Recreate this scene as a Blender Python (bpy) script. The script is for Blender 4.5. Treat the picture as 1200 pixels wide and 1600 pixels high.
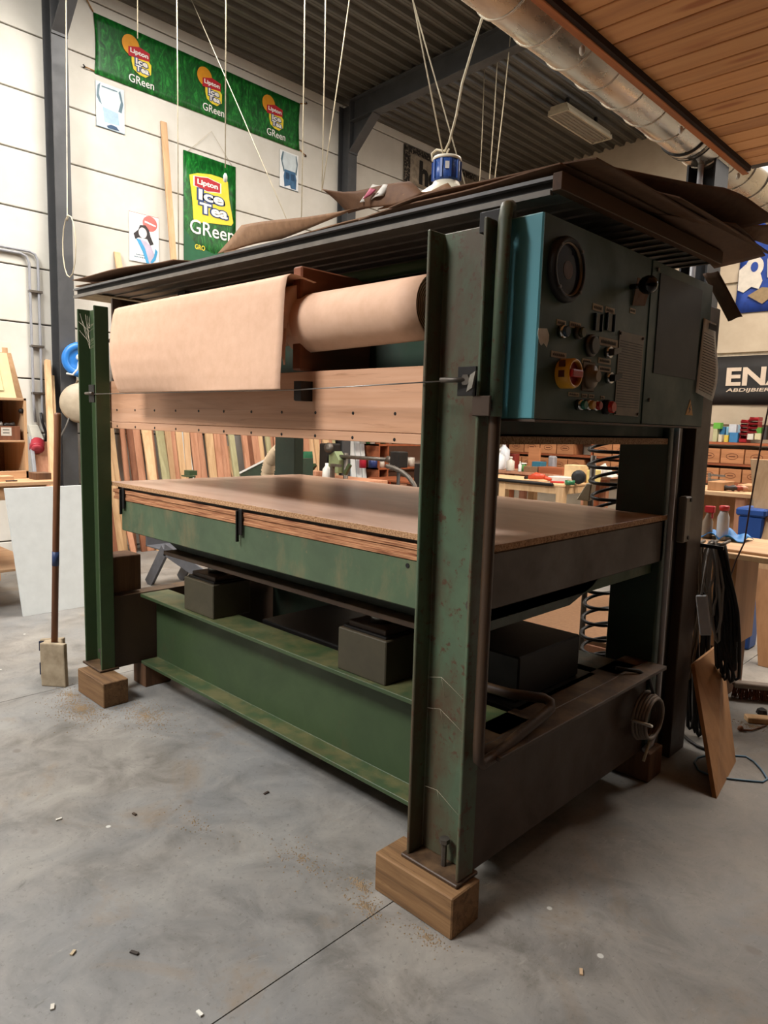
import bpy, bmesh, math, random
from mathutils import Vector, Matrix

for o in list(bpy.data.objects):
    bpy.data.objects.remove(o)
scene = bpy.context.scene
COL = scene.collection
random.seed(7)

# ------------------------------------------------------------------ camera
FPX, PITCH, ROLL, YAW = 1094.6, math.radians(7.125), math.radians(1.633), math.radians(44.03)
CAM = Vector((0.0, 0.0, 1.5))
FW = Vector((-math.sin(YAW) * math.cos(PITCH), math.cos(YAW) * math.cos(PITCH), -math.sin(PITCH)))
_r = Vector((math.cos(YAW), math.sin(YAW), 0.0))
_u = _r.cross(FW)
RT = _r * math.cos(ROLL) + _u * math.sin(ROLL)
UP = _u * math.cos(ROLL) - _r * math.sin(ROLL)
camd = bpy.data.cameras.new('camera')
camd.sensor_fit = 'HORIZONTAL'
camd.sensor_width = 36.0
camd.lens = FPX / 1200.0 * 36.0
camd.clip_start = 0.02
cam = bpy.data.objects.new('camera', camd)
COL.objects.link(cam)
cam.matrix_world = Matrix(((RT.x, UP.x, -FW.x, CAM.x), (RT.y, UP.y, -FW.y, CAM.y), (RT.z, UP.z, -FW.z, CAM.z), (0, 0, 0, 1)))
scene.camera = cam


def P(px, py, ax, v):
    """world point where the surveyed sight line meets the plane ax = v"""
    d = FW + RT * ((px - 600.0) / FPX) - UP * ((py - 800.0) / FPX)
    i = 'xyz'.index(ax)
    return CAM + d * ((v - CAM[i]) / d[i])


# ------------------------------------------------------------------ world, lights, exposure
vs = scene.view_settings
vs.view_transform = 'Standard'
vs.look = 'None'
vs.gamma = 1.0
vs.use_curve_mapping = False
vs.exposure = 0.0
world = bpy.data.worlds.new('daylight')
scene.world = world
world.use_nodes = True
world.node_tree.nodes['Background'].inputs[0].default_value = (0.80, 0.90, 1.0, 1)
world.node_tree.nodes['Background'].inputs[1].default_value = 0.6


def area(name, loc, target, sx, sy, power, color, spread=180.0):
    d = bpy.data.lights.new(name, 'AREA')
    d.shape = 'RECTANGLE'
    d.size, d.size_y = sx, sy
    d.energy = power
    d.color = color
    d.spread = math.radians(spread)
    o = bpy.data.objects.new(name, d)
    COL.objects.link(o)
    o.location = loc
    o.rotation_euler = (Vector(target) - Vector(loc)).to_track_quat('-Z', 'Y').to_euler()
    return o


# daylight through the roof lights: one over the front left of the hall, one over the rear work area, plus an added middle fill
area('front_roof_light', (-3.2, -2.7, 6.0), (-3.2, -2.2, 0.0), 1.9, 2.0, 800, (0.97, 0.985, 1.0))
area('left_roof_light', (-6.2, 0.1, 5.86), (-7.6, 1.5, 0.86), 2.2, 2.2, 330, (1.0, 0.97, 0.92), 150.0)
area('middle_fill_light', (-5.4, 3.4, 5.88), (-5.4, 3.4, 0.0), 1.7, 1.6, 250, (1.0, 0.95, 0.89))  # added above the view to brighten the rear floor, timber and wall
area('rear_roof_light', (-1.0, 7.3, 5.98), (-1.0, 7.3, 0.0), 3.2, 3.2, 900, (1.0, 0.88, 0.76))


# ------------------------------------------------------------------ materials
def lin(h):
    h = h.lstrip('#')
    out = []
    for i in (0, 2, 4):
        c = int(h[i:i + 2], 16) / 255.0
        out.append(c / 12.92 if c <= 0.04045 else ((c + 0.055) / 1.055) ** 2.4)
    return (out[0], out[1], out[2], 1.0)


class NT:
    def __init__(s, name):
        s.m = bpy.data.materials.new(name)
        s.m.use_nodes = True
        s.t = s.m.node_tree
        s.b = s.t.nodes['Principled BSDF']

    def n(s, kind, **kw):
        nd = s.t.nodes.new(kind)
        for k, v in kw.items():
            setattr(nd, k, v)
        return nd

    def l(s, a, b):
        s.t.links.new(a, b)

    def pos(s, scale=(1, 1, 1), rand=0.0):
        g = s.n('ShaderNodeNewGeometry')
        mp = s.n('ShaderNodeMapping')
        mp.inputs['Scale'].default_value = scale
        s.l(g.outputs['Position'], mp.inputs['Vector'])
        if rand:
            oi = s.n('ShaderNodeObjectInfo')
            mu = s.n('ShaderNodeMath', operation='MULTIPLY')
            mu.inputs[1].default_value = rand
            s.l(oi.outputs['Random'], mu.inputs[0])
            cb = s.n('ShaderNodeCombineXYZ')
            for i in range(3):
                s.l(mu.outputs[0], cb.inputs[i])
            s.l(cb.outputs[0], mp.inputs['Location'])
        return mp.outputs[0]

    def noise(s, vec, scale=5.0, detail=4.0, rough=0.55, dist=0.0):
        nd = s.n('ShaderNodeTexNoise')
        nd.inputs['Scale'].default_value = scale
        nd.inputs['Detail'].default_value = detail
        nd.inputs['Roughness'].default_value = rough
        nd.inputs['Distortion'].default_value = dist
        s.l(vec, nd.inputs['Vector'])
        return nd.outputs['Fac']

    def ramp(s, fac, stops):
        r = s.n('ShaderNodeValToRGB')
        e = r.color_ramp.elements
        while len(e) < len(stops):
            e.new(0.5)
        for k, (p, c) in enumerate(stops):
            e[k].position = p
            e[k].color = lin(c) if isinstance(c, str) else ((c, c, c, 1) if isinstance(c, (int, float)) else c)
        s.l(fac, r.inputs[0])
        return r.outputs[0]

    def mix(s, fac, a, b, mode='MIX'):
        x = s.n('ShaderNodeMix', data_type='RGBA', blend_type=mode)
        for sock, v in ((x.inputs[0], fac), (x.inputs[6], a), (x.inputs[7], b)):
            if hasattr(v, 'links'):
                s.l(v, sock)
            elif isinstance(v, str):
                sock.default_value = lin(v)
            else:
                sock.default_value = v
        return x.outputs[2]

    def bump(s, fac, strength=0.2, dist=0.01):
        b = s.n('ShaderNodeBump')
        b.inputs['Strength'].default_value = strength
        b.inputs['Distance'].default_value = dist
        s.l(fac, b.inputs['Height'])
        s.l(b.outputs[0], s.b.inputs['Normal'])

    def done(s, col=None, rough=0.6, metal=0.0, spec=0.5):
        if col is not None:
            if hasattr(col, 'links'):
                s.l(col, s.b.inputs['Base Color'])
            else:
                s.b.inputs['Base Color'].default_value = lin(col)
        if hasattr(rough, 'links'):
            s.l(rough, s.b.inputs['Roughness'])
        else:
            s.b.inputs['Roughness'].default_value = rough
        s.b.inputs['Metallic'].default_value = metal
        s.b.inputs['Specular IOR Level'].default_value = spec
        return s.m


_plain = {}


def plain(col, rough=0.6, metal=0.0, var=0.12, name=None, spec=0.4):
    """painted / moulded surface with a little mottling"""
    k = (col, rough, metal, name)
    if k in _plain:
        return _plain[k]
    t = NT(name or 'surface_' + col.strip('#'))
    f = t.noise(t.pos(), 14.0, 4.0)
    dark = t.n('ShaderNodeMix', data_type='RGBA', blend_type='MULTIPLY')
    r = t.ramp(f, [(0.3, 1.0 - var * 1.6), (0.7, 1.0)])
    c = t.mix(1.0, lin(col), r, 'MULTIPLY')
    m = t.done(c, rough, metal, spec)
    t.t.nodes.remove(dark)
    _plain[k] = m
    return m


def wood(name, light, mid, dark, grain='x', fine=26.0, along=1.4, rough=0.62, knots=0.0, rand=23.0, contrast=1.0, veins=0.0):
    t = NT(name)
    sc = [fine, fine, fine]
    sc['xyz'.index(grain)] = along
    v = t.pos(tuple(sc), rand)
    f = t.noise(v, 0.55, 5.0, 0.6, 0.9)
    c = t.ramp(f, [(0.28, dark), (0.5, mid), (0.72, light)])
    f2 = t.noise(v, 2.4, 3.0, 0.6)
    c = t.mix(0.35 * contrast, c, t.ramp(f2, [(0.35, mid), (0.62, light)]))
    if rand:
        oi = t.n('ShaderNodeObjectInfo')
        c = t.mix(1.0, c, t.ramp(oi.outputs['Random'], [(0.0, 0.80), (1.0, 1.0)]), 'MULTIPLY')
    if knots:
        sk = [6.5, 6.5, 6.5]
        sk['xyz'.index(grain)] = 1.5
        vo = t.n('ShaderNodeTexVoronoi')
        vo.inputs['Scale'].default_value = 1.0
        t.l(t.pos(tuple(sk), rand), vo.inputs['Vector'])
        k = t.ramp(vo.outputs['Distance'], [(knots * 0.5, 1.0), (knots, 0.0)])
        c = t.mix(k, c, dark)
    if veins:
        sv = [60.0, 60.0, 60.0]
        sv['xyz'.index(grain)] = 2.2
        vn = t.noise(t.pos(tuple(sv), rand), 0.8, 4.0, 0.65, 1.6)
        c = t.mix(t.ramp(vn, [(0.30, veins), (0.40, 0.0)]), c, dark)
    t.bump(f2, 0.12, 0.004)
    return t.done(c, rough, 0.0, 0.35)


def steel_paint(name, base, dark, rust, dust, rust_amt=0.62, dust_amt=0.55, rough=0.5, scale=3.0):
    t = NT(name)
    v = t.pos()
    big = t.noise(v, scale, 6.0, 0.62, 0.4)
    c = t.mix(t.ramp(big, [(0.35, 0.0), (0.7, 1.0)]), base, dark)
    sp = t.noise(v, 34.0, 5.0, 0.7)
    spots = t.ramp(sp, [(rust_amt, 0.0), (rust_amt + 0.07, 1.0)])
    c = t.mix(spots, c, rust)
    pt = t.noise(t.pos((1.0, 1.0, 0.45)), 4.3, 7.0, 0.7)
    c = t.mix(t.ramp(pt, [(dust_amt, 0.0), (dust_amt + 0.2, 0.75)]), c, rust)
    # saw dust settles on faces that look up
    g = t.n('ShaderNodeNewGeometry')
    sx = t.n('ShaderNodeSeparateXYZ')
    t.l(g.outputs['Normal'], sx.inputs[0])
    up = t.ramp(sx.outputs[2], [(0.55, 0.0), (0.9, 1.0)])
    dn = t.ramp(t.noise(v, 9.0, 5.0, 0.65), [(0.40, 0.0), (0.62, 0.8)])
    c = t.mix(t.mix(1.0, up, dn, 'MULTIPLY'), c, dust)
    t.bump(sp, 0.12, 0.003)
    return t.done(c, t.ramp(big, [(0.3, rough - 0.1), (0.7, rough + 0.2)]), 0.0, 0.45)


M = {}
M['green'] = steel_paint('green_machine_paint', '#3d4f2f', '#334427', '#453823', '#7d6c4c', 0.66, 0.60)
M['green_dusty'] = steel_paint('dusty_green_machine_paint', '#51624a', '#44513c', '#4d3524', '#7d6242', 0.57, 0.41)
M['green_bed'] = steel_paint('worn_green_bed_paint', '#4b5c42', '#414f39', '#7a6a4b', '#96835c', 0.66, 0.52, 0.55, 5.0)
M['green_beam'] = steel_paint('green_beam_paint', '#38492b', '#303f25', '#4f4129', '#5f5936', 0.66, 0.56)
M['green_dark'] = steel_paint('grimy_dark_green_paint', '#2c3d2e', '#253328', '#382a20', '#5d4d38', 0.62, 0.5)
M['rust_brown'] = steel_paint('brown_oxide_paint', '#43301f', '#38271a', '#543a26', '#6f5438', 0.66, 0.6)
M['ctrl_blue'] = steel_paint('blue_green_cabinet_paint', '#5f9fa6', '#5896a0', '#3f625f', '#7d8878', 0.70, 0.80, 0.42)
M['ctrl_face'] = steel_paint('shade_dark_cabinet_paint', '#32493f', '#2c4036', '#332c22', '#55523f', 0.70, 0.70, 0.5)  # panel face: cabinet colour darkened to stand in for its shade
M['olive_grime'] = steel_paint('olive_grime_paint', '#443d2b', '#383223', '#33281c', '#5d4d38', 0.66, 0.6)
M['black_paint'] = plain('#232325', 0.6, 0, 0.2, 'black_column_paint')
M['black_steel'] = plain('#24201d', 0.55, 0.3, 0.3, 'black_steel')
M['steel'] = plain('#8d8a84', 0.35, 0.9, 0.2, 'bare_steel')
M['dull_steel'] = plain('#6a6259', 0.5, 0.7, 0.3, 'dull_steel')
M['chrome'] = plain('#c8c8c8', 0.18, 1.0, 0.05, 'chrome')
M['anthracite'] = steel_paint('anthracite_column_paint', '#454545', '#3b3b3c', '#54473c', '#6a645c', 0.72, 0.7, 0.55)
M['roof_steel'] = steel_paint('galvanised_roof_sheet', '#57534a', '#47433a', '#3d352b', '#55504a', 0.70, 0.6, 0.38, 1.4)
M['laminate'] = wood('brown_board_grain', '#cfa284', '#c1906e', '#96694a', 'x', 22.0, 1.1, 0.5, 0.0, 0.0, 0.8, 0.55)
M['pine'] = wood('pine', '#dcb68d', '#cfa57a', '#ad8054', 'z')
M['pine_x'] = wood('pine_lengthwise', '#d4ad86', '#c49a72', '#9c7048', 'x')
M['pine_y'] = wood('pine_crosswise', '#d4ad86', '#c49a72', '#9c7048', 'y')
M['plank'] = wood('varnished_ceiling_pine', '#efb67c', '#e2a468', '#b06f3f', 'x', 11.0, 0.8, 0.5, 0.19, 31.0, 0.9)
M['fascia'] = wood('orange_trim_wood', '#c97a3e', '#b66a31', '#8a4a20', 'y', 20.0, 1.0, 0.5)
M['old_block'] = wood('weathered_block_wood', '#8f6d49', '#7a5939', '#3d2817', 'x', 60.0, 3.0, 0.75, 0.0, 23.0, 1.0, 0.9)
M['dark_block'] = wood('dark_block_wood', '#7b573b', '#65462f', '#3f2b1d', 'z', 30.0, 2.0, 0.75)
M['handle'] = wood('tool_handle_wood', '#8a5a3a', '#774a2e', '#56341f', 'z', 40.0, 2.0, 0.5)
M['red_shelf'] = wood('reddish_shelf_wood', '#a8623e', '#96512f', '#6f381f', 'x', 20.0, 1.0)
M['crate'] = wood('wine_crate_wood', '#c58a5e', '#b3784e', '#8c5836', 'x', 24.0, 1.0)
M['ply_board'] = wood('plywood_face', '#b98c62', '#a87b52', '#825b39', 'z', 12.0, 1.2)
M['hardwood'] = wood('dark_hardwood', '#9a6547', '#855238', '#5c3522', 'z')
M['pale_wood'] = wood('pale_board_wood', '#dcb98e', '#cfa87c', '#b08759', 'z')
M['pink_wood'] = wood('pinkish_board_wood', '#c99573', '#b98163', '#95623f', 'z')
M['green_wood'] = wood('greenish_board_wood', '#b3ad86', '#a39b72', '#7f7753', 'z')
M['divider'] = wood('red_brown_plywood', '#8e5435', '#7a4529', '#56301b', 'y', 18.0, 1.0)
M['rope'] = plain('#c9bda2', 0.9, 0, 0.2, 'rope_fibre')
M['white_plastic'] = plain('#d9d6cc', 0.45, 0, 0.08, 'white_plastic')
M['white_panel'] = plain('#cfd2cf', 0.55, 0, 0.05, 'white_melamine')
M['grey_pipe'] = plain('#97979a', 0.4, 0.1, 0.1, 'grey_conduit')
M['black_rubber'] = plain('#1d1b1a', 0.5, 0, 0.2, 'black_rubber')
M['dark_void'] = plain('#191614', 0.9, 0, 0.2, 'dark_backing')


def speckle(name, base, a, b, scale=130.0, rough=0.75):
    t = NT(name)
    v = t.pos()
    f = t.noise(v, scale, 3.0, 0.7)
    c = t.ramp(f, [(0.32, a), (0.5, base), (0.68, b)])
    return t.done(t.mix(t.ramp(t.noise(v, 2.2, 4.0), [(0.3, 0.0), (0.75, 0.35)]), c, a), rough, 0, 0.3)


M['chip_edge'] = speckle('chipboard_edge', '#b18761', '#6b4427', '#d4ac82', 150.0)


def chip_top():
    t = NT('worn_bed_top')
    v = t.pos((2.0, 9.0, 1.0))
    f = t.noise(v, 1.0, 5.0, 0.6, 0.5)
    c = t.ramp(f, [(0.3, '#bf9a82'), (0.55, '#d0ad97'), (0.75, '#dabba7')])
    st = t.noise(t.pos((1.2, 1.6, 1.0)), 1.1, 3.0, 0.5)
    c = t.mix(t.ramp(st, [(0.56, 0.0), (0.70, 0.5)]), c, '#86695a')
    return t.done(c, 0.30, 0, 0.5)


M['chip_top'] = chip_top()


def ply_edge():
    t = NT('plywood_edge')
    v = t.pos((6.0, 6.0, 260.0))
    f = t.noise(v, 1.0, 3.0, 0.7)
    c = t.ramp(f, [(0.36, '#6a3c24'), (0.5, '#a8724e'), (0.66, '#c39068')])
    return t.done(c, 0.75, 0, 0.3)


M['ply_edge'] = ply_edge()


def paper(name, base, dark, scale=22.0):
    t = NT(name)
    v = t.pos((1.0, 1.0, 1.0))
    f = t.noise(v, scale, 5.0, 0.6)
    c = t.ramp(f, [(0.3, dark), (0.7, base)])
    t.bump(t.noise(v, 9.0, 4.0), 0.25, 0.006)
    return t.done(c, 0.7, 0, 0.3)


M['kraft'] = paper('kraft_paper', '#d9b093', '#cfa587')
M['cardboard'] = paper('brown_cardboard', '#8d6a4c', '#7c5b40', 40.0)
M['cardboard_dark'] = paper('dark_cardboard', '#6f4f36', '#614430', 40.0)
M['cardboard_tan'] = paper('tan_cardboard', '#a98662', '#9b7854', 40.0)
M['white_paper'] = paper('white_paper', '#d8d2c6', '#cbc4b6', 60.0)


def concrete_floor():
    t = NT('stained_concrete_floor')
    v = t.pos()
    big = t.noise(v, 0.9, 6.0, 0.62, 0.3)
    mid = t.noise(v, 4.5, 7.0, 0.68, 0.6)
    fine = t.noise(v, 60.0, 4.0, 0.7)
    c = t.ramp(mid, [(0.30, '#5f5a52'), (0.5, '#7f7971'), (0.70, '#918b81')])
    c = t.mix(t.ramp(big, [(0.42, 0.0), (0.62, 0.45)]), c, '#6c7073')
    c = t.mix(t.ramp(t.noise(t.pos((1, 1, 1)), 1.7, 6.0, 0.7, 0.8), [(0.56, 0.0), (0.72, 0.6)]), c, '#7d684f')
    c = t.mix(t.ramp(t.noise(v, 7.0, 6.0, 0.75, 1.2), [(0.64, 0.0), (0.72, 0.6)]), c, '#55514c')
    c = t.mix(t.ramp(fine, [(0.58, 0.0), (0.72, 0.6)]), c, '#4d463f')
    scr = t.noise(t.pos((14.0, 3.0, 1.0)), 2.2, 6.0, 0.75, 2.5)
    c = t.mix(t.ramp(scr, [(0.60, 0.0), (0.68, 0.35)]), c, '#9a968c')
    vo = t.n('ShaderNodeTexVoronoi')
    vo.inputs['Scale'].default_value = 4.2
    t.l(v, vo.inputs['Vector'])
    c = t.mix(t.ramp(vo.outputs['Distance'], [(0.035, 0.85), (0.045, 0.0)]), c, '#c9c6bc')
    vo2 = t.n('ShaderNodeTexVoronoi')
    vo2.inputs['Scale'].default_value = 3.1
    t.l(t.pos((1, 1.4, 1)), vo2.inputs['Vector'])
    c = t.mix(t.ramp(vo2.outputs['Distance'], [(0.05, 0.7), (0.09, 0.0)]), c, '#6a6058')
    t.bump(mid, 0.15, 0.006)
    return t.done(c, t.ramp(mid, [(0.3, 0.45), (0.7, 0.68)]), 0, 0.4)


M['floor'] = concrete_floor()


def wall_panel(name, a, b, c_):
    t = NT(name)
    v = t.pos()
    f = t.noise(v, 2.0, 6.0, 0.6)
    c = t.ramp(f, [(0.3, a), (0.55, b), (0.75, c_)])
    c = t.mix(t.ramp(t.noise(v, 40.0, 3.0, 0.7), [(0.70, 0.0), (0.76, 0.5)]), c, '#7d7468')
    oi = t.n('ShaderNodeObjectInfo')
    c = t.mix(1.0, c, t.ramp(oi.outputs['Random'], [(0.0, 0.93), (1.0, 1.0)]), 'MULTIPLY')
    t.bump(t.noise(v, 90.0, 3.0), 0.1, 0.002)
    return t.done(c, 0.85, 0, 0.2)


M['wall_white'] = wall_panel('off_white_wall_panel', '#c4bfb3', '#ceC9be', '#d5d1c7')
M['wall_beige'] = wall_panel('beige_wall_panel', '#a99a84', '#b5a690', '#bfb19b')


def duct_mat():
    t = NT('galvanised_duct')
    v = t.pos((3.0, 1.0, 3.0))
    f = t.noise(v, 3.0, 5.0, 0.6)
    c = t.ramp(f, [(0.3, '#b3ada0'), (0.7, '#d6d0c3')])
    return t.done(c, t.ramp(f, [(0.3, 0.2), (0.7, 0.34)]), 0.9, 0.5)


M['duct'] = duct_mat()


def leaf_print():
    t = NT('green_leaf_print')
    v = t.pos((1.0, 9.0, 4.0))
    f = t.noise(v, 1.3, 6.0, 0.7, 2.2)
    c = t.ramp(f, [(0.35, '#06350f'), (0.52, '#0d5a1c'), (0.68, '#2a8a33'), (0.8, '#5aa95a')])
    return t.done(c, 0.45, 0, 0.4)


M['leaf'] = leaf_print()


# ------------------------------------------------------------------ mesh building
class G:
    def __init__(s):
        s.v, s.f, s.sm = [], [], []

    def add(s, vs_, fs, smooth=False):
        b = len(s.v)
        s.v += [Vector(q) for q in vs_]
        for f in fs:
            s.f.append(tuple(i + b for i in f))
            s.sm.append(smooth)
        return s

    def box(s, x0, x1, y0, y1, z0, z1):
        q = [(x0, y0, z0), (x1, y0, z0), (x1, y1, z0), (x0, y1, z0), (x0, y0, z1), (x1, y0, z1), (x1, y1, z1), (x0, y1, z1)]
        return s.add(q, [(0, 3, 2, 1), (4, 5, 6, 7), (0, 1, 5, 4), (1, 2, 6, 5), (2, 3, 7, 6), (3, 0, 4, 7)])

    def hexa(s, bottom, top):
        return s.add(list(bottom) + list(top), [(0, 3, 2, 1), (4, 5, 6, 7), (0, 1, 5, 4), (1, 2, 6, 5), (2, 3, 7, 6), (3, 0, 4, 7)])

    def bar(s, a, b, w, t, side=(0, 0, 1)):
        """straight bar from a to b: w wide along the in-plane direction, t thick along side"""
        a, b = Vector(a), Vector(b)
        d = (b - a).normalized()
        n = Vector(side)
        n = (n - d * n.dot(d)).normalized()
        w_ = d.cross(n) * (w / 2)
        n = n * (t / 2)
        return s.hexa([a - w_ - n, a + w_ - n, a + w_ + n, a - w_ + n], [b - w_ - n, b + w_ - n, b + w_ + n, b - w_ + n])

    def prism(s, poly, ax, a, b):
        """polygon (in the two other axes, cyclic order) swept along ax"""
        i = 'xyz'.index(ax)

        def mk(p, h):
            q = [p[0], p[1]]
            q.insert(i, h)
            return tuple(q)
        n = len(poly)
        q = [mk(p, a) for p in poly] + [mk(p, b) for p in poly]
        fs = [tuple(range(n))[::-1], tuple(range(n, 2 * n))]
        fs += [(k, (k + 1) % n, n + (k + 1) % n, n + k) for k in range(n)]
        return s.add(q, fs)

    def tube(s, pts, r, n=8, closed=False):
        pts = [Vector(p) for p in pts]
        m = len(pts)
        rr = r if isinstance(r, (list, tuple)) else [r] * m
        d0 = (pts[1] - pts[0]).normalized()
        ref = Vector((0, 0, 1)) if abs(d0.z) < 0.9 else Vector((1, 0, 0))
        nx = d0.cross(ref).normalized()
        ring = []
        for k in range(m):
            if closed:
                d = pts[(k + 1) % m] - pts[k - 1]
            else:
                d = pts[min(k + 1, m - 1)] - pts[max(k - 1, 0)]
            d.normalize()
            nx = (nx - d * nx.dot(d)).normalized()
            ny = d.cross(nx)
            ring.append([pts[k] + (nx * math.cos(2 * math.pi * j / n) + ny * math.sin(2 * math.pi * j / n)) * rr[k] for j in range(n)])
        q = [p for rg in ring for p in rg]
        fs = []
        for k in range(m if closed else m - 1):
            k2 = (k + 1) % m
            for j in range(n):
                fs.append((k * n + j, k * n + (j + 1) % n, k2 * n + (j + 1) % n, k2 * n + j))
        s.add(q, fs, True)
        if not closed:
            b = len(s.v) - len(q)
            s.f.append(tuple(b + j for j in range(n))[::-1])
            s.f.append(tuple(b + (m - 1) * n + j for j in range(n)))
            s.sm += [False, False]
        return s

    def lathe(s, prof, c, axis=(0, 0, 1), n=20, smooth=True, cap=True):
        """prof: list of (radius, height along axis) starting at c"""
        a = Vector(axis).normalized()
        ref = Vector((0, 0, 1)) if abs(a.z) < 0.9 else Vector((1, 0, 0))
        e1 = a.cross(ref).normalized()
        e2 = a.cross(e1)
        c = Vector(c)
        q = []
        for (r, h) in prof:
            for j in range(n):
                t = 2 * math.pi * j / n
                q.append(c + a * h + (e1 * math.cos(t) + e2 * math.sin(t)) * max(r, 1e-5))
        fs = []
        for k in range(len(prof) - 1):
            for j in range(n):
                fs.append((k * n + j, k * n + (j + 1) % n, (k + 1) * n + (j + 1) % n, (k + 1) * n + j))
        s.add(q, fs, smooth)
        b = len(s.v) - len(q)
        if cap and prof[0][0] > 1e-4:
            s.f.append(tuple(b + j for j in range(n))[::-1])
            s.sm.append(False)
        if cap and prof[-1][0] > 1e-4:
            s.f.append(tuple(b + (len(prof) - 1) * n + j for j in range(n)))
            s.sm.append(False)
        return s

    def sheet(s, fn, nu, nv, th):
        """thin curved sheet: fn(u, v) -> point, u, v in 0..1, given a real thickness"""
        pts = [[Vector(fn(i / nu, j / nv)) for j in range(nv + 1)] for i in range(nu + 1)]
        nrm = []
        for i in range(nu + 1):
            row = []
            for j in range(nv + 1):
                du = pts[min(i + 1, nu)][j] - pts[max(i - 1, 0)][j]
                dv = pts[i][min(j + 1, nv)] - pts[i][max(j - 1, 0)]
                k = du.cross(dv)
                row.append(k.normalized() if k.length > 1e-12 else Vector((0, 0, 1)))
            nrm.append(row)
        W = nv + 1
        top = [pts[i][j] + nrm[i][j] * th / 2 for i in range(nu + 1) for j in range(W)]
        bot = [pts[i][j] - nrm[i][j] * th / 2 for i in range(nu + 1) for j in range(W)]
        o = len(top)
        fs, fe = [], []
        for i in range(nu):
            for j in range(nv):
                a, b, c, d = i * W + j, (i + 1) * W + j, (i + 1) * W + j + 1, i * W + j + 1
                fs.append((a, b, c, d))
                fs.append((o + d, o + c, o + b, o + a))
        for i in range(nu):
            for j in (0, nv):
                a, b = i * W + j, (i + 1) * W + j
                fe.append((a, o + a, o + b, b) if j == 0 else (b, o + b, o + a, a))
        for j in range(nv):
            for i in (0, nu):
                a, b = i * W + j, i * W + j + 1
                fe.append((b, o + b, o + a, a) if i == 0 else (a, o + a, o + b, b))
        base = len(s.v)
        s.add(top + bot, fs, True)
        for f in fe:
            s.f.append(tuple(k + base for k in f))
            s.sm.append(False)
        return s


def wpos(o):
    return Vector(o.get('_w', (0, 0, 0)))


def obj(name, g, mat, parent=None, bevel=0.0, seg=1, origin=None):
    xs = [v.x for v in g.v]
    ys = [v.y for v in g.v]
    zs = [v.z for v in g.v]
    o0 = Vector(origin) if origin else Vector(((min(xs) + max(xs)) / 2, (min(ys) + max(ys)) / 2, min(zs)))
    me = bpy.data.meshes.new(name)
    me.from_pydata([tuple(v - o0) for v in g.v], [], g.f)
    me.polygons.foreach_set('use_smooth', g.sm)
    bm = bmesh.new()
    bm.from_mesh(me)
    bmesh.ops.recalc_face_normals(bm, faces=bm.faces)
    if bevel > 0:
        bmesh.ops.bevel(bm, geom=list(bm.edges), offset=bevel, segments=seg, affect='EDGES', profile=0.6)
    bm.to_mesh(me)
    bm.free()
    me.materials.append(mat)
    o = bpy.data.objects.new(name, me)
    COL.objects.link(o)
    POSN[o.name] = o0
    if parent is not None:
        o.parent = parent
        o.location = o0 - POSN[parent.name]
    else:
        o.location = o0
    return o


POSN = {}


def tag(o, label, cat, group=None):
    o['label'] = label
    o['category'] = cat
    if group:
        o['group'] = group
    return o


def thing(name, label, cat, loc, group=None):
    o = bpy.data.objects.new(name, None)
    o.empty_display_size = 0.1
    COL.objects.link(o)
    o.location = loc
    POSN[o.name] = Vector(loc)
    return tag(o, label, cat, group)


def struct(o):
    o['kind'] = 'structure'
    return o


def dup_part(src, parent, loc):
    c = src.copy()
    COL.objects.link(c)
    c.parent = parent
    POSN[c.name] = Vector(loc)
    c.location = Vector(loc) - (POSN[parent.name] if parent else Vector((0, 0, 0)))
    return c


def label_part(o, s):
    o['label'] = s
    return o


def text_mesh(name, body, o0, u, v, mat, parent, width=None, height=None, bold=0.0, depth=0.0015, shear=0.0, center=False, fit=None):
    """lettering as thin raised geometry; o0 = lower left, u / v = reading and up directions"""
    cu = bpy.data.curves.new(name, 'FONT')
    cu.body = body
    cu.size = 1.0
    cu.offset = bold
    cu.shear = shear
    cu.resolution_u = 3
    tmp = bpy.data.objects.new(name, cu)
    COL.objects.link(tmp)
    me0 = bpy.data.meshes.new_from_object(tmp)
    pts = [p.co.copy() for p in me0.vertices]
    fs = [tuple(p.vertices) for p in me0.polygons]
    bpy.data.objects.remove(tmp)
    bpy.data.curves.remove(cu)
    bpy.data.meshes.remove(me0)
    x0, x1 = min(p.x for p in pts), max(p.x for p in pts)
    y0, y1 = min(p.y for p in pts), max(p.y for p in pts)
    if fit is not None:
        m_ = bold - fit
        x0, x1, y0, y1 = x0 + m_, x1 - m_, y0 + m_, y1 - m_
    sx = width / (x1 - x0) if width else None
    sy = height / (y1 - y0) if height else None
    sx = sx or sy
    sy = sy or sx
    u, v = Vector(u), Vector(v)
    n = u.cross(v).normalized()
    o0 = Vector(o0)
    if center:
        o0 = o0 - u * (x1 - x0) * sx / 2 - v * (y1 - y0) * sy / 2
    g = G()
    g.add([o0 + u * ((p.x - x0) * sx) + v * ((p.y - y0) * sy) + n * depth for p in pts], fs)
    return obj(name, g, mat, parent)


def flat_poly(pts2, o0, u, v, n_off, th=0.0008):
    """thin printed patch, polygon in (u, v) metres"""
    u, v, o0 = Vector(u), Vector(v), Vector(o0)
    n = u.cross(v).normalized()
    a = [o0 + u * p[0] + v * p[1] + n * n_off for p in pts2]
    b = [q + n * th for q in a]
    k = len(a)
    g = G()
    g.add(a + b, [tuple(range(k))[::-1], tuple(range(k, 2 * k))] + [(i, (i + 1) % k, k + (i + 1) % k, k + i) for i in range(k)])
    return g


def ellipse(cx, cy, rx, ry, n=20):
    return [(cx + rx * math.cos(2 * math.pi * i / n), cy + ry * math.sin(2 * math.pi * i / n)) for i in range(n)]


def rect(x0, y0, x1, y1):
    return [(x0, y0), (x1, y0), (x1, y1), (x0, y1)]


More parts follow.
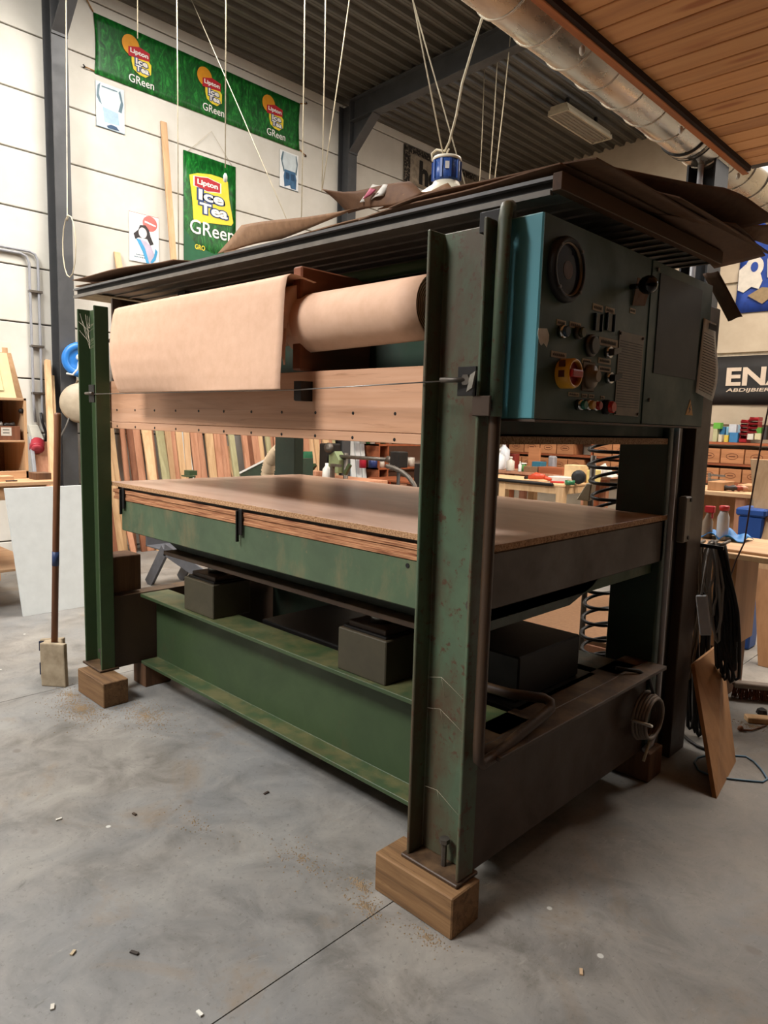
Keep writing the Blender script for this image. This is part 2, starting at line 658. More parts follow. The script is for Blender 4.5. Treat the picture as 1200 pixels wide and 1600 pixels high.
ORD = ['first', 'second', 'third', 'fourth', 'fifth', 'sixth', 'seventh', 'eighth', 'ninth', 'tenth', 'eleventh', 'twelfth', 'thirteenth', 'fourteenth', 'fifteenth', 'sixteenth', 'seventeenth', 'eighteenth', 'nineteenth', 'twentieth'] + ['twenty-' + q for q in ('first', 'second', 'third', 'fourth', 'fifth', 'sixth', 'seventh', 'eighth', 'ninth')] + ['thirtieth'] + ['thirty-' + q for q in ('first', 'second', 'third', 'fourth', 'fifth', 'sixth', 'seventh', 'eighth', 'ninth')] + ['fortieth'] + ['forty-' + q for q in ('first', 'second', 'third', 'fourth', 'fifth', 'sixth', 'seventh', 'eighth', 'ninth')]
UY, UX, UZ = (0, 1, 0), (1, 0, 0), (0, 0, 1)

# ================================================================== THE SETTING
XW, YB, YF, XR = -7.8, 11.0, -4.2, 4.2


def roof_z(x):
    return 5.93 + 0.035 * (x + 7.5)


# ---- floor: slabs with open saw-cut joints
floor = struct(obj('floor', G().box(XW - 0.2, XR + 0.2, YF - 3.0, YB + 0.2, -0.16, -0.012), plain('#3b2c20', 0.9, 0, 0.2, 'joint_dirt')))
fx = [XW - 0.2, -6.32, -3.86, -1.38, 1.08, XR + 0.2]
for a, b in zip(fx[:-1], fx[1:]):
    for c, d in ((YF - 3.0, YF + 3.2), (YF + 3.2, YB + 0.2)):
        obj('floor_slab', G().box(a + 0.002, b - 0.002, c + 0.002, d - 0.002, -0.012, 0.0), M['floor'], floor)

# ---- left wall: horizontal panels between the steel columns
wl = struct(obj('wall_left', G().box(XW - 0.2, XW - 0.05, YF, YB, 0, 6.2), plain('#6a5d4e', 0.9, 0, 0.2, 'joint_mortar')))
seams = [0.0] + [5.24 - 0.562 * k for k in range(9, -2, -1)] + [6.2]
seams = [z for z in seams if z >= 0]
bays = [YF, -0.91, 3.03, 7.01, YB]
for a, b in zip(bays[:-1], bays[1:]):
    for z0, z1 in zip(seams[:-1], seams[1:]):
        if z1 - z0 > 0.05:
            obj('wall_panel', G().box(XW - 0.05, XW, a + 0.006, b - 0.006, z0 + 0.007, z1 - 0.007), M['wall_white'], wl, 0.005)

# ---- back wall with a clerestory window band
WX0, WX1, WZ0, WZ1 = -3.55, 3.4, 4.75, 5.62
wb = struct(obj('wall_back', G().box(XW, WX0, YB + 0.05, YB + 0.2, 0, 6.4).box(WX1, XR, YB + 0.05, YB + 0.2, 0, 6.4).box(WX0, WX1, YB + 0.05, YB + 0.2, 0, WZ0).box(WX0, WX1, YB + 0.05, YB + 0.2, WZ1, 6.4), plain('#cfc3ac', 0.9, 0, 0.15, 'pale_joint')))
zb = [0.0, 0.71, 1.62, 2.66, 3.66, 4.75]
for a, b in ((XW, -4.0), (-4.0, 0.0), (0.0, XR)):
    for z0, z1 in zip(zb[:-1], zb[1:]):
        obj('wall_panel', G().box(a + 0.006, b - 0.006, YB, YB + 0.05, z0 + 0.02, z1 - 0.02), M['wall_beige'], wb, 0.005)
obj('wall_panel', G().box(XW, WX0 - 0.02, YB, YB + 0.05, 4.77, 6.2), M['wall_beige'], wb, 0.005)
obj('wall_panel', G().box(WX1 + 0.02, XR, YB, YB + 0.05, 4.77, 6.3), M['wall_beige'], wb, 0.005)


def sky_pane(strength, col):
    t = NT('bright_sky_pane')
    t.b.inputs['Emission Color'].default_value = col
    t.b.inputs['Emission Strength'].default_value = strength
    return t.done('#e8eef2', 0.3)


M['pane'] = sky_pane(3.0, (0.9, 0.95, 1.0, 1))
win = struct(obj('window_1', G().box(WX0, WX1, YB + 0.02, YB + 0.08, WZ0, WZ0 + 0.05).box(WX0, WX1, YB + 0.02, YB + 0.08, WZ1 - 0.05, WZ1).box(WX0, WX0 + 0.05, YB + 0.02, YB + 0.08, WZ0, WZ1).box(WX1 - 0.05, WX1, YB + 0.02, YB + 0.08, WZ0, WZ1), M['anthracite']))
for k in range(6):
    x0 = WX0 + 0.05 + k * (WX1 - WX0 - 0.1) / 6
    x1 = x0 + (WX1 - WX0 - 0.1) / 6
    obj('pane', G().box(x0 + 0.02, x1 - 0.02, YB + 0.05, YB + 0.06, WZ0 + 0.05, WZ1 - 0.05), M['pane'], win)
    if k:
        obj('mullion', G().box(x0 - 0.02, x0 + 0.02, YB + 0.02, YB + 0.08, WZ0 + 0.05, WZ1 - 0.05), M['anthracite'], win)

# ---- right wall and front wall (behind the viewer) coloured dark to cut bounced fill light
M['wall_dim'] = wall_panel('fill_cutting_wall', '#3a322a', '#433a30', '#4a4036')
wr = struct(obj('wall_right', G().box(XR, XR + 0.15, YF, YB, 0, 6.4), M['wall_dim']))
wf = struct(obj('wall_front', G().box(XW, XR, YF - 0.15, YF, 0, 6.4), M['wall_dim']))

# ---- roof: trapezoidal steel deck, ribs run along the hall
g = G()
prof = []
x = XW - 0.1
while x < XR + 0.1:
    for dx, dz in ((0.0, 0.0), (0.02, 0.05), (0.045, 0.05), (0.055, 0.043), (0.065, 0.05), (0.09, 0.05), (0.11, 0.0), (0.135, 0.0), (0.142, 0.008), (0.149, 0.0)):
        prof.append((x + dx, roof_z(x + dx) + dz))
    x += 0.18
n = len(prof)
vv = [(p[0], YF - 0.1, p[1]) for p in prof] + [(p[0], YB + 0.15, p[1]) for p in prof]
vv += [(p[0], YF - 0.1, p[1] + 0.01) for p in prof] + [(p[0], YB + 0.15, p[1] + 0.01) for p in prof]
ff = []
for k in range(n - 1):
    ff.append((k, k + 1, n + k + 1, n + k))
    ff.append((2 * n + k, 3 * n + k, 3 * n + k + 1, 2 * n + k + 1))
    ff.append((k, 2 * n + k, 2 * n + k + 1, k + 1))
    ff.append((n + k, n + k + 1, 3 * n + k + 1, 3 * n + k))
g.add(vv, ff)
roof = struct(obj('ceiling', g, M['roof_steel']))
# roof lights in the deck above the rear work area and the front left; the middle one is added fill
for nm, x0, x1, y0, y1 in (('window_2', -2.7, 0.7, 5.6, 9.0), ('window_3', -7.4, -5.0, -1.1, 1.3), ('window_4', -4.4, -2.2, -3.8, -1.6), ('fill_panel', -6.35, -4.45, 2.5, 4.3)):
    xm = (x0 + x1) / 2
    w_ = struct(obj(nm, G().box(x0, x1, y0, y0 + 0.05, roof_z(xm) - 0.03, roof_z(xm) + 0.02).box(x0, x1, y1 - 0.05, y1, roof_z(xm) - 0.03, roof_z(xm) + 0.02), M['anthracite']))
    for k in range(3):
        xa, xb = x0 + (x1 - x0) * k / 3, x0 + (x1 - x0) * (k + 1) / 3
        obj('pane', G().box(xa + 0.02, xb - 0.02, y0 + 0.05, y1 - 0.05, roof_z(xm) - 0.02, roof_z(xm) - 0.01), M['pane'], w_)


# ---- steel portal frames
def h_section(g, x0, x1, y0, y1, z0, z1, tf=0.013, tw=0.009):
    """upright H profile, flanges facing +-x"""
    ym = (y0 + y1) / 2
    g.box(x0, x0 + tf, y0, y1, z0, z1)
    g.box(x1 - tf, x1, y0, y1, z0, z1)
    g.box(x0 + tf, x1 - tf, ym - tw / 2, ym + tw / 2, z0, z1)
    return g


for y0, lab, lab2 in ((2.95, 'dark grey steel wall column left of the leaf-print banner', 'dark grey steel roof beam out over the left column'),
                      (6.93, 'dark grey steel wall column right of the leaf-print banner', 'dark grey steel roof beam with angled knee above the hanging lamp')):
    c = thing('steel_column', lab, 'column', (-7.69, y0 + 0.08, 0))
    obj('shaft', h_section(G(), -7.795, -7.58, y0, y0 + 0.16, 0, 5.88), M['anthracite'], c)
    obj('base_plate', G().box(-7.79, -7.52, y0 - 0.04, y0 + 0.2, 0, 0.02), M['anthracite'], c)
    for zz in (5.25, 5.42, 5.59, 5.76):
        obj('bolt', G().lathe([(0.014, 0), (0.014, 0.012)], (-7.58, y0 + 0.03, zz), (1, 0, 0), 6, False), M['anthracite'], c)
    b = thing('roof_beam', lab2, 'beam', (-4.0, y0 + 0.08, 5.6))
    xa, xb = -7.58, XR - 0.02
    g = G()
    for dz0, dz1, dy in ((-0.30, -0.286, 0.075), (-0.016, -0.003, 0.075), (-0.286, -0.016, 0.005)):
        ym = y0 + 0.08
        g.hexa([(xa, ym - dy, roof_z(xa) + dz0), (xb, ym - dy, roof_z(xb) + dz0), (xb, ym + dy, roof_z(xb) + dz0), (xa, ym + dy, roof_z(xa) + dz0)],
               [(xa, ym - dy, roof_z(xa) + dz1), (xb, ym - dy, roof_z(xb) + dz1), (xb, ym + dy, roof_z(xb) + dz1), (xa, ym + dy, roof_z(xa) + dz1)])
    obj('girder', g, M['anthracite'], b)
    ym = y0 + 0.08
    obj('knee_flange', G().bar((-7.57, ym, 5.25), (-7.13, ym, roof_z(-7.13) - 0.3), 0.15, 0.013, (0.6, 0, -0.7)), M['anthracite'], b)
    obj('knee_web', G().prism([(-7.58, 5.27), (-7.14, roof_z(-7.14) - 0.3), (-7.58, roof_z(-7.58) - 0.29)], 'y', ym - 0.005, ym + 0.005), M['anthracite'], b)
    obj('end_plate', G().box(-7.582, -7.565, ym - 0.08, ym + 0.08, 5.22, 5.9), M['anthracite'], b)

# ---- mezzanine: planked soffit overhead on the right
MX, MY1, MZ = -1.66, 4.97, 3.2
mz = struct(obj('ceiling_mezzanine', G().box(MX, XR, YF + 0.5, MY1, MZ + 0.03, MZ + 0.25), plain('#3b2415', 0.9, 0, 0.2, 'dark_joist')))
y = MY1
k = 0
while y > YF + 0.5:
    obj('plank', G().box(MX, XR, y - 0.146 + 0.005, y - 0.005, MZ, MZ + 0.028), M['plank'], mz, 0.003)
    y -= 0.146
obj('fascia_board', G().box(MX - 0.04, MX, YF + 0.5, MY1 + 0.04, MZ - 0.035, MZ + 0.25), M['fascia'], mz, 0.003)
obj('edge_shadow_strip', G().box(MX + 0.001, MX + 0.022, YF + 0.5, MY1, MZ - 0.03, MZ), plain('#2d1a0f', 0.9, 0, 0.2, 'shadow_gap_dark'), mz)  # dark strip painted in for the shadow gap between fascia and planks
obj('end_beam', G().box(MX, XR, MY1, MY1 + 0.09, MZ + 0.01, MZ + 0.26), M['anthracite'], mz)
for yy in (2.9, 3.98, 4.9):
    obj('cable_clip', G().lathe([(0.006, 0), (0.013, 0.01), (0.013, 0.03), (0.004, 0.04)], (MX - 0.03, yy, MZ - 0.09), (0, 0, 1), 8), M['white_plastic'], mz)

c = thing('mezzanine_column', 'dark steel column with grey pipe below the end of the plank ceiling', 'column', (-1.9, 5.12, 0))
obj('shaft', h_section(G(), -2.06, -1.87, 5.0, 5.24, 0, 3.45), M['black_paint'], c)
obj('grey_pipe', G().tube([(-1.96, 4.985, 0.3), (-1.96, 4.985, 3.4)], 0.02, 10), M['grey_pipe'], c)
obj('base_plate', G().box(-2.1, -1.83, 4.95, 5.29, 0, 0.02), M['anthracite'], c)

# ---- spiral extraction duct
d = thing('spiral_duct', 'galvanised spiral duct running beside the plank ceiling', 'duct', (-1.97, 3.0, 3.2))
DC = (-1.97, 3.445)
DR = 0.165
obj('duct_wall', G().lathe([(DR, 0), (DR, 10.0)], (DC[0], 0.8, DC[1]), (0, 1, 0), 40), M['duct'], d)
prev = None
for k in range(34):
    y0 = 0.95 + k * 0.29
    if prev is None:
        prev = obj('seam_ring', G().lathe([(DR, 0), (DR + 0.008, 0.004), (DR + 0.008, 0.010), (DR, 0.014)], (DC[0], y0, DC[1]), (0, 1, 0), 40), M['duct'], d)
        base = POSN[prev.name].copy()
    else:
        dup_part(prev, d, base + Vector((0, k * 0.29, 0)))
for y0 in (2.35, 4.72):
    obj('coupling', G().lathe([(DR, 0), (DR + 0.012, 0.002), (DR + 0.012, 0.085), (DR, 0.09)], (DC[0], y0, DC[1]), (0, 1, 0), 40), M['duct'], d)
    for dy in (-0.012, 0.045, 0.092):
        obj('rubber_seal', G().lathe([(DR + 0.004, 0), (DR + 0.014, 0.002), (DR + 0.014, 0.010), (DR + 0.004, 0.012)], (DC[0], y0 + dy, DC[1]), (0, 1, 0), 40), M['black_rubber'], d)
for y0 in (1.8, 3.98, 6.1, 8.4):
    obj('hanger_strap', G().tube([(DC[0] - DR - 0.004, y0, DC[1]), (DC[0] - DR - 0.004, y0, roof_z(-2) - 0.0)], 0.004, 6), M['dull_steel'], d)

# ---- fluorescent batten under the roof
f0 = P(908, 195, 'z', 5.78)
fl = thing('fluorescent_fitting', 'cream louvred fluorescent ceiling fitting under the dark roof', 'lamp', (f0.x, f0.y, 5.78))
w, L = 0.15, 0.62
obj('housing', G().prism([(f0.x - w, 5.76), (f0.x + w, 5.76), (f0.x + w * 0.8, 5.85), (f0.x - w * 0.8, 5.85)], 'y', f0.y - L, f0.y + L), plain('#b9ad95', 0.5, 0, 0.1, 'cream_enamel'), fl)
for s_ in (-1, 1):
    obj('side_rail', G().box(f0.x + s_ * w - 0.012, f0.x + s_ * w + 0.012, f0.y - L, f0.y + L, 5.735, 5.77), plain('#b9ad95', 0.5, 0, 0.1, 'cream_enamel'), fl)
for k in range(5):
    xk = f0.x - w + 0.04 + k * (2 * w - 0.08) / 4
    obj('diffuser_ridge', G().prism([(xk - 0.022, 5.755), (xk, 5.738), (xk + 0.022, 5.755)], 'y', f0.y - L + 0.02, f0.y + L - 0.02), plain('#8b8273', 0.5, 0.2, 0.1, 'diffuser'), fl)
for s_ in (-1, 1):
    obj('end_cap', G().box(f0.x - w, f0.x + w, f0.y + s_ * L - 0.012, f0.y + s_ * L + 0.012, 5.735, 5.80), plain('#b9ad95', 0.5, 0, 0.1, 'cream_enamel'), fl)
for s_ in (-1, 1):
    obj('mounting_bracket', G().box(f0.x - 0.02, f0.x + 0.02, f0.y + s_ * 0.4 - 0.02, f0.y + s_ * 0.4 + 0.02, 5.85, roof_z(f0.x) + 0.01), M['black_steel'], fl)

# ================================================================== THE VENEER PRESS
LX0, LX1 = -3.80, -3.592      # left posts
RX0, RX1 = -1.377, -1.168     # right posts
YP0, YP1 = 1.570, 1.645       # front channels open towards the front
YQ0, YQ1 = 2.865, 2.940       # rear channels open towards the back
PZ0, PZ1 = 0.145, 2.055

# timber blocks under the posts
for x0, y0, lab, m in ((-1.462, 1.517, 'weathered timber block under the near front post', 'old_block'),
                       (-3.745, 1.503, 'weathered timber block under the far left front post', 'old_block'),
                       (-1.46, 2.86, 'dark timber block under the rear right post', 'dark_block'),
                       (-3.75, 2.86, 'dark timber block under the rear left post', 'dark_block')):
    tag(obj('timber_block', G().box(x0, x0 + 0.318, y0, y0 + 0.135, 0.0, 0.132), M[m], None, 0.004), lab, 'block')
tag(obj('timber_block', G().box(-3.70, -3.56, 1.80, 1.96, 0.0, 0.133), M['dark_block'], None, 0.004), 'dark timber block under the left end of the lower beam', 'block')
tag(obj('timber_block', G().box(-3.80, -3.64, 1.665, 1.825, 0.545, 0.745), M['dark_block'], None, 0.004), 'upright brown timber block on the crossbeam behind the left post', 'block')

press = thing('veneer_press', 'large green hydraulic veneer press with wood-faced platens', 'press', (-2.48, 2.25, 0.13))


def channel(x0, x1, yw, yo, z0, z1, tw=0.009, tf=0.011):
    """U profile: web plane at yw, flanges reach to yo"""
    s_ = 1 if yo > yw else -1
    g = G()
    g.prism([(x0, yo), (x0, yw), (x1, yw), (x1, yo), (x1 - tf, yo), (x1 - tf, yw + s_ * tw), (x0 + tf, yw + s_ * tw), (x0 + tf, yo)], 'z', z0, z1)
    return g


for x0, x1, yw, yo, m, nm in ((RX0, RX1, YP1, YP0, 'green_dusty', 'front_post'), (LX0, LX1, YP1, YP0, 'green', 'front_post'), (RX0, RX1, YQ0, YQ1, 'green_dark', 'rear_post'), (LX0, LX1, YQ0, YQ1, 'green_dark', 'rear_post')):
    z1 = PZ1
    po = obj(nm, channel(x0, x1, yw, yo, PZ0, z1), M[m], press, 0.0025)
    ya, yb = min(yw, yo), max(yw, yo)
    obj('foot_plate', G().box(x0 - 0.012, x1 + 0.006, ya - 0.012, yb + 0.02, 0.132, PZ0), M['rust_brown'], po, 0.003)
    yk = (yw + yo) / 2
    xk = x1 - 0.085
    obj('anchor_bolt', G().lathe([(0.0085, 0), (0.0085, 0.075), (0.017, 0.076), (0.017, 0.09)], (xk, yk, PZ0), (0, 0, 1), 6, False), M['dull_steel'], po)

# cobwebs in the open channel ends
wb_ = plain('#b9ac94', 0.9, 0, 0.1, 'cobweb')
gw = G()
rw = random.Random(21)
for k in range(9):
    za, zb3 = 2.05 - rw.uniform(0.0, 0.12), 2.05 - rw.uniform(0.05, 0.2)
    gw.tube([(LX0 + 0.012, YP0 + rw.uniform(0.005, 0.06), za), ((LX0 + LX1) / 2, YP0 + 0.02, min(za, zb3) - 0.03), (LX1 - 0.012, YP0 + rw.uniform(0.005, 0.06), zb3)], 0.0007, 4)
obj('cobweb', gw, wb_, press)
gw = G()
for zc_ in (0.62, 0.72, 0.36):
    gw.tube([(RX0 + 0.02, YP1 - 0.02, zc_), (RX0 + 0.1, YP0 + 0.02, zc_ + 0.03), (RX1 - 0.012, YP0 + 0.01, zc_ - 0.01)], 0.0004, 4)
    gw.tube([(RX0 + 0.08, YP1 - 0.01, zc_ - 0.05), (RX0 + 0.1, YP0 + 0.02, zc_ + 0.03)], 0.0004, 4)
obj('cobweb', gw, wb_, press)

# small fittings on the front posts
po = obj('wire_plate', G().box(RX1 - 0.075, RX1 - 0.012, YP0 - 0.004, YP0 + 0.004, 1.585, 1.665), M['black_steel'], press, 0.001)
obj('eye_bolt', G().tube([(RX1 - 0.115, YP0 - 0.03, 1.628), (RX1 - 0.04, YP0 - 0.012, 1.628)], 0.007, 8).lathe([(0.016, 0), (0.016, 0.014)], (RX1 - 0.038, YP0 - 0.018, 1.628), (0, 1, 0), 6, False), M['dull_steel'], po)
obj('bent_tab', G().hexa([(RX1 - 0.03, YP0 - 0.02, 1.595), (RX1 - 0.004, YP0 - 0.03, 1.605), (RX1 - 0.002, YP0 - 0.024, 1.605), (RX1 - 0.028, YP0 - 0.014, 1.595)],
                         [(RX1 - 0.02, YP0 - 0.02, 1.64), (RX1 + 0.006, YP0 - 0.03, 1.65), (RX1 + 0.008, YP0 - 0.024, 1.65), (RX1 - 0.018, YP0 - 0.014, 1.64)]), M['steel'], po)
po = obj('wire_plate', G().box(LX1 - 0.075, LX1 - 0.012, YP0 - 0.004, YP0 + 0.004, 1.57, 1.66), M['black_steel'], press, 0.001)
obj('eye_bolt', G().tube([(LX1 - 0.09, YP0 - 0.012, 1.615), (LX1 - 0.01, YP0 - 0.012, 1.615)], 0.008, 8), M['dull_steel'], po)
for z in (0.98, 1.95):
    obj('post_bolt', G().lathe([(0.017, 0), (0.017, 0.01)], (RX1 - 0.035, YP1 - 0.018, z), (0, -1, 0), 12, False), M['dull_steel'], press)
obj('pipe_clamp', G().box(RX1 - 0.02, RX1 + 0.04, YP0 - 0.006, YP0 + 0.003, 1.53, 1.585), M['rust_brown'], press, 0.002)
obj('pipe_clamp', G().box(RX1 - 0.06, RX1 + 0.02, YP1 - 0.03, YP1 + 0.01, 2.03, 2.085), M['black_steel'], press, 0.002)

# guide wire in front of the wooden board
obj('guide_wire', G().tube([(-3.66, 1.565, 1.612), (-2.0, 1.592, 1.613), (-1.30, 1.558, 1.626)], 0.0022, 6), M['steel'], press)
br = obj('wire_bracket', G().box(-2.012, -1.972, 1.598, 1.602, 1.578, 1.645).box(-1.976, -1.972, 1.602, 1.652, 1.578, 1.645).box(-2.012, -1.972, 1.602, 1.652, 1.575, 1.579), M['black_steel'], press)

# lower longitudinal beams (I profiles) and end crossbeams


def i_beam(y0, y1, z0, z1, x0, x1, tf=0.018, tw=0.012):
    ym = (y0 + y1) / 2 + 0.01
    return G().prism([(y0, z0), (y1, z0), (y1, z0 + tf), (ym + tw, z0 + tf), (ym + tw, z1 - tf), (y1, z1 - tf), (y1, z1), (y0, z1), (y0, z1 - tf), (ym, z1 - tf), (ym, z0 + tf), (y0, z0 + tf)], 'x', x0, x1)


obj('lower_beam', i_beam(1.79, 1.96, 0.135, 0.535, -3.585, -1.19), M['green_beam'], press, 0.002)
obj('lower_beam', i_beam(2.60, 2.77, 0.135, 0.535, -3.585, -1.19), M['green_dark'], press, 0.002)
for x in (-3.605, -1.182):
    obj('end_crossbeam', G().prism([(x - 0.1, 0.135), (x, 0.135), (x, 0.535), (x - 0.1, 0.535), (x - 0.1, 0.52), (x - 0.012, 0.52), (x - 0.012, 0.15), (x - 0.1, 0.15)], 'y', YP1 + 0.001, YQ0 - 0.001), M['rust_brown'], press, 0.002)  # dusty brown, also darkened to stand in for the shade on the beam
obj('crossbeam_flange', G().box(-1.182, -1.10, 1.66, 2.86, 0.52, 0.535), M['rust_brown'], press, 0.002)

# hydraulic cylinders on the beams
for x0, x1 in ((-3.155, -2.885), (-1.985, -1.722)):
    for y0, y1 in ((1.812, 2.03), (2.50, 2.72)):
        xm, ym = (x0 + x1) / 2, (y0 + y1) / 2
        cy = obj('cylinder_housing', G().box(x0, x1, y0, y1, 0.535, 0.705), M['olive_grime'], press, 0.004)
        obj('cover_plate', G().box(x0 + 0.03, x1 - 0.03, y0 + 0.03, y1 - 0.03, 0.705, 0.735), M['rust_brown'], cy, 0.003)
        obj('gasket_plate', G().box(x0 + 0.015, x1 - 0.015, y0 + 0.015, y1 - 0.015, 0.705, 0.715), M['black_steel'], cy, 0.002)
        obj('piston', G().lathe([(0.045, 0), (0.045, 0.05)], (xm, ym, 0.735), (0, 0, 1), 20), M['steel'], cy)
        obj('thrust_block', G().box(xm - 0.11, xm + 0.11, ym - 0.07, ym + 0.07, 0.775, 0.815), M['rust_brown'], cy, 0.003)
obj('oil_tank', G().box(-1.62, -1.30, 2.05, 2.48, 0.535, 0.70), M['black_steel'], press, 0.006)
obj('tank_stand', G().box(-2.75, -1.25, 2.0, 2.55, 0.15, 0.535), M['black_steel'], press, 0.006)

# moving bed: steel frame, girder below, boards on top
obj('bed_frame', G().box(-3.505, -1.20, 1.655, 2.90, 0.912, 1.072), M['green_bed'], press, 0.004)
obj('bed_girder', G().prism([(-3.44, 0.912), (-3.20, 0.835), (-1.5, 0.835), (-1.26, 0.912)], 'y', 1.80, 2.78), M['green_dark'], press, 0.003)
obj('girder_flange', G().box(-3.22, -1.42, 1.735, 2.80, 0.815, 0.835), M['rust_brown'], press, 0.003)
for z0, z1, y0, x0, x1 in ((1.072, 1.088, 1.651, -3.585, -1.178), (1.0885, 1.106, 1.654, -3.58, -1.18), (1.1065, 1.124, 1.650, -3.59, -1.175)):
    obj('plywood_sheet', G().box(x0, x1, y0, 2.90, z0, z1), M['ply_edge'], press, 0.001)
obj('dark_layer', G().box(-3.57, -1.19, 1.668, 2.89, 1.124, 1.139), M['black_steel'], press)  # dark layer standing for the gap under the top board
ct = obj('bed_top_board', G().box(-3.605, -1.165, 1.648, 2.915, 1.139, 1.160), M['chip_top'], press, 0.001)
obj('front_edge_band', G().box(-3.606, -1.164, 1.6465, 1.648, 1.1395, 1.1595).box(-1.165, -1.1635, 1.648, 2.915, 1.1395, 1.1595), M['chip_edge'], ct)
obj('bed_end_board', G().box(-1.2, -1.178, 1.655, 2.90, 0.965, 1.07), M['rust_brown'], press, 0.008, 2)
obj('bed_end_apron', G().prism([(1.66, 1.07), (1.66, 0.885), (2.20, 0.885), (2.36, 0.93), (2.42, 0.965), (2.86, 0.965), (2.86, 1.07)], 'x', -1.215, -1.2), M['green_dark'], press, 0.002)
obj('bed_end_plate', G().box(-1.179, -1.168, 1.658, 2.895, 0.965, 1.137), M['rust_brown'], press, 0.004)
for px in (193, 376):
    q = P(px, 800, 'y', 1.645)
    x = q.x
    obj('bed_clip', G().box(x - 0.012, x + 0.012, 1.641, 1.647, 1.03, 1.139).box(x - 0.02, x - 0.012, 1.632, 1.647, 1.0, 1.13), M['black_steel'], press, 0.002)
obj('frame_hole', G().lathe([(0.008, 0), (0.008, 0.003)], (P(636, 886, 'y', 1.652).x, 1.6555, 1.05), (0, -1, 0), 10), M['dark_void'], press)

# fixed upper platen with wooden face board
obj('upper_platen', G().box(-3.59, -1.19, 1.68, 2.86, 1.478, 1.66), M['green_dark'], press, 0.004)
obj('platen_board', G().box(-3.595, -1.172, 1.672, 2.90, 1.452, 1.476), M['chip_edge'], press, 0.001)
fb = obj('face_board', G().box(-3.61, -1.39, 1.652, 1.670, 1.474, 1.682), M['laminate'], press, 0.0015)
fs = obj('face_strip', G().box(-3.61, -1.39, 1.652, 1.670, 1.440, 1.4725), M['laminate'], press, 0.0015)
sc = None
for k in range(11):
    for par, z in ((fb, 1.535), (fs, 1.452)):
        x = -3.53 + k * 0.197
        q = Vector((x, 1.6505, z))
        if sc is None:
            sc = obj('screw', G().lathe([(0.0065, 0), (0.005, 0.002)], (x, 1.6525, z), (0, -1, 0), 8), M['black_steel'], par)
            sb = POSN[sc.name] - q
        else:
            dup_part(sc, par, q + sb)

# upper head: cross girder behind the paper rolls
obj('head_girder', G().box(-3.58, -1.19, 1.96, 2.80, 1.66, 2.05), M['green_dark'], press, 0.006)
obj('head_tube', G().tube([(-3.58, 1.90, 2.055), (-1.19, 1.90, 2.055)], 0.022, 12), M['green'], press)
obj('head_end_plate', G().box(-3.595, -3.58, 1.66, 2.86, 1.66, 2.10), M['rust_brown'], press, 0.002)
obj('roll_divider', G().box(-2.035, -1.985, 1.605, 1.955, 1.684, 2.043), M['divider'], press, 0.006)
obj('roll_spindle', G().tube([(-3.58, 1.65, 1.885), (-1.19, 1.65, 1.885)], 0.014, 10), M['dull_steel'], press)

# end structure behind the control box: recessed plate and second upright
obj('side_plate', G().box(-1.30, -1.215, YQ1 + 0.001, 3.16, 0.05, 2.05), M['black_steel'], press, 0.003)
obj('side_upright', G().box(-1.33, -1.172, 3.16, 3.33, 0.0, 2.05), M['rust_brown'], press, 0.004)
obj('side_upright', G().box(-1.22, -1.172, 2.945, 3.01, 0.0, 2.05), M['rust_brown'], press, 0.003)
jb = obj('junction_box', G().box(-1.175, -1.14, 3.03, 3.095, 1.03, 1.23), plain('#6f665a', 0.5, 0, 0.15, 'grey_brown_plastic'), press, 0.006)
for z in (1.05, 1.215):
    obj('lid_screw', G().lathe([(0.009, 0), (0.009, 0.004)], (-1.14, 3.08, z), (1, 0, 0), 8), M['black_steel'], jb)
obj('white_conduit', G().tube([(-1.152, 2.90, 1.52), (-1.150, 2.90, 1.0), (-1.148, 2.905, 0.5), (-1.148, 2.91, 0.22), (-1.15, 2.88, 0.17), (-1.16, 2.84, 0.15)], 0.0115, 10), plain('#a3a2a6', 0.4, 0, 0.1, 'pale_conduit'), press)

# bent oil pipe beside the near post
pp = [(-1.25, 1.80, 2.085), (-1.16, 1.66, 2.095), (-1.138, 1.615, 2.08), (-1.133, 1.602, 2.045), (-1.133, 1.60, 1.9), (-1.135, 1.60, 1.2), (-1.137, 1.60, 0.58),
      (-1.136, 1.602, 0.535), (-1.134, 1.62, 0.518), (-1.13, 1.66, 0.525), (-1.13, 1.80, 0.552), (-1.13, 1.95, 0.578), (-1.13, 1.985, 0.588), (-1.14, 1.998, 0.602), (-1.16, 1.99, 0.612), (-1.25, 1.92, 0.62), (-1.45, 1.90, 0.62)]
obj('oil_pipe', G().tube(pp, 0.017, 12), M['rust_brown'], press)
obj('oil_pipe_sleeve', G().tube([(-1.1335, 1.60, 1.53), (-1.133, 1.60, 1.9), (-1.133, 1.602, 2.045), (-1.138, 1.615, 2.082), (-1.16, 1.66, 2.098)], 0.0185, 12), M['green_dusty'], press)

# ---- control box
CX, CY0, CY1, CZ0, CZ1, CYM = -1.045, 1.652, 2.862, 1.525, 2.065, 2.316
cb = obj('control_box', G().box(-1.165, CX - 0.002, CY0, CY1, CZ0, CZ1), M['ctrl_blue'], press, 0.004)
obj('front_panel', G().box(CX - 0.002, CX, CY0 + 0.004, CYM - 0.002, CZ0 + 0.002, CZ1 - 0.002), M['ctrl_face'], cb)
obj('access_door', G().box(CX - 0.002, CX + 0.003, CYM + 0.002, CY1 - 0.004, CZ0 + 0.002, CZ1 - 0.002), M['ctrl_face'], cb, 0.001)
obj('door_inset', G().box(CX + 0.003, CX + 0.006, CYM + 0.06, CY1 - 0.11, 1.70, 2.03), M['black_steel'], cb, 0.001)


def pan(px, py, x=CX):
    q = P(px, py, 'x', x)
    return q.y, q.z


def ppx(a, b):          # measured on an enlarged view of the panel
    return pan(740 + a / 3.0, 310 + b / 3.0)


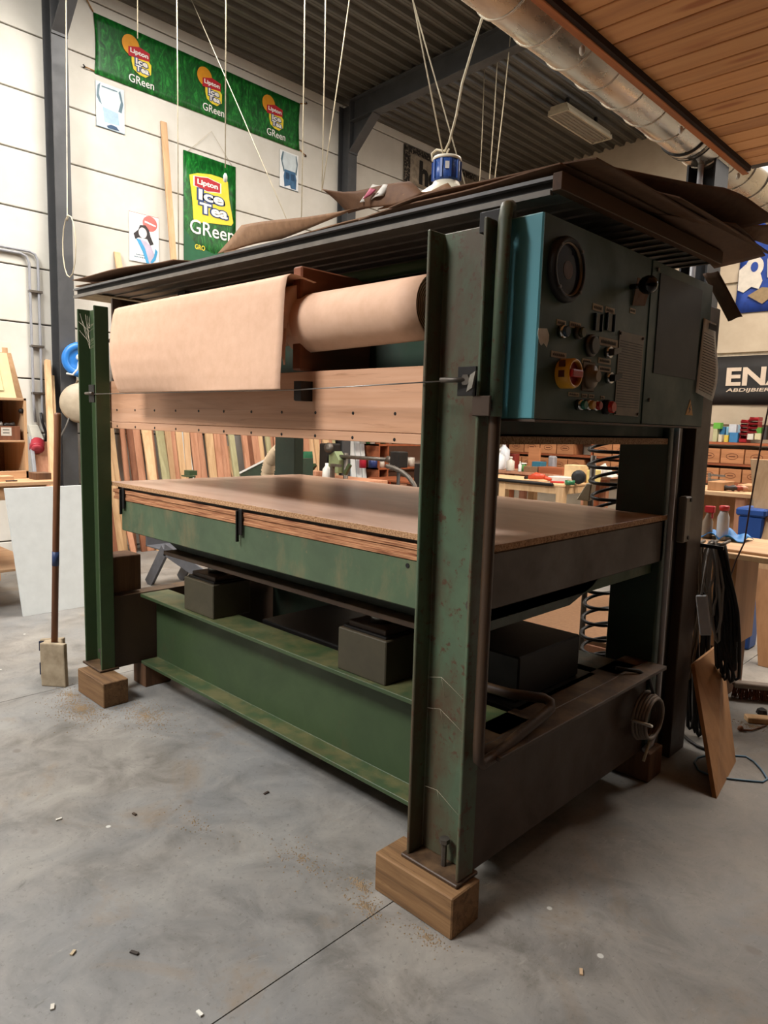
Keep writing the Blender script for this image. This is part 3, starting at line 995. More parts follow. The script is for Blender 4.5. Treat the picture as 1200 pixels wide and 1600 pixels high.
y, z = ppx(424, 336)
gr = 0.5 * (ppx(424, 178)[1] - ppx(424, 494)[1])
obj('gauge_ring', G().lathe([(gr, 0), (gr, 0.012), (gr * 0.93, 0.022), (gr * 0.83, 0.022), (gr * 0.80, 0.012)], (CX, y, z), (1, 0, 0), 40, True, False), M['black_steel'], cb)
obj('gauge_inner_ring', G().lathe([(gr * 0.81, 0), (gr * 0.81, 0.018), (gr * 0.77, 0.018), (gr * 0.77, 0.010)], (CX, y, z), (1, 0, 0), 40, True, False), plain('#7d6a52', 0.4, 0.5, 0.1, 'tarnished_brass'), cb)
obj('gauge_dial', G().lathe([(gr * 0.78, 0), (gr * 0.78, 0.009)], (CX, y, z), (1, 0, 0), 40), plain('#1d2a45', 0.15, 0, 0.3, 'dark_blue_dial'), cb)
obj('gauge_emblem', G().lathe([(gr * 0.3, 0), (gr * 0.28, 0.010)], (CX, y + 0.006, z), (1, 0, 0), 20), plain('#5a3426', 0.2, 0, 0.3, 'faded_red_print'), cb)
for k in range(4):
    a = math.radians(45 + 90 * k)
    obj('gauge_screw', G().lathe([(0.005, 0), (0.005, 0.026)], (CX, y + gr * 0.88 * math.cos(a), z + gr * 0.88 * math.sin(a)), (1, 0, 0), 8), M['dull_steel'], cb)

# black ball handle with paper tag
y, z = ppx(735, 415)
obj('ball_handle', G().tube([(CX, y, z), (CX + 0.035, y, z)], 0.008, 8).lathe([(0.003, 0), (0.018, 0.004), (0.026, 0.014), (0.029, 0.028), (0.026, 0.042), (0.016, 0.053), (0.003, 0.057)], (CX + 0.03, y, z), (1, 0, 0), 18), plain('#0f0e0e', 0.12, 0, 0.1, 'black_bakelite'), cb)
obj('cardboard_tag', G().hexa([(CX + 0.002, y + 0.015, z - 0.055), (CX + 0.004, y + 0.10, z - 0.045), (CX + 0.006, y + 0.10, z - 0.045), (CX + 0.004, y + 0.015, z - 0.055)], [(CX + 0.012, y + 0.02, z + 0.03), (CX + 0.02, y + 0.105, z + 0.025), (CX + 0.022, y + 0.105, z + 0.025), (CX + 0.014, y + 0.02, z + 0.03)]), M['cardboard_dark'], cb)

# engraved label strips
ink = plain('#2a2622', 0.7, 0, 0.1, 'label_ink')
strip = plain('#a99779', 0.6, 0, 0.15, 'yellowed_label')
for a0, b0, a1, b1 in ((556, 498, 605, 528), (615, 512, 660, 540), (387, 570, 432, 598), (447, 582, 502, 608),
                          (361, 720, 434, 748), (584, 660, 676, 692), (582, 750, 643, 776), (506, 752, 550, 776),
                          (583, 788, 643, 814), (441, 908, 494, 930), (505, 914, 531, 936), (538, 916, 564, 938), (594, 924, 612, 944), (730, 515, 758, 540)):
    ya, za = ppx(a0, b1)
    yb, zb_ = ppx(a1, b0)
    zc = (za + zb_) / 2
    hh = abs(zb_ - za) / 2 * 0.72
    lab = obj('label_strip', G().box(CX, CX + 0.0015, ya, yb, zc - hh, zc + hh), strip, cb)
    gg = G()
    nn = max(3, int((yb - ya) / 0.006))
    for kk in range(nn):
        yy = ya + (yb - ya) * (0.1 + 0.8 * kk / nn)
        gg.box(CX + 0.0015, CX + 0.0019, yy, yy + (yb - ya) * 0.5 / nn, zc - hh * 0.45, zc + hh * (0.25 + 0.25 * (kk % 2)))
    obj('strip_print', gg, ink, cb)

# two rectangular meters
for a0, a1 in ((560, 598), (615, 656)):
    ya, za = ppx(a0, 618)
    yb, zb_ = ppx(a1, 545)
    obj('meter_window', G().box(CX, CX + 0.004, ya, yb, za, zb_), plain('#0c0d0f', 0.15, 0, 0.1, 'black_glass'), cb)
    obj('meter_rim', G().box(CX, CX + 0.009, yb - 0.004, yb, za, zb_).box(CX, CX + 0.009, ya, ya + 0.003, za, zb_), plain('#4a5660', 0.3, 0.4, 0.1, 'meter_rim'), cb)


def knob(a, b, r, h, mat, rim=None, name='knob'):
    y, z = ppx(a, b)
    if rim:
        obj('bezel', G().lathe([(r * 1.25, 0), (r * 1.25, h * 0.55), (r * 1.02, h * 0.7)], (CX, y, z), (1, 0, 0), 20), rim, cb)
    return obj(name, G().lathe([(r, 0), (r, h), (r * 0.85, h * 1.12)], (CX, y, z), (1, 0, 0), 20), mat, cb)


knob(408, 625, 0.015, 0.022, plain('#1f3a52', 0.2, 0, 0.1, 'blue_lens'), M['chrome'], 'indicator_lamp')
knob(482, 630, 0.015, 0.022, plain('#3a3a1c', 0.2, 0, 0.1, 'olive_lens'), M['dull_steel'], 'indicator_lamp')
knob(486, 968, 0.013, 0.026, plain('#1d6b57', 0.25, 0, 0.1, 'green_button'), M['chrome'], 'push_button')
knob(524, 968, 0.013, 0.026, plain('#b5812a', 0.25, 0, 0.1, 'amber_button'), M['chrome'], 'push_button')
knob(556, 971, 0.013, 0.026, plain('#a01c1c', 0.25, 0, 0.1, 'red_button'), M['chrome'], 'push_button')
knob(612, 978, 0.018, 0.030, plain('#c22a1c', 0.25, 0, 0.1, 'bright_red_button'), M['black_steel'], 'stop_button')
# key selector, thermostat dial, two rotary selectors
knob(545, 690, 0.026, 0.018, plain('#35302b', 0.4, 0.2, 0.2, 'dark_knob'), M['dull_steel'], 'thermostat_dial')
y, z = ppx(536, 836)
obj('timer_plate', G().box(CX, CX + 0.003, y - 0.037, y + 0.037, z - 0.043, z + 0.043), plain('#6b5a48', 0.5, 0.2, 0.2, 'brown_plate'), cb, 0.002)
obj('timer_dial', G().lathe([(0.036, 0), (0.034, 0.014), (0.018, 0.016), (0.016, 0.032)], (CX + 0.003, y, z), (1, 0, 0), 24), plain('#7d6a55', 0.45, 0.2, 0.2, 'bronze_dial'), cb)
for a, b in ((622, 722), (626, 842)):
    y, z = ppx(a, b)
    obj('selector_base', G().lathe([(0.017, 0), (0.017, 0.016)], (CX, y, z), (1, 0, 0), 18), M['chrome'], cb)
    obj('selector_lever', G().hexa([(CX + 0.016, y - 0.012, z - 0.012), (CX + 0.032, y - 0.012, z - 0.012), (CX + 0.032, y + 0.035, z + 0.002), (CX + 0.016, y + 0.035, z + 0.002)], [(CX + 0.016, y - 0.012, z + 0.008), (CX + 0.032, y - 0.012, z + 0.008), (CX + 0.032, y + 0.035, z + 0.016), (CX + 0.016, y + 0.035, z + 0.016)]), M['black_rubber'] if b > 800 else M['dull_steel'], cb)
# main switch: yellow ring, red handle
y, z = ppx(416, 822)
yr = 0.5 * (ppx(416, 750)[1] - ppx(416, 892)[1])
yel = plain('#e0a02a', 0.4, 0, 0.1, 'signal_yellow')
red = plain('#b21d1d', 0.35, 0, 0.1, 'signal_red')
obj('switch_ring', G().lathe([(yr, 0), (yr, 0.036), (yr * 0.93, 0.042), (yr * 0.80, 0.042), (yr * 0.78, 0.030)], (CX, y, z), (1, 0, 0), 32, True, False), yel, cb)
obj('switch_disc', G().lathe([(yr * 0.8, 0), (yr * 0.8, 0.030)], (CX, y, z), (1, 0, 0), 32), red, cb)
obj('switch_handle', G().box(CX + 0.03, CX + 0.05, y - yr * 0.72, y + yr * 0.72, z - 0.011, z + 0.011), red, cb, 0.005, 2)
for dz in (0.026, -0.002):
    obj('switch_slot', G().box(CX + 0.012, CX + 0.030, y - yr - 0.001, y - yr + 0.004, z + dz - 0.010, z + dz + 0.008), plain('#5a2418', 0.6, 0, 0.1, 'slot_brown'), cb)
# torn sticker
ya, za = ppx(297, 690)
yb, zb_ = ppx(354, 612)
obj('torn_sticker', G().prism([(ya, za + 0.03), (ya + 0.012, za + 0.008), (ya + 0.02, za + 0.002), (ya + 0.032, za + 0.010), (yb - 0.008, za + 0.0), (yb, za + 0.02), (yb, zb_ - 0.015), (yb - 0.012, zb_), (ya + 0.002, zb_ - 0.004)], 'x', CX, CX + 0.001), M['white_paper'], cb)
# instruction plate
ya, za = ppx(653, 1018)
yb, zb_ = ppx(786, 622)
ya = ppx(668, 820)[0]
yb = ppx(783, 840)[0]
za = ppx(720, 1020)[1]
zb_ = ppx(728, 630)[1]
obj('instruction_plate', G().box(CX, CX + 0.0025, ya, yb, za, zb_), plain('#5f5144', 0.4, 0.3, 0.25, 'brown_metal_plate'), cb, 0.001)
lm = plain('#2f2720', 0.6, 0, 0.1, 'engraved_line')
ln0 = None
for k in range(26):
    z = zb_ - 0.03 - k * (zb_ - za - 0.05) / 26
    if ln0 is None:
        ln0 = obj('engraved_line', G().box(CX + 0.0025, CX + 0.003, ya + 0.01, yb - 0.01, z - 0.0012, z + 0.0012), lm, cb)
        l0 = POSN[ln0.name].copy()
        z00 = z
    else:
        dup_part(ln0, cb, l0 + Vector((0, 0, z - z00)))
for yy in (ya + 0.008, yb - 0.008):
    for zz in (za + 0.008, zb_ - 0.008):
        obj('plate_screw', G().lathe([(0.005, 0), (0.004, 0.004)], (CX + 0.0025, yy, zz), (1, 0, 0), 8), M['dull_steel'], cb)
# door hardware and warning triangle
for a, b in ((858, 335), (816, 945)):
    y, z = ppx(a, b)
    obj('door_screw', G().lathe([(0.007, 0), (0.006, 0.006)], (CX + 0.003, y, z), (1, 0, 0), 10), M['dull_steel'], cb)
y0, z0 = ppx(988, 1015)
y1, _ = ppx(1022, 1018)
_, z1 = ppx(1006, 940)
obj('warning_triangle', G().prism([(y0, z0), (y1, z0), ((y0 + y1) / 2, z1)], 'x', CX + 0.003, CX + 0.0042), plain('#c08a2a', 0.5, 0, 0.15, 'warning_amber'), cb)
ym = (y0 + y1) / 2
hz = z1 - z0
obj('lightning_mark', G().prism([(ym - 0.004, z0 + hz * 0.12), (ym + 0.012, z0 + hz * 0.42), (ym + 0.002, z0 + hz * 0.42), (ym + 0.008, z0 + hz * 0.72), (ym - 0.010, z0 + hz * 0.36), (ym, z0 + hz * 0.36)], 'x', CX + 0.0042, CX + 0.005), M['black_rubber'], cb)
obj('box_lip', G().box(-1.165, CX + 0.004, CY0, CY1, CZ0 - 0.006, CZ0), plain('#5a4a3c', 0.6, 0, 0.2, 'brown_lip'), cb)

# ================================================================== paper rolls


def spiral(xc, y, z, r0, r1, turns):
    pts = []
    N = turns * 20
    for k in range(N + 1):
        a = 2 * math.pi * k / 20
        r = r0 + (r1 - r0) * k / N
        pts.append((xc, y + r * math.cos(a), z + r * math.sin(a)))
    return pts


pl = thing('paper_roll', 'brown kraft paper roll with a sheet hanging down in front', 'paper roll', (-2.6, 1.65, 1.78))
obj('roll', G().lathe([(0.02, 0), (0.105, 0), (0.105, 1.22), (0.02, 1.22)], (-3.23, 1.65, 1.885), (1, 0, 0), 40), M['kraft'], pl)
prof_l = [(1.66, 1.992), (1.62, 1.997), (1.575, 2.003), (1.535, 2.005), (1.516, 1.995), (1.505, 1.965), (1.494, 1.90), (1.487, 1.83), (1.490, 1.75), (1.503, 1.68), (1.522, 1.63), (1.533, 1.612)]
prof_r = [(1.66, 1.992), (1.62, 1.997), (1.580, 2.002), (1.547, 2.003), (1.532, 1.990), (1.524, 1.95), (1.520, 1.88), (1.517, 1.80), (1.512, 1.73), (1.507, 1.67), (1.505, 1.63), (1.505, 1.609)]


def hang(u, v):
    t = v * 11
    k = min(int(t), 10)
    f = t - k
    a = [prof_l[k][i] * (1 - f) + prof_l[k + 1][i] * f for i in (0, 1)]
    b = [prof_r[k][i] * (1 - f) + prof_r[k + 1][i] * f for i in (0, 1)]
    s_ = u * u * (3 - 2 * u)
    y = a[0] * (1 - s_) + b[0] * s_
    z = a[1] * (1 - s_) + b[1] * s_
    y += 0.004 * math.sin(u * 9 + v * 4) * v - 0.03 * math.sin(math.pi * u) * max(0, v - 0.55) ** 1.0 * 0.5
    return (-3.245 + u * 1.275 + 0.03 * max(0, v - 0.8) * (1 - u), y, z)


obj('hanging_sheet', G().sheet(hang, 34, 44, 0.0012), M['kraft'], pl)

pr_ = thing('paper_roll', 'short brown kraft paper roll with layered end beside the near post', 'paper roll', (-1.72, 1.68, 1.76))
RC = (1.672, 1.862)
obj('roll', G().lathe([(0.02, 0), (0.092, 0), (0.092, 0.56), (0.02, 0.56)], (-1.985, RC[0], RC[1]), (1, 0, 0), 40), M['kraft'], pr_)
obj('roll_layers', G().tube(spiral(-1.4235, RC[0], RC[1], 0.02, 0.09, 9), 0.0018, 4), M['cardboard_dark'], pr_)


def loose(u, v):
    a = math.radians(70 + 190 * v)
    r = 0.094 + 0.010 * v * v + 0.012 * v ** 3 * (1 - u)
    return (-2.055 + u * 0.64, RC[0] + r * math.cos(a), RC[1] + r * math.sin(a))


obj('loose_sheet', G().sheet(loose, 6, 30, 0.0012), M['kraft'], pr_)


def curl(u, v):
    return (-2.055 + 0.05 * u * (1 - 0.8 * v), RC[0] - 0.108 + 0.02 * v * v, RC[1] - 0.02 - 0.14 * v)


obj('paper_tail', G().sheet(curl, 4, 8, 0.0012), M['kraft'], pr_)

# ================================================================== panel roof lying on the press, cardboard on top
ZC = 2.142
A, B, Cc, Dd = Vector((-3.985, 1.635, ZC)), Vector((-1.075, 1.75, ZC)), Vector((-1.045, 2.86, ZC)), Vector((-3.955, 2.86, ZC))
canopy = thing('roof_panel', 'ribbed metal sandwich panel laid across the top of the press', 'panel', (-2.5, 2.25, ZC))


def lerp4(u, v, z):
    q = (A * (1 - u) + B * u) * (1 - v) + (Dd * (1 - u) + Cc * u) * v
    return Vector((q.x, q.y, z))


def slab(g, u0, u1, v0, v1, z0, z1):
    return g.hexa([lerp4(u0, v0, z0), lerp4(u1, v0, z0), lerp4(u1, v1, z0), lerp4(u0, v1, z0)], [lerp4(u0, v0, z1), lerp4(u1, v0, z1), lerp4(u1, v1, z1), lerp4(u0, v1, z1)])


skin = plain('#7a736a', 0.4, 0.3, 0.2, 'panel_underside')
obj('lower_skin', slab(G(), 0, 1, 0, 1, ZC + 0.006, ZC + 0.012), skin, canopy)
obj('core', slab(G(), 0.002, 0.995, 0.012, 0.99, ZC + 0.012, ZC + 0.034), M['black_steel'], canopy)
obj('upper_skin', slab(G(), 0, 1, -0.004, 1, ZC + 0.034, ZC + 0.044), plain('#6d6a68', 0.4, 0.3, 0.15, 'panel_top_skin'), canopy)
for k in range(15):
    v0 = 0.02 + k * 0.068
    obj('rib', slab(G(), 0.02, 0.998, v0, v0 + 0.012, ZC, ZC + 0.006), skin, canopy)
obj('front_lip', slab(G(), 0, 0.995, -0.004, 0.008, ZC - 0.006, ZC + 0.008), skin, canopy)
obj('insulation_end', slab(G(), 0.0, 0.075, 0.0, 1.0, ZC - 0.004, ZC + 0.002), plain('#c9b391', 0.9, 0, 0.25, 'chip_insulation'), canopy)
obj('end_batten', G().hexa([B + Vector((0, -0.02, -0.004)), B + Vector((0.03, -0.02, -0.004)), Cc + Vector((0.03, 0, -0.004)), Cc + Vector((0, 0, -0.004))], [B + Vector((0, -0.02, 0.044)), B + Vector((0.03, -0.02, 0.044)), Cc + Vector((0.03, 0, 0.044)), Cc + Vector((0, 0, 0.044))]), wood('dark_batten_wood', '#6b4625', '#5a391c', '#3d2512', 'y', 20.0, 1.0, 0.6), canopy, 0.002)
obj('bearer', G().box(-3.35, -3.28, 1.9, 2.8, 2.05, ZC), M['black_steel'], canopy)
obj('bearer', G().box(-1.45, -1.38, 1.9, 2.8, 2.05, ZC), M['black_steel'], canopy)


def card(label, corners, m, bow=(0, 0, 0.0), twist=0.0, th=0.004, nu=14, nv=8, name='cardboard_sheet', wave=0.006):
    """corners given as front-left, front-right, back-right, back-left"""
    q = [Vector(c) for c in corners]
    bw = Vector(bow)

    def fn(u, v):
        p = (q[0] * (1 - u) + q[1] * u) * (1 - v) + (q[3] * (1 - u) + q[2] * u) * v
        p = p + bw * (4 * u * (1 - u)) + Vector((0, 0, wave * math.sin(u * 7 + v * 3 + len(label))))
        return p
    return tag(obj(name, G().sheet(fn, nu, nv, th), M[m]), label, 'cardboard')


ZT = ZC + 0.052
def cz(px, py, z): return P(px, py, 'z', z)


card('dark cardboard sheet jutting out at the left end of the stack', [cz(113, 436, 2.235), cz(270, 404, 2.22), (-2.3, 2.6, 2.21), (-3.7, 2.7, 2.23)], 'cardboard_dark')
card('long flat cardboard sheet lying along the front edge', [cz(118, 449, 2.20), cz(420, 386, 2.200), (-2.0, 2.7, 2.20), (-3.9, 2.75, 2.205)], 'cardboard')
card('tan cardboard flap bent up before the tall leaf-print poster', [cz(340, 396, 2.215), cz(440, 372, 2.215), cz(560, 326, 2.225), cz(378, 352, 2.30)], 'cardboard', (0, 0, 0.0), nu=8, wave=0.003)
card('wide cardboard sheet in the middle of the stack front', [cz(350, 395, 2.205), cz(640, 325, 2.225), (-1.5, 2.7, 2.23), (-2.6, 2.7, 2.22)], 'cardboard')
card('raised brown cardboard flap beside the torn white packet', [cz(545, 332, 2.25), cz(660, 303, 2.25), cz(640, 284, 2.31), cz(503, 297, 2.33)], 'cardboard_dark', (0, 0, -0.01), nu=8)
card('grey-brown cardboard flap below the hanging lamp', [cz(590, 325, 2.245), cz(715, 302, 2.245), cz(700, 289, 2.28), cz(630, 306, 2.26)], 'cardboard', nu=8)
card('large cardboard sheet bowed up over the near right corner', [cz(560, 345, 2.205), (-1.06, 1.74, 2.205), (-1.02, 2.75, 2.22), (-2.1, 2.75, 2.22)], 'cardboard_dark', (0, 0, 0.008))
card('brown cardboard sheet arching above the control box', [(-1.70, 1.74, 2.21), (-0.97, 1.77, 2.205), (-0.93, 2.5, 2.20), (-1.6, 2.6, 2.30)], 'cardboard_dark', (0.0, 0, 0.022))
card('brown cardboard sheet sagging over the right edge of the stack', [(-1.3, 2.2, 2.30), (-0.90, 2.15, 2.19), (-0.86, 3.05, 2.16), (-1.25, 3.05, 2.30)], 'cardboard_dark', (0, 0, 0.03))
card('wide cardboard sheet sticking out behind the stack at right', [cz(955, 262, 2.27), cz(1075, 372, 2.24), cz(1218, 342, 2.29), cz(1130, 292, 2.34)], 'cardboard_dark', (0, 0, 0.005), wave=0.004)
card('dark cardboard corner drooping in front of the blue banner', [cz(1020, 335, 2.205), cz(1116, 420, 2.16), cz(1196, 398, 2.19), cz(1150, 348, 2.24)], 'cardboard_dark', (0, 0, 0.005), wave=0.003)
card('light-edged cardboard sheet end poking out at far right', [cz(1130, 352, 2.26), cz(1150, 366, 2.24), cz(1225, 392, 2.25), cz(1225, 352, 2.30)], 'cardboard', (0, 0, 0.003), nu=6, wave=0.002)
q0, q1, q2, q3 = P(1098, 428, 'y', 2.95), P(1122, 424, 'y', 2.95), P(1160, 494, 'y', 3.0), P(1138, 502, 'y', 3.0)
card('narrow cardboard strip hanging down from the right corner', [q0, q1, q2, q3], 'cardboard_dark', nu=4, name='cardboard_strip', wave=0.002)
# torn white packet
q = P(578, 300, 'z', 2.30)
pk = thing('torn_packet', 'torn white and pink paper packet on the raised cardboard', 'packet', (q.x, q.y, 2.27))
q4 = [P(562, 316, 'y', q.y - 0.02), P(600, 306, 'y', q.y), P(612, 290, 'y', q.y + 0.02), P(582, 288, 'y', q.y)]
obj('wrapper', G().sheet(lambda u, v: (q4[0] * (1 - u) + q4[1] * u) * (1 - v) + (q4[3] * (1 - u) + q4[2] * u) * v + Vector((0, 0.01 * math.sin(6 * u), 0)), 6, 4, 0.002), M['white_paper'], pk)
q5 = [P(566, 312, 'y', q.y - 0.03), P(580, 305, 'y', q.y - 0.02), P(588, 296, 'y', q.y - 0.02), P(578, 294, 'y', q.y - 0.02)]
obj('pink_print', G().sheet(lambda u, v: (q5[0] * (1 - u) + q5[1] * u) * (1 - v) + (q5[3] * (1 - u) + q5[2] * u) * v, 3, 3, 0.001), plain('#b5485f', 0.6, 0, 0.2, 'pink_print'), pk)

# inspection sheet taped to the end of the control box
sh = thing('notice_sheet', 'curled white notice sheet taped to the end of the control box', 'paper', (-1.02, 2.93, 1.58))
c4 = [P(1087, 613, 'x', -1.035), P(1113, 627, 'x', -1.02), P(1124, 506, 'x', -1.03), P(1100, 497, 'x', -1.038)]
obj('sheet', G().sheet(lambda u, v: (c4[0] * (1 - u) + c4[1] * u) * (1 - v) + (c4[3] * (1 - u) + c4[2] * u) * v + Vector((0.012 * math.sin(v * 5) * u, 0, 0)), 6, 12, 0.001), M['white_paper'], sh)
for k in range(22):
    v = 0.06 + k * 0.036
    a_ = [(c4[0] * (1 - u) + c4[1] * u) * (1 - v) + (c4[3] * (1 - u) + c4[2] * u) * v + Vector((0.012 * math.sin(v * 5) * u + 0.0015, 0, 0)) for u in (0.12, 0.45, 0.85)]
    obj('printed_line', G().tube(a_, 0.0011, 4), ink, sh)
a_ = [(c4[0] * (1 - u) + c4[1] * u) * 0.08 + (c4[3] * (1 - u) + c4[2] * u) * 0.92 + Vector((0.004, 0, 0)) for u in (0.3, 0.8)]
obj('printed_heading', G().bar(a_[0], a_[1], 0.022, 0.002, (1, 0, 0)), ink, sh)

# ================================================================== banners and posters on the left wall
XB = XW + 0.012


def brand_panel(o0, w, h, par, big):
    """printed drinks logo; o0 lower-left of the field w x h"""
    o0 = Vector(o0)
    n = 0.0035
    orange = plain('#d9921e', 0.5, 0, 0.1, 'orange_print')
    yellow = plain('#e6cf35', 0.5, 0, 0.08, 'yellow_print')
    redp = plain('#b3202a', 0.5, 0, 0.08, 'red_print')
    bluep = plain('#27416f', 0.5, 0, 0.08, 'navy_print')
    whitep = plain('#e6e4dc', 0.5, 0, 0.04, 'white_print')

    def pt(a, b):
        return o0 + Vector((0, a, b))
    if not big:
        obj('sun_disc', flat_poly(ellipse(0.403, 0.425, 0.10, 0.105, 28), o0, UY, UZ, n), orange, par)
        obj('halo', flat_poly([(0.43, 0.19), (0.50, 0.155), (0.57, 0.15), (0.635, 0.20), (0.64, 0.30), (0.60, 0.34), (0.41, 0.34), (0.41, 0.26)], o0, UY, UZ, n), yellow, par)
        obj('name_plaque', flat_poly([(0.373, 0.31), (0.50, 0.318), (0.62, 0.33), (0.622, 0.415), (0.50, 0.44), (0.373, 0.405)], o0, UY, UZ, n + 0.0012), redp, par)
        text_mesh('plaque_lettering', 'Lipton', pt(0.498, 0.368), UY, UZ, whitep, par, width=0.21, height=0.062, bold=0.03, depth=n + 0.006, center=True)
        for nm, off, mt, dd in (('lettering_outline', 0.14, bluep, 0.003), ('lettering', 0.03, whitep, 0.006)):
            text_mesh(nm, 'Ice', pt(0.524, 0.285), UY, UZ, mt, par, width=0.14, height=0.062, bold=off, depth=n + dd, center=True, fit=0.03)
            text_mesh(nm, 'Tea', pt(0.529, 0.215), UY, UZ, mt, par, width=0.155, height=0.062, bold=off, depth=n + dd + 0.0008, center=True, fit=0.03)
        text_mesh('flavour_lettering', 'GReen', pt(0.522, 0.092), UY, UZ, whitep, par, width=0.295, height=0.085, bold=0.004, depth=n + 0.002, center=True)
    else:
        halo = [(w * 0.10, h * 0.80), (w * 0.25, h * 0.835), (w * 0.5, h * 0.86), (w * 0.70, h * 0.86), (w * 0.83, h * 0.84), (w * 0.86, h * 0.68), (w * 0.94, h * 0.48), (w * 0.90, h * 0.45), (w * 0.5, h * 0.425), (w * 0.2, h * 0.40), (w * 0.17, h * 0.43), (w * 0.15, h * 0.6)]
        obj('halo', flat_poly(halo[::-1], o0, UY, UZ, n), yellow, par)
        for nm, sx, mt, dd in (('plaque_border', 1.1, whitep, 0.001), ('name_plaque', 1.0, redp, 0.002)):
            cx, cy = w * 0.437, h * 0.76
            pq = [(-0.24, -0.040), (-0.12, -0.048), (0, -0.060), (0.12, -0.048), (0.24, -0.040), (0.24, 0.040), (0.12, 0.048), (0, 0.060), (-0.12, 0.048), (-0.24, 0.040)]
            obj(nm, flat_poly([(cx + a * w * sx, cy + b * h * sx) for a, b in pq], o0, UY, UZ, n + dd), mt, par)
        text_mesh('plaque_lettering', 'Lipton', pt(w * 0.437, h * 0.757), UY, UZ, whitep, par, width=w * 0.39, height=h * 0.06, bold=0.035, depth=n + 0.007, center=True)
        for nm, off, mt, dd in (('lettering_outline', 0.115, bluep, 0.004), ('lettering', 0.035, whitep, 0.008)):
            text_mesh(nm, 'Ice', pt(w * 0.505, h * 0.655), UY, UZ, mt, par, width=w * 0.48, height=h * 0.095, bold=off, depth=n + dd, center=True, fit=0.035)
            text_mesh(nm, 'Tea', pt(w * 0.55, h * 0.54), UY, UZ, mt, par, width=w * 0.54, height=h * 0.095, bold=off, depth=n + dd + 0.001, center=True, fit=0.035)
        text_mesh('flavour_lettering', 'GReen', pt(w * 0.53, h * 0.36), UY, UZ, whitep, par, width=w * 0.85, height=h * 0.125, bold=0.008, depth=n + 0.003, center=True)
        text_mesh('slogan_lettering', 'GRO', pt(w * 0.29, h * 0.184), UY, UZ, yellow, par, width=w * 0.19, height=h * 0.045, bold=0.02, depth=n + 0.003, center=True)


ban = thing('banner', 'long green leaf-print banner with three drink logos on the wall', 'banner', (XB, 4.85, 5.09))
BY0, BY1, BZ0, BZ1 = 3.47, 6.235, 5.095, 5.692
obj('cloth', G().sheet(lambda u, v: (XB + 0.004 * math.sin(u * 23) * (0.3 + v * 0) - 0.002, BY0 + (BY1 - BY0) * u + 0.018 * math.sin(math.pi * v) * (1 if u < 0.01 else (-1 if u > 0.99 else 0)), BZ0 + (BZ1 - BZ0) * v), 40, 8, 0.002), M['leaf'], ban)
for k in range(3):
    sw = (BY1 - BY0) / 3
    brand_panel((XB + 0.005, BY0 + (0.0, 0.915, 1.845)[k], BZ0), sw, BZ1 - BZ0, ban, False)
    if k:
        obj('seam', flat_poly(rect(-0.003, 0, 0.003, BZ1 - BZ0), (XB + 0.004, BY0 + k * sw, BZ0), UY, UZ, 0.001), plain('#0a3f15', 0.6, 0, 0.1, 'dark_green_seam'), ban)
for (yy, zz, dy, dz) in ((BY0, BZ1, -0.13, 0.16), (BY0, BZ0 + 0.02, -0.11, 0.0), (BY1, BZ1, 0.10, 0.03), (BY1, BZ0 + 0.02, 0.10, -0.06)):
    tie = obj('elastic_tie', G().tube([(XB, yy, zz), (XB + 0.01, yy + dy * 0.6, zz + dz * 0.6), (XB + 0.008, yy + dy, zz + dz)], 0.006, 6), plain('#9a6a2c', 0.7, 0, 0.1, 'orange_elastic'), ban)
    obj('wall_hook', G().tube([(XW, yy + dy, zz + dz), (XW + 0.03, yy + dy, zz + dz), (XW + 0.035, yy + dy - 0.02, zz + dz + 0.012)], 0.007, 6), M['black_steel'], ban)

po = thing('poster', 'tall green leaf-print drink poster above the cardboard', 'poster', (XB, 4.87, 3.32))
obj('sheet', G().sheet(lambda u, v: (XB + 0.003 * math.sin(u * 5), 4.503 + 0.728 * u, 3.32 + 1.302 * v), 12, 4, 0.0015), M['leaf'], po)
obj('lower_field', flat_poly([(0.0, 0.0), (0.728, 0.0), (0.728, 0.30), (0.4, 0.20), (0.18, 0.25), (0.0, 0.42)], (XB + 0.003, 4.503, 3.32), UY, UZ, 0.0015), plain('#0d5a35', 0.5, 0, 0.1, 'bottle_green_print'), po)
brand_panel((XB + 0.005, 4.503, 3.32), 0.728, 1.302, po, True)
obj('hanging_string', G().tube([(XB + 0.004, 4.56, 4.62), (XB + 0.02, 4.87, 4.93), (XB + 0.004, 5.17, 4.62)], 0.003, 5), M['rope'], po)

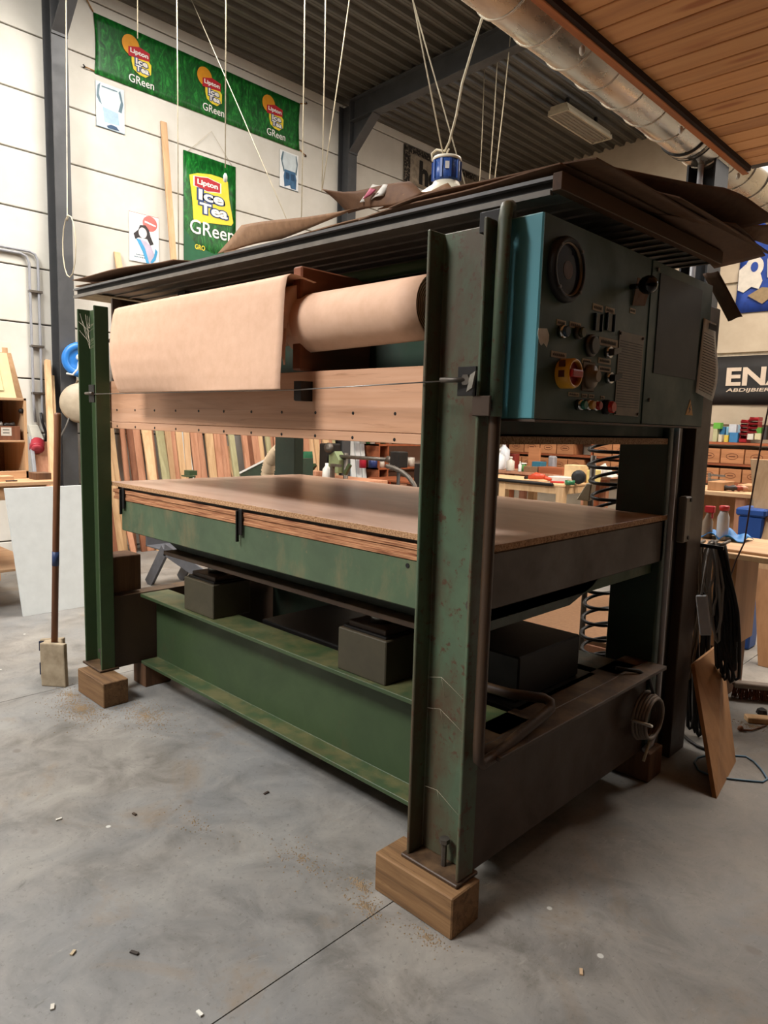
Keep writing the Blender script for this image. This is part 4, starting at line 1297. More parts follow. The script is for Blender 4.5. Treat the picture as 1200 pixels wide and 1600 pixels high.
pal = plain('#c2cdd0', 0.4, 0, 0.1, 'pale_blue_print')
whi = plain('#e4e6e4', 0.4, 0, 0.05, 'white_gloss_print')
sla = plain('#5d7580', 0.4, 0, 0.15, 'slate_print')
den = plain('#3f6a8f', 0.4, 0, 0.25, 'denim_print')
dnv = plain('#23486a', 0.4, 0, 0.25, 'deep_denim_print')
for y0, y1, z0, z1, lab, kind in ((3.477, 3.79, 4.582, 5.03, 'pale blue torso poster under the banner left end', 0), (5.908, 6.215, 4.573, 5.027, 'small blue jeans poster under the banner right end', 1)):
    w, h = y1 - y0, z1 - z0
    o0 = (XB, y0, z0)
    t_ = thing('poster', lab, 'poster', (XB, (y0 + y1) / 2, z0))
    obj('sheet', flat_poly(rect(0, 0, w, h), o0, UY, UZ, 0.0, 0.002), pal if kind == 0 else whi, t_)
    obj('border', flat_poly(rect(-0.006, -0.006, w + 0.006, 0.0), o0, UY, UZ, 0.0, 0.002), sla, t_)
    S = lambda pts: [(a * w, b * h) for a, b in pts]
    if kind == 0:
        obj('white_cloth_print', flat_poly(S([(0.03, 0.05), (0.3, 0.03), (0.9, 0.03), (0.97, 0.3), (0.85, 0.45), (0.25, 0.52), (0.1, 0.40), (0.04, 0.5)]), o0, UY, UZ, 0.0025), whi, t_)
        obj('waist_shadow_print', flat_poly(S([(0.28, 0.12), (0.82, 0.14), (0.78, 0.42), (0.22, 0.46)]), o0, UY, UZ, 0.0035), plain('#9db6c6', 0.4, 0, 0.1, 'mist_print'), t_)
        obj('arm_print', flat_poly(S([(0.10, 0.55), (0.02, 0.66), (0.06, 0.9), (0.16, 0.98), (0.1, 0.72), (0.2, 0.5)]), o0, UY, UZ, 0.0035), sla, t_)
        obj('arm_print', flat_poly(S([(0.90, 0.45), (0.96, 0.66), (0.86, 0.95), (0.80, 0.9), (0.88, 0.7), (0.78, 0.46)]), o0, UY, UZ, 0.0035), sla, t_)
        obj('denim_print', flat_poly(S([(0.35, 0.05), (0.5, 0.11), (0.7, 0.10), (0.82, 0.02), (0.4, 0.01)]), o0, UY, UZ, 0.004), dnv, t_)
        obj('caption_print', flat_poly(S([(0.2, 0.90), (0.75, 0.90), (0.75, 0.925), (0.2, 0.925)]), o0, UY, UZ, 0.004), sla, t_)
    else:
        obj('back_print', flat_poly(S([(0.2, 0.48), (0.85, 0.48), (0.95, 0.7), (0.88, 0.96), (0.2, 0.97), (0.08, 0.75)]), o0, UY, UZ, 0.0025), plain('#ccd6d8', 0.4, 0, 0.1, 'pale_shirt_print'), t_)
        obj('jeans_print', flat_poly(S([(0.25, 0.02), (0.55, 0.10), (0.6, 0.02), (0.88, 0.02), (0.9, 0.3), (0.82, 0.5), (0.26, 0.5), (0.2, 0.3)]), o0, UY, UZ, 0.0035), den, t_)
        obj('pocket_print', flat_poly(S([(0.30, 0.25), (0.5, 0.24), (0.5, 0.42), (0.3, 0.43)]), o0, UY, UZ, 0.0045), dnv, t_)
        obj('pocket_print', flat_poly(S([(0.60, 0.24), (0.8, 0.25), (0.79, 0.43), (0.6, 0.42)]), o0, UY, UZ, 0.0045), dnv, t_)
        obj('arm_print', flat_poly(S([(0.04, 0.75), (0.14, 0.98), (0.2, 0.96), (0.13, 0.7), (0.26, 0.45), (0.2, 0.42)]), o0, UY, UZ, 0.0035), sla, t_)
        obj('arm_print', flat_poly(S([(0.96, 0.75), (0.88, 0.97), (0.84, 0.95), (0.9, 0.7), (0.82, 0.46), (0.9, 0.42)]), o0, UY, UZ, 0.0035), sla, t_)
y0, y1, z0, z1 = 3.823, 4.18, 3.255, 3.785
w, h = y1 - y0, z1 - z0
o0 = (XB, y0, z0)
S = lambda pts: [(a * w, b * h) for a, b in pts]
t_ = thing('poster', 'white poster of a dark-haired woman in a blue shawl', 'poster', (XB, 4.0, z0))
obj('sheet', flat_poly(rect(0, 0, w, h), o0, UY, UZ, 0.0, 0.002), whi, t_)
obj('red_edge', flat_poly(rect(0, h - 0.006, w, h), o0, UY, UZ, 0.0022), plain('#c9827c', 0.5, 0, 0.1, 'pink_edge_print'), t_)
obj('red_disc_print', flat_poly(S(ellipse(0.70, 0.83, 0.25, 0.16, 24)), o0, UY, UZ, 0.0022), plain('#cf6a63', 0.5, 0, 0.1, 'faded_red_disc'), t_)
obj('disc_lettering', flat_poly(S([(0.52, 0.84), (0.9, 0.79), (0.9, 0.82), (0.52, 0.875)]), o0, UY, UZ, 0.0035), whi, t_)
hair = plain('#2a2426', 0.5, 0, 0.2, 'dark_hair_print')
obj('hair_print', flat_poly(S([(0.2, 0.45), (0.14, 0.56), (0.3, 0.66), (0.36, 0.76), (0.55, 0.78), (0.66, 0.70), (0.72, 0.56), (0.82, 0.42), (0.7, 0.38), (0.6, 0.5), (0.3, 0.5)]), o0, UY, UZ, 0.0032), hair, t_)
obj('face_print', flat_poly(S(ellipse(0.45, 0.61, 0.14, 0.11, 18)), o0, UY, UZ, 0.0042), plain('#d9cfcd', 0.5, 0, 0.1, 'pale_face_print'), t_)
obj('shoulder_print', flat_poly(S([(0.3, 0.48), (0.55, 0.45), (0.72, 0.38), (0.85, 0.2), (0.75, 0.0), (0.62, 0.0), (0.5, 0.25)]), o0, UY, UZ, 0.0028), plain('#b9aebf', 0.5, 0, 0.1, 'lilac_print'), t_)
obj('shawl_print', flat_poly(S([(0.22, 0.47), (0.36, 0.46), (0.52, 0.3), (0.66, 0.0), (0.56, 0.0), (0.44, 0.22)]), o0, UY, UZ, 0.005), plain('#3f97c4', 0.5, 0, 0.1, 'bright_blue_print'), t_)
obj('shawl_print', flat_poly(S([(0.88, 0.34), (0.95, 0.28), (0.88, 0.1), (0.74, 0.0), (0.70, 0.04), (0.82, 0.16)]), o0, UY, UZ, 0.005), plain('#3f97c4', 0.5, 0, 0.1, 'bright_blue_print'), t_)
for k, (a, b) in enumerate(((0.22, 0.50), (0.16, 0.54))):
    for j in range(6):
        obj('caption_mark', flat_poly(S(rect(a + j * (b - a) / 6, 0.135 - k * 0.05, a + (j + 0.7) * (b - a) / 6, 0.158 - k * 0.05)), o0, UY, UZ, 0.003), sla, t_)

# black-lettered banner further along
t_ = thing('banner', 'old grey banner with black letters behind the hanging lamp', 'banner', (XB, 9.2, 5.25))
obj('cloth', G().sheet(lambda u, v: (XB + 0.01 * math.sin(u * 9), 8.27 + 1.95 * u, 5.24 + 0.54 * v), 16, 4, 0.002), plain('#a59885', 0.8, 0, 0.3, 'dirty_canvas'), t_)
blk = plain('#231f1c', 0.7, 0, 0.2, 'black_ink')
obj('border_print', flat_poly(rect(0.0, 0, 0.14, 0.54), (XB + 0.012, 8.27, 5.24), UY, UZ, 0.001), speckle('mottled_border', '#2c2723', '#14110f', '#a59885', 30.0), t_)
obj('border_print', flat_poly(rect(0.14, 0.44, 1.8, 0.54), (XB + 0.012, 8.27, 5.24), UY, UZ, 0.001), speckle('mottled_border_top', '#2c2723', '#14110f', '#a59885', 30.0), t_)
text_mesh('lettering', 'ho', (XB + 0.014, 8.62, 5.27), UY, UZ, blk, t_, width=0.50, height=0.36, bold=0.04, depth=0.003)
obj('border_print', flat_poly(rect(1.35, 0.05, 1.9, 0.2), (XB + 0.012, 8.27, 5.24), UY, UZ, 0.001), speckle('mottled_border_low', '#2c2723', '#14110f', '#a59885', 30.0), t_)

# back wall banners
t_ = thing('banner', 'black banner with large white capitals above the parts shelf', 'banner', (-2.7, YB - 0.02, 1.94))
obj('cloth', G().sheet(lambda u, v: (-4.05 + 2.6 * u, YB - 0.02 + 0.008 * math.sin(u * 14), 1.93 + 0.70 * v), 24, 4, 0.002), plain('#201d1b', 0.55, 0, 0.15, 'black_pvc'), t_)
wl_ = plain('#c9b7a2', 0.6, 0, 0.08, 'cream_lettering')
q0 = P(1134, 616, 'y', YB - 0.03)
text_mesh('lettering', 'ENAME', (P(1134, 600, 'y', YB - 0.03).x, YB - 0.032, P(1134, 603, 'y', YB - 0.03).z), UX, UZ, wl_, t_, width=1.42, height=0.262, bold=0.03, depth=0.004)
text_mesh('lettering', 'ABDIJBIEREN', (P(1134, 614, 'y', YB - 0.03).x, YB - 0.032, P(1134, 614, 'y', YB - 0.03).z), UX, UZ, wl_, t_, width=0.76, height=0.066, bold=0.02, depth=0.004, shear=0.15)
t_ = thing('banner', 'blue and white printed banner high on the back wall', 'banner', (-3.0, YB - 0.02, 3.2))
b0 = P(1148, 490, 'y', YB - 0.02)
bz1 = P(1150, 385, 'y', YB - 0.02).z
obj('cloth', G().sheet(lambda u, v: (b0.x + 0.03 * v + 1.9 * u, YB - 0.03 + 0.012 * math.sin(u * 11 + v), b0.z + (bz1 + 0.35 - b0.z) * v), 20, 6, 0.002), plain('#1f3f8f', 0.6, 0, 0.2, 'royal_blue_cloth'), t_)
bw_ = plain('#c9c1b4', 0.6, 0, 0.1, 'off_white_print')
o0 = (b0.x, YB - 0.045, b0.z)
obj('white_shape_print', flat_poly([(0.02, 0.32), (0.10, 0.28), (0.2, 0.35), (0.30, 0.31), (0.34, 0.42), (0.28, 0.60), (0.22, 0.52), (0.16, 0.70), (0.09, 0.66), (0.02, 0.60)], o0, UX, UZ, 0.0), bw_, t_)
obj('ring_print', flat_poly(ellipse(0.22, 0.62, 0.12, 0.14, 20), o0, UX, UZ, 0.002), bw_, t_)
obj('ring_print', flat_poly(ellipse(0.22, 0.62, 0.05, 0.07, 16), o0, UX, UZ, 0.004), plain('#1f3f8f', 0.6, 0, 0.2, 'royal_blue_cloth'), t_)
obj('white_shape_print', flat_poly([(0.40, 0.45), (0.46, 0.5), (0.44, 0.62), (0.52, 0.70), (0.47, 0.76), (0.53, 0.9), (0.43, 0.86), (0.38, 0.7)], o0, UX, UZ, 0.002), bw_, t_)
obj('gold_shape_print', flat_poly([(0.16, 0.23), (0.36, 0.10), (0.52, 0.22), (0.5, 0.30), (0.34, 0.33)], o0, UX, UZ, 0.001), plain('#8a7453', 0.6, 0, 0.15, 'gold_print'), t_)

# ================================================================== battens leaning on the left wall above the press
tag(obj('lath', G().hexa([(XW + 0.66, 4.20, 0.0), (XW + 0.66, 4.27, 0.0), (XW + 0.685, 4.27, 0.0), (XW + 0.685, 4.20, 0.0)], [(XW + 0.004, 4.216, 4.85), (XW + 0.004, 4.290, 4.85), (XW + 0.03, 4.290, 4.85), (XW + 0.03, 4.216, 4.85)]), M['pine'], None, 0.003), 'tall thin pine batten leaning beside the leaf-print poster', 'batten')
tag(obj('lath', G().hexa([(XW + 0.95, 3.66, 0.0), (XW + 0.95, 3.73, 0.0), (XW + 0.975, 3.73, 0.0), (XW + 0.975, 3.66, 0.0)], [(XW + 0.004, 3.64, 3.31), (XW + 0.004, 3.71, 3.31), (XW + 0.03, 3.71, 3.31), (XW + 0.03, 3.64, 3.31)]), M['pine'], None, 0.003), 'pine batten end showing left of the woman poster', 'batten')

# ================================================================== ropes hanging from the roof


def rope(label, pts, r=0.0055, extra=None):
    return tag(obj('hanging_rope', G().tube(pts, r, 6), M['rope']), label, 'rope')


def vrope(label, px, py, yplane, ztop=None, top_px=None, r=0.0055):
    b = P(px, py, 'y', yplane)
    if top_px is None:
        t = Vector((b.x, b.y, roof_z(b.x)))
    else:
        t = P(top_px[0], top_px[1], 'y', yplane)
        dd = (t - b)
        k = (roof_z(t.x) - b.z) / dd.z
        t = b + dd * k
    mid = (b + t) / 2 + Vector((0.008, 0.0, 0))
    return rope(label, [t, mid, b], r)


vrope('white rope hanging in front of the first banner logo', 215, 60, 3.6)
vrope('white rope hanging between the first and second banner logos', 279, 412, 3.4)
vrope('white rope with toggle hanging over the tall leaf-print poster', 352, 262, 3.5)
vrope('slanting thin rope crossing the banner towards the jeans poster', 452, 352, 4.2, top_px=(300, 2), r=0.004)
vrope('white rope hanging along the right end of the banner', 471, 345, 4.2)
vrope('white rope hanging left of the slanted rope by the second column', 503, 300, 4.4)
vrope('slanted white rope just left of the second column', 503, 300, 4.8, top_px=(545, 2))
vrope('thin rope hanging far behind the lamp, leftmost', 749, 292, 7.6, r=0.006)
vrope('thin rope hanging far behind the lamp, middle one', 764, 290, 7.2, top_px=(779, 60), r=0.006)
vrope('thin rope hanging far behind the lamp, rightmost', 772, 288, 7.0, top_px=(797, 60), r=0.006)
vrope('left support rope of the hanging lamp', 692, 240, 2.97, top_px=(645, 5), r=0.004)
vrope('crossing rope passing behind the hanging lamp', 730, 300, 3.4, top_px=(645, 5), r=0.004)
# left rope with loop near the column
b = P(105, 345, 'y', 2.6)
t = P(103, 2, 'y', 2.6)
lp = [Vector((t.x, 2.6, roof_z(t.x))), t, b]
c0 = P(108, 385, 'y', 2.6)
for k in range(15):
    a = math.pi / 2 + 2 * math.pi * k / 14
    lp.append(Vector((c0.x + 0.14 * math.cos(a), 2.6, c0.z + 0.26 * math.sin(a))))
rope('white rope ending in a large loop beside the left column', lp, 0.005)

# white toggle at the poster rope
q = P(352, 277, 'y', 3.5)
tag(obj('rope_toggle', G().lathe([(0.006, 0), (0.016, 0.01), (0.018, 0.05), (0.008, 0.07)], (q.x, q.y, q.z - 0.04), (0, 0, 1), 10), M['white_plastic']), 'small white rope toggle in front of the poster', 'toggle')

# ---- hanging industrial lamp
lx, ly, lz = -2.49, 2.975, 2.83
lamp = thing('pendant_lamp', 'blue and cream industrial pendant lamp hung on ropes', 'lamp', (lx, ly, 2.5))
blue_e = plain('#2f4f8f', 0.3, 0, 0.12, 'blue_enamel')
crm = plain('#d8cfb8', 0.35, 0, 0.08, 'cream_enamel_shade')
top = P(698, 253, 'y', ly).z
bot = P(698, 286, 'y', ly).z
R_ = 0.5 * (P(720, 268, 'y', ly) - P(677, 268, 'y', ly)).length * 0.74
obj('collar', G().lathe([(R_ * 0.94, 0), (R_, (top - bot) * 0.2), (R_, top - bot)], (lx, ly, bot), (0, 0, 1), 28), blue_e, lamp)
for k in range(10):
    a = 2 * math.pi * k / 10
    obj('collar_fin', G().bar((lx + R_ * 1.02 * math.cos(a), ly + R_ * 1.02 * math.sin(a), bot + 0.01), (lx + R_ * 1.02 * math.cos(a), ly + R_ * 1.02 * math.sin(a), top - 0.004), 0.012, 0.012, (math.cos(a), math.sin(a), 0)), blue_e, lamp)
obj('cap', G().lathe([(R_ * 1.06, 0), (R_ * 1.08, 0.008), (R_ * 1.04, 0.016), (R_ * 0.4, 0.022)], (lx, ly, top), (0, 0, 1), 28), crm, lamp)
obj('shade', G().lathe([(0.17, -0.16), (0.165, -0.12), (0.14, -0.06), (R_ * 1.05, -0.015), (R_ * 0.96, 0.0)], (lx, ly, bot), (0, 0, 1), 32), crm, lamp)
lab_y = ly - R_ * 0.72
obj('rating_label', G().bar((lx + R_ * 0.74, ly - R_ * 0.74, bot + 0.05), (lx + R_ * 0.74, ly - R_ * 0.74, bot + 0.085), 0.03, 0.004, (1, -1, 0)), M['white_plastic'], lamp)
hk = [P(676, 252, 'y', ly), P(675, 240, 'y', ly), P(682, 234, 'y', ly), P(695, 236, 'y', ly), P(702, 222, 'y', ly), P(713, 180, 'y', ly), P(722, 130, 'y', ly), P(740, 70, 'y', ly), P(752, 32, 'y', ly)]
e_ = hk[-1] + (hk[-1] - hk[-2]) * 3.0
e_.z = min(e_.z, roof_z(e_.x))
k = (roof_z(hk[-1].x) - hk[-1].z) / (hk[-1].z - hk[-2].z)
obj('suspension_cord', G().tube(hk + [hk[-1] + (hk[-1] - hk[-2]) * k], 0.006, 8), M['rope'], lamp)
obj('suspension_hook', G().tube([(lx, ly, top + 0.02), (lx, ly, top + 0.05), (lx + 0.012, ly, top + 0.062)], 0.005, 8), M['rope'], lamp)

# ================================================================== left side of the hall
# white panel leaning at the bench
tag(obj('melamine_sheet', G().hexa([(-5.47, 1.80, 0.0), (-5.47, 2.42, 0.0), (-5.452, 2.42, 0.0), (-5.452, 1.80, 0.0)], [(-5.57, 1.735, 0.955), (-5.57, 2.40, 0.955), (-5.552, 2.40, 0.955), (-5.552, 1.735, 0.955)]), M['white_panel'], None, 0.001), 'white melamine panel leaning against the bench at left', 'panel')
# bench with shelf cabinet
bn = thing('workbench', 'pine workbench behind the white panel at left', 'workbench', (-6.2, 1.6, 0))
obj('bench_top', G().box(-6.9, -5.60, 0.6, 2.12, 0.965, 0.992), M['pine_y'], bn, 0.002)
obj('apron', G().box(-5.66, -5.63, 0.65, 2.06, 0.86, 0.965), M['pine_y'], bn, 0.002)
for x, y in ((-5.7, 0.7), (-5.7, 2.02), (-6.82, 0.7), (-6.82, 2.02)):
    obj('leg', G().box(x - 0.04, x + 0.04, y - 0.04, y + 0.04, 0, 0.965), M['pine'], bn, 0.003)
obj('lower_shelf', G().box(-6.85, -5.7, 0.65, 2.06, 0.3, 0.32), M['pine_y'], bn, 0.002)
BXF = -5.95
c0 = P(0, 740, 'x', BXF)
zt, zb2 = P(30, 622, 'x', BXF).z, 0.992
yR = P(43, 680, 'x', BXF).y
cab = thing('shelf_cabinet', 'open pine shelf cabinet standing on the bench', 'cabinet', (-6.1, yR - 0.4, zb2))
ya_ = yR - 0.85
obj('back_panel', G().box(-6.46, -6.45, ya_, yR, zb2, zt), M['cardboard'], cab)
obj('side_panel', G().box(-6.45, BXF, yR - 0.02, yR, zb2, zt), M['pine'], cab, 0.002)
obj('side_panel', G().box(-6.45, BXF, ya_, ya_ + 0.02, zb2, zt), M['pine'], cab, 0.002)
obj('top_panel', G().box(-6.45, BXF, ya_, yR, zt - 0.02, zt), M['pine_y'], cab, 0.002)
zs_ = P(20, 688, 'x', BXF).z
obj('shelf', G().box(-6.45, BXF, ya_ + 0.02, yR - 0.02, zs_ - 0.016, zs_), M['pine_y'], cab, 0.002)
obj('base_rail', G().box(BXF - 0.02, BXF, ya_, yR, zb2, zb2 + 0.06), M['pine_y'], cab, 0.002)
obj('hinge', G().lathe([(0.02, 0), (0.02, 0.02), (0.008, 0.03)], (BXF - 0.03, yR - 0.02, zt - 0.1), (0, -1, 0), 10), M['black_steel'], cab)
dw = thing('label_drawer', 'dark wooden drawer box with white label in the cabinet', 'drawer', (BXF - 0.1, yR - 0.3, zs_))
obj('front', G().box(BXF - 0.03, BXF - 0.01, yR - 0.55, yR - 0.05, zs_ + 0.001, zs_ + 0.11), M['hardwood'], dw, 0.002)
obj('body', G().box(-6.27, BXF - 0.03, yR - 0.55, yR - 0.05, zs_ + 0.001, zs_ + 0.10), M['hardwood'], dw, 0.002)
obj('label_card', G().box(BXF - 0.01, BXF - 0.008, yR - 0.19, yR - 0.115, zs_ + 0.035, zs_ + 0.10), M['white_paper'], dw)
for zz in (0.078, 0.055):
    obj('label_mark', G().box(BXF - 0.008, BXF - 0.0075, yR - 0.178, yR - 0.13, zs_ + zz, zs_ + zz + 0.006), ink, dw)
for k, (dy, c_) in enumerate(((0.12, '#35302c'), (0.21, '#8f8a84'), (0.30, '#4a443e'))):
    tag(obj('hand_tool', G().lathe([(0.012, 0), (0.02, 0.02), (0.014, 0.05), (0.022, 0.08)], (BXF - 0.05, yR - dy - 0.04, zs_ + 0.115), (0, 1, 0.1), 8), plain(c_, 0.4, 0.4, 0.2)), 'small %s metal tool on top of the labelled drawer' % ('black', 'grey', 'dark grey')[k], 'tool')
tag(obj('wood_offcut', G().box(-5.9, -5.75, yR - 0.02, yR + 0.1, 0.993, 1.045), M['dark_block'], None, 0.002), 'dark wood offcut at the end of the bench', 'offcut')
tag(obj('wood_offcut', G().box(-5.85, -5.72, 1.1, 1.86, 0.993, 1.03), M['pine_y'], None, 0.002), 'flat pine board lying on the bench', 'board')
tag(obj('pencil', G().tube([(-5.66, 1.78, 1.0), (-5.66, 1.86, 1.0)], 0.006, 6), M['black_steel']), 'black carpenter pencil lying on the bench edge', 'pencil')
# cabinet doors on top of the cabinet
q = [P(-20, 620, 'x', -6.05), P(21, 620, 'x', -6.05), P(15, 553, 'x', -6.15), P(-20, 551, 'x', -6.15)]
dd_ = thing('cabinet_door', 'cream panelled cabinet door leaning on top of the shelf cabinet', 'door', (-6.1, 1.75, zt))
up_ = Vector((0.02, 0, 0))
cream = plain('#c9bd8f', 0.5, 0, 0.08, 'cream_lacquer')
yq = q[1].y
obj('frame', G().hexa([(-6.0, yq - 0.4, zt), (-6.0, yq, zt), (-5.982, yq, zt), (-5.982, yq - 0.4, zt)], [(-6.12, yq - 0.4, q[2].z), (-6.12, yq - 0.02, q[2].z), (-6.102, yq - 0.02, q[2].z), (-6.102, yq - 0.4, q[2].z)]), cream, dd_, 0.002)
hz_ = q[2].z - zt
f1, f2 = 0.15, 0.85
obj('raised_panel', G().hexa([(-5.982 - 0.12 * f1, yq - 0.33, zt + hz_ * f1), (-5.982 - 0.12 * f1, yq - 0.08, zt + hz_ * f1), (-5.974 - 0.12 * f1, yq - 0.09, zt + hz_ * f1), (-5.974 - 0.12 * f1, yq - 0.32, zt + hz_ * f1)], [(-5.982 - 0.12 * f2, yq - 0.33, zt + hz_ * f2), (-5.982 - 0.12 * f2, yq - 0.09, zt + hz_ * f2), (-5.974 - 0.12 * f2, yq - 0.10, zt + hz_ * f2), (-5.974 - 0.12 * f2, yq - 0.32, zt + hz_ * f2)]), cream, dd_, 0.002)
q = P(38, 622, 'x', -6.12)
z_ = P(30, 553, 'x', -6.25).z
tag(obj('plywood_board', G().hexa([(-6.13, q.y - 0.45, zt), (-6.13, q.y - 0.01, zt), (-6.115, q.y - 0.01, zt), (-6.115, q.y - 0.45, zt)], [(-6.25, q.y - 0.45, z_), (-6.25, q.y - 0.05, z_), (-6.235, q.y - 0.05, z_), (-6.235, q.y - 0.45, z_)]), M['cardboard_tan'], None, 0.001), 'brown hardboard sheet behind the cream cabinet door', 'board')
q = P(28, 545, 'x', -6.3)
q.y = min(q.y, yR - 0.012)
tag(obj('lath', G().hexa([(-6.28, q.y - 0.04, zt), (-6.28, q.y, zt), (-6.262, q.y, zt), (-6.262, q.y - 0.04, zt)], [(-6.31, q.y - 0.04, q.z), (-6.31, q.y, q.z), (-6.292, q.y, q.z), (-6.292, q.y - 0.04, q.z)]), M['pine'], None, 0.001), 'short pine strip sticking up behind the hardboard sheet', 'batten')
q = P(10, 542, 'x', -6.42)
tag(obj('white_board', G().hexa([(-6.36, q.y - 0.5, zt), (-6.36, q.y + 0.03, zt), (-6.345, q.y + 0.03, zt), (-6.345, q.y - 0.5, zt)], [(-6.42, q.y - 0.5, q.z + 0.08), (-6.42, q.y + 0.03, q.z + 0.04), (-6.405, q.y + 0.03, q.z + 0.04), (-6.405, q.y - 0.5, q.z + 0.08)]), plain('#d6cdb8', 0.6, 0, 0.05, 'ivory_board'), None, 0.001), 'ivory board leaning at the back of the shelf cabinet', 'board')

# conduits with socket on the wall
cd = thing('wall_conduit', 'pair of grey conduits bending down the left wall', 'conduit', (XW + 0.03, 2.76, 1.55))
for k, dy in enumerate((0.0, 0.085)):
    q = P(50, 402, 'x', XW + 0.03)
    yy, zz = q.y - 0.03 + dy, q.z + 0.02 + dy * 0.4
    obj('pipe', G().tube([(XW + 0.03, 0.5, zz), (XW + 0.03, yy - 0.08, zz), (XW + 0.03, yy - 0.025, zz - 0.02), (XW + 0.03, yy, zz - 0.08), (XW + 0.03, yy, 1.60 - 0.1 * k), (XW + 0.03, yy + 0.01, 1.42)], 0.014, 8), M['grey_pipe'], cd)
for zz in (2.75, 2.2, 1.72):
    q = P(53, 500, 'x', XW + 0.03)
    obj('pipe_bracket', G().box(XW, XW + 0.05, q.y - 0.04, q.y + 0.09, zz - 0.012, zz + 0.012), M['dull_steel'], cd, 0.002)
q = P(60, 690, 'x', XW + 0.1)
sk = thing('red_power_socket', 'red industrial power socket below the wall conduits', 'socket', (XW + 0.05, q.y, q.z - 0.1))
obj('housing', G().hexa([(XW, q.y - 0.06, q.z + 0.02), (XW + 0.10, q.y - 0.06, q.z + 0.02), (XW + 0.10, q.y + 0.06, q.z + 0.02), (XW, q.y + 0.06, q.z + 0.02)], [(XW, q.y - 0.07, q.z + 0.17), (XW + 0.05, q.y - 0.07, q.z + 0.17), (XW + 0.05, q.y + 0.02, q.z + 0.17), (XW, q.y + 0.02, q.z + 0.17)]), plain('#b9b4a6', 0.5, 0, 0.1, 'grey_housing'), sk, 0.004)
obj('socket_collar', G().lathe([(0.07, 0), (0.075, 0.02), (0.066, 0.09), (0.072, 0.10), (0.05, 0.11)], (XW + 0.06, q.y, q.z - 0.01), (0.75, -0.3, -0.6), 20), plain('#9c2733', 0.4, 0, 0.1, 'socket_red'), sk)
obj('socket_lid', G().lathe([(0.055, 0), (0.055, 0.015), (0.02, 0.02)], (XW + 0.14, q.y - 0.03, q.z - 0.07), (0.75, -0.3, -0.6), 18), plain('#b5404a', 0.4, 0, 0.1, 'socket_lid_red'), sk)
obj('supply_cable', G().tube([(XW + 0.05, q.y + 0.05, q.z + 0.30), (XW + 0.06, q.y + 0.06, q.z + 0.2), (XW + 0.05, q.y + 0.10, q.z + 0.08), (XW + 0.04, q.y + 0.09, q.z - 0.02)], 0.014, 8), M['black_rubber'], sk)

# long poles leaning at the column


def pole(name, label, pxt, pyt, pxb, pyb, xt, xb, w, th, m, zb=None):
    t, b = P(pxt, pyt, 'x', xt), P(pxb, pyb, 'x', xb)
    d_ = (b - t)
    k = (0.0 - t.z) / d_.z
    f = t + d_ * k
    return tag(obj(name, G().bar(f, t, w, th, (1, 0, 0)), m, None, 0.003), label, 'pole')


pole('wooden_pole', 'thick pale pole with white band leaning right of the wall conduits', 74, 563, 82, 748, XW + 0.05, XW + 0.42, 0.055, 0.05, M['pine'])
pole('wooden_pole', 'thin pine pole leaning beside the thick banded pole', 82, 587, 87, 700, XW + 0.06, XW + 0.34, 0.03, 0.03, M['pale_wood'])
pole('wooden_pole', 'dark steel bar leaning beside the shelf cabinet', 48, 682, 54, 738, XW + 0.06, XW + 0.2, 0.035, 0.03, M['grey_pipe'])
pole('wooden_pole', 'short brown board leaning below the red socket', 66, 690, 68, 740, XW + 0.05, XW + 0.12, 0.16, 0.03, M['pink_wood'])

# hose reels on the column
q = P(124, 562, 'x', -7.45)
hr = thing('hose_reel', 'blue round cable reel hung on the left column', 'reel', (-7.45, q.y, q.z - 0.17))
blue_p = plain('#2f78c4', 0.35, 0, 0.08, 'bright_blue_plastic')
ax_ = (1, -0.55, 0)
obj('drum', G().lathe([(0.06, 0), (0.17, 0.0), (0.18, 0.03), (0.18, 0.11), (0.165, 0.13), (0.11, 0.135), (0.11, 0.12), (0.05, 0.12)], (-7.545, q.y + 0.06, q.z), ax_, 28), blue_p, hr)
obj('plug', G().lathe([(0.03, 0), (0.035, 0.02), (0.02, 0.06)], (-7.44, q.y - 0.0, q.z + 0.02), ax_, 14), M['white_plastic'], hr)
obj('lead', G().tube([(-7.40, q.y - 0.02, q.z), (-7.40, q.y - 0.04, q.z - 0.1), (-7.43, q.y - 0.08, q.z - 0.16), (-7.44, q.y - 0.14, q.z - 0.15)], 0.01, 8), M['white_plastic'], hr)
obj('hanger', G().tube([(-7.57, q.y + 0.02, q.z + 0.1), (-7.5, q.y + 0.02, q.z + 0.22), (-7.44, q.y + 0.02, q.z + 0.12)], 0.008, 6), M['black_steel'], hr)
q = P(126, 630, 'x', -7.45)
hr = thing('hose_reel', 'beige round hose reel below the blue reel on the column', 'reel', (-7.45, q.y, q.z - 0.2))
beig = plain('#b3a38b', 0.5, 0, 0.12, 'beige_plastic')
obj('drum', G().lathe([(0.06, 0), (0.19, 0.0), (0.205, 0.03), (0.205, 0.13), (0.18, 0.16), (0.06, 0.17)], (-7.535, q.y + 0.05, q.z), ax_, 28), beig, hr)
obj('band', G().lathe([(0.207, 0.07), (0.21, 0.075), (0.21, 0.09), (0.207, 0.095)], (-7.535, q.y + 0.05, q.z), ax_, 28), plain('#8c7d68', 0.6, 0, 0.1, 'taupe_band'), hr)
obj('handle', G().tube([(-7.5, q.y - 0.02, q.z + 0.2), (-7.46, q.y - 0.02, q.z + 0.24), (-7.4, q.y + 0.02, q.z + 0.22)], 0.012, 6), beig, hr)
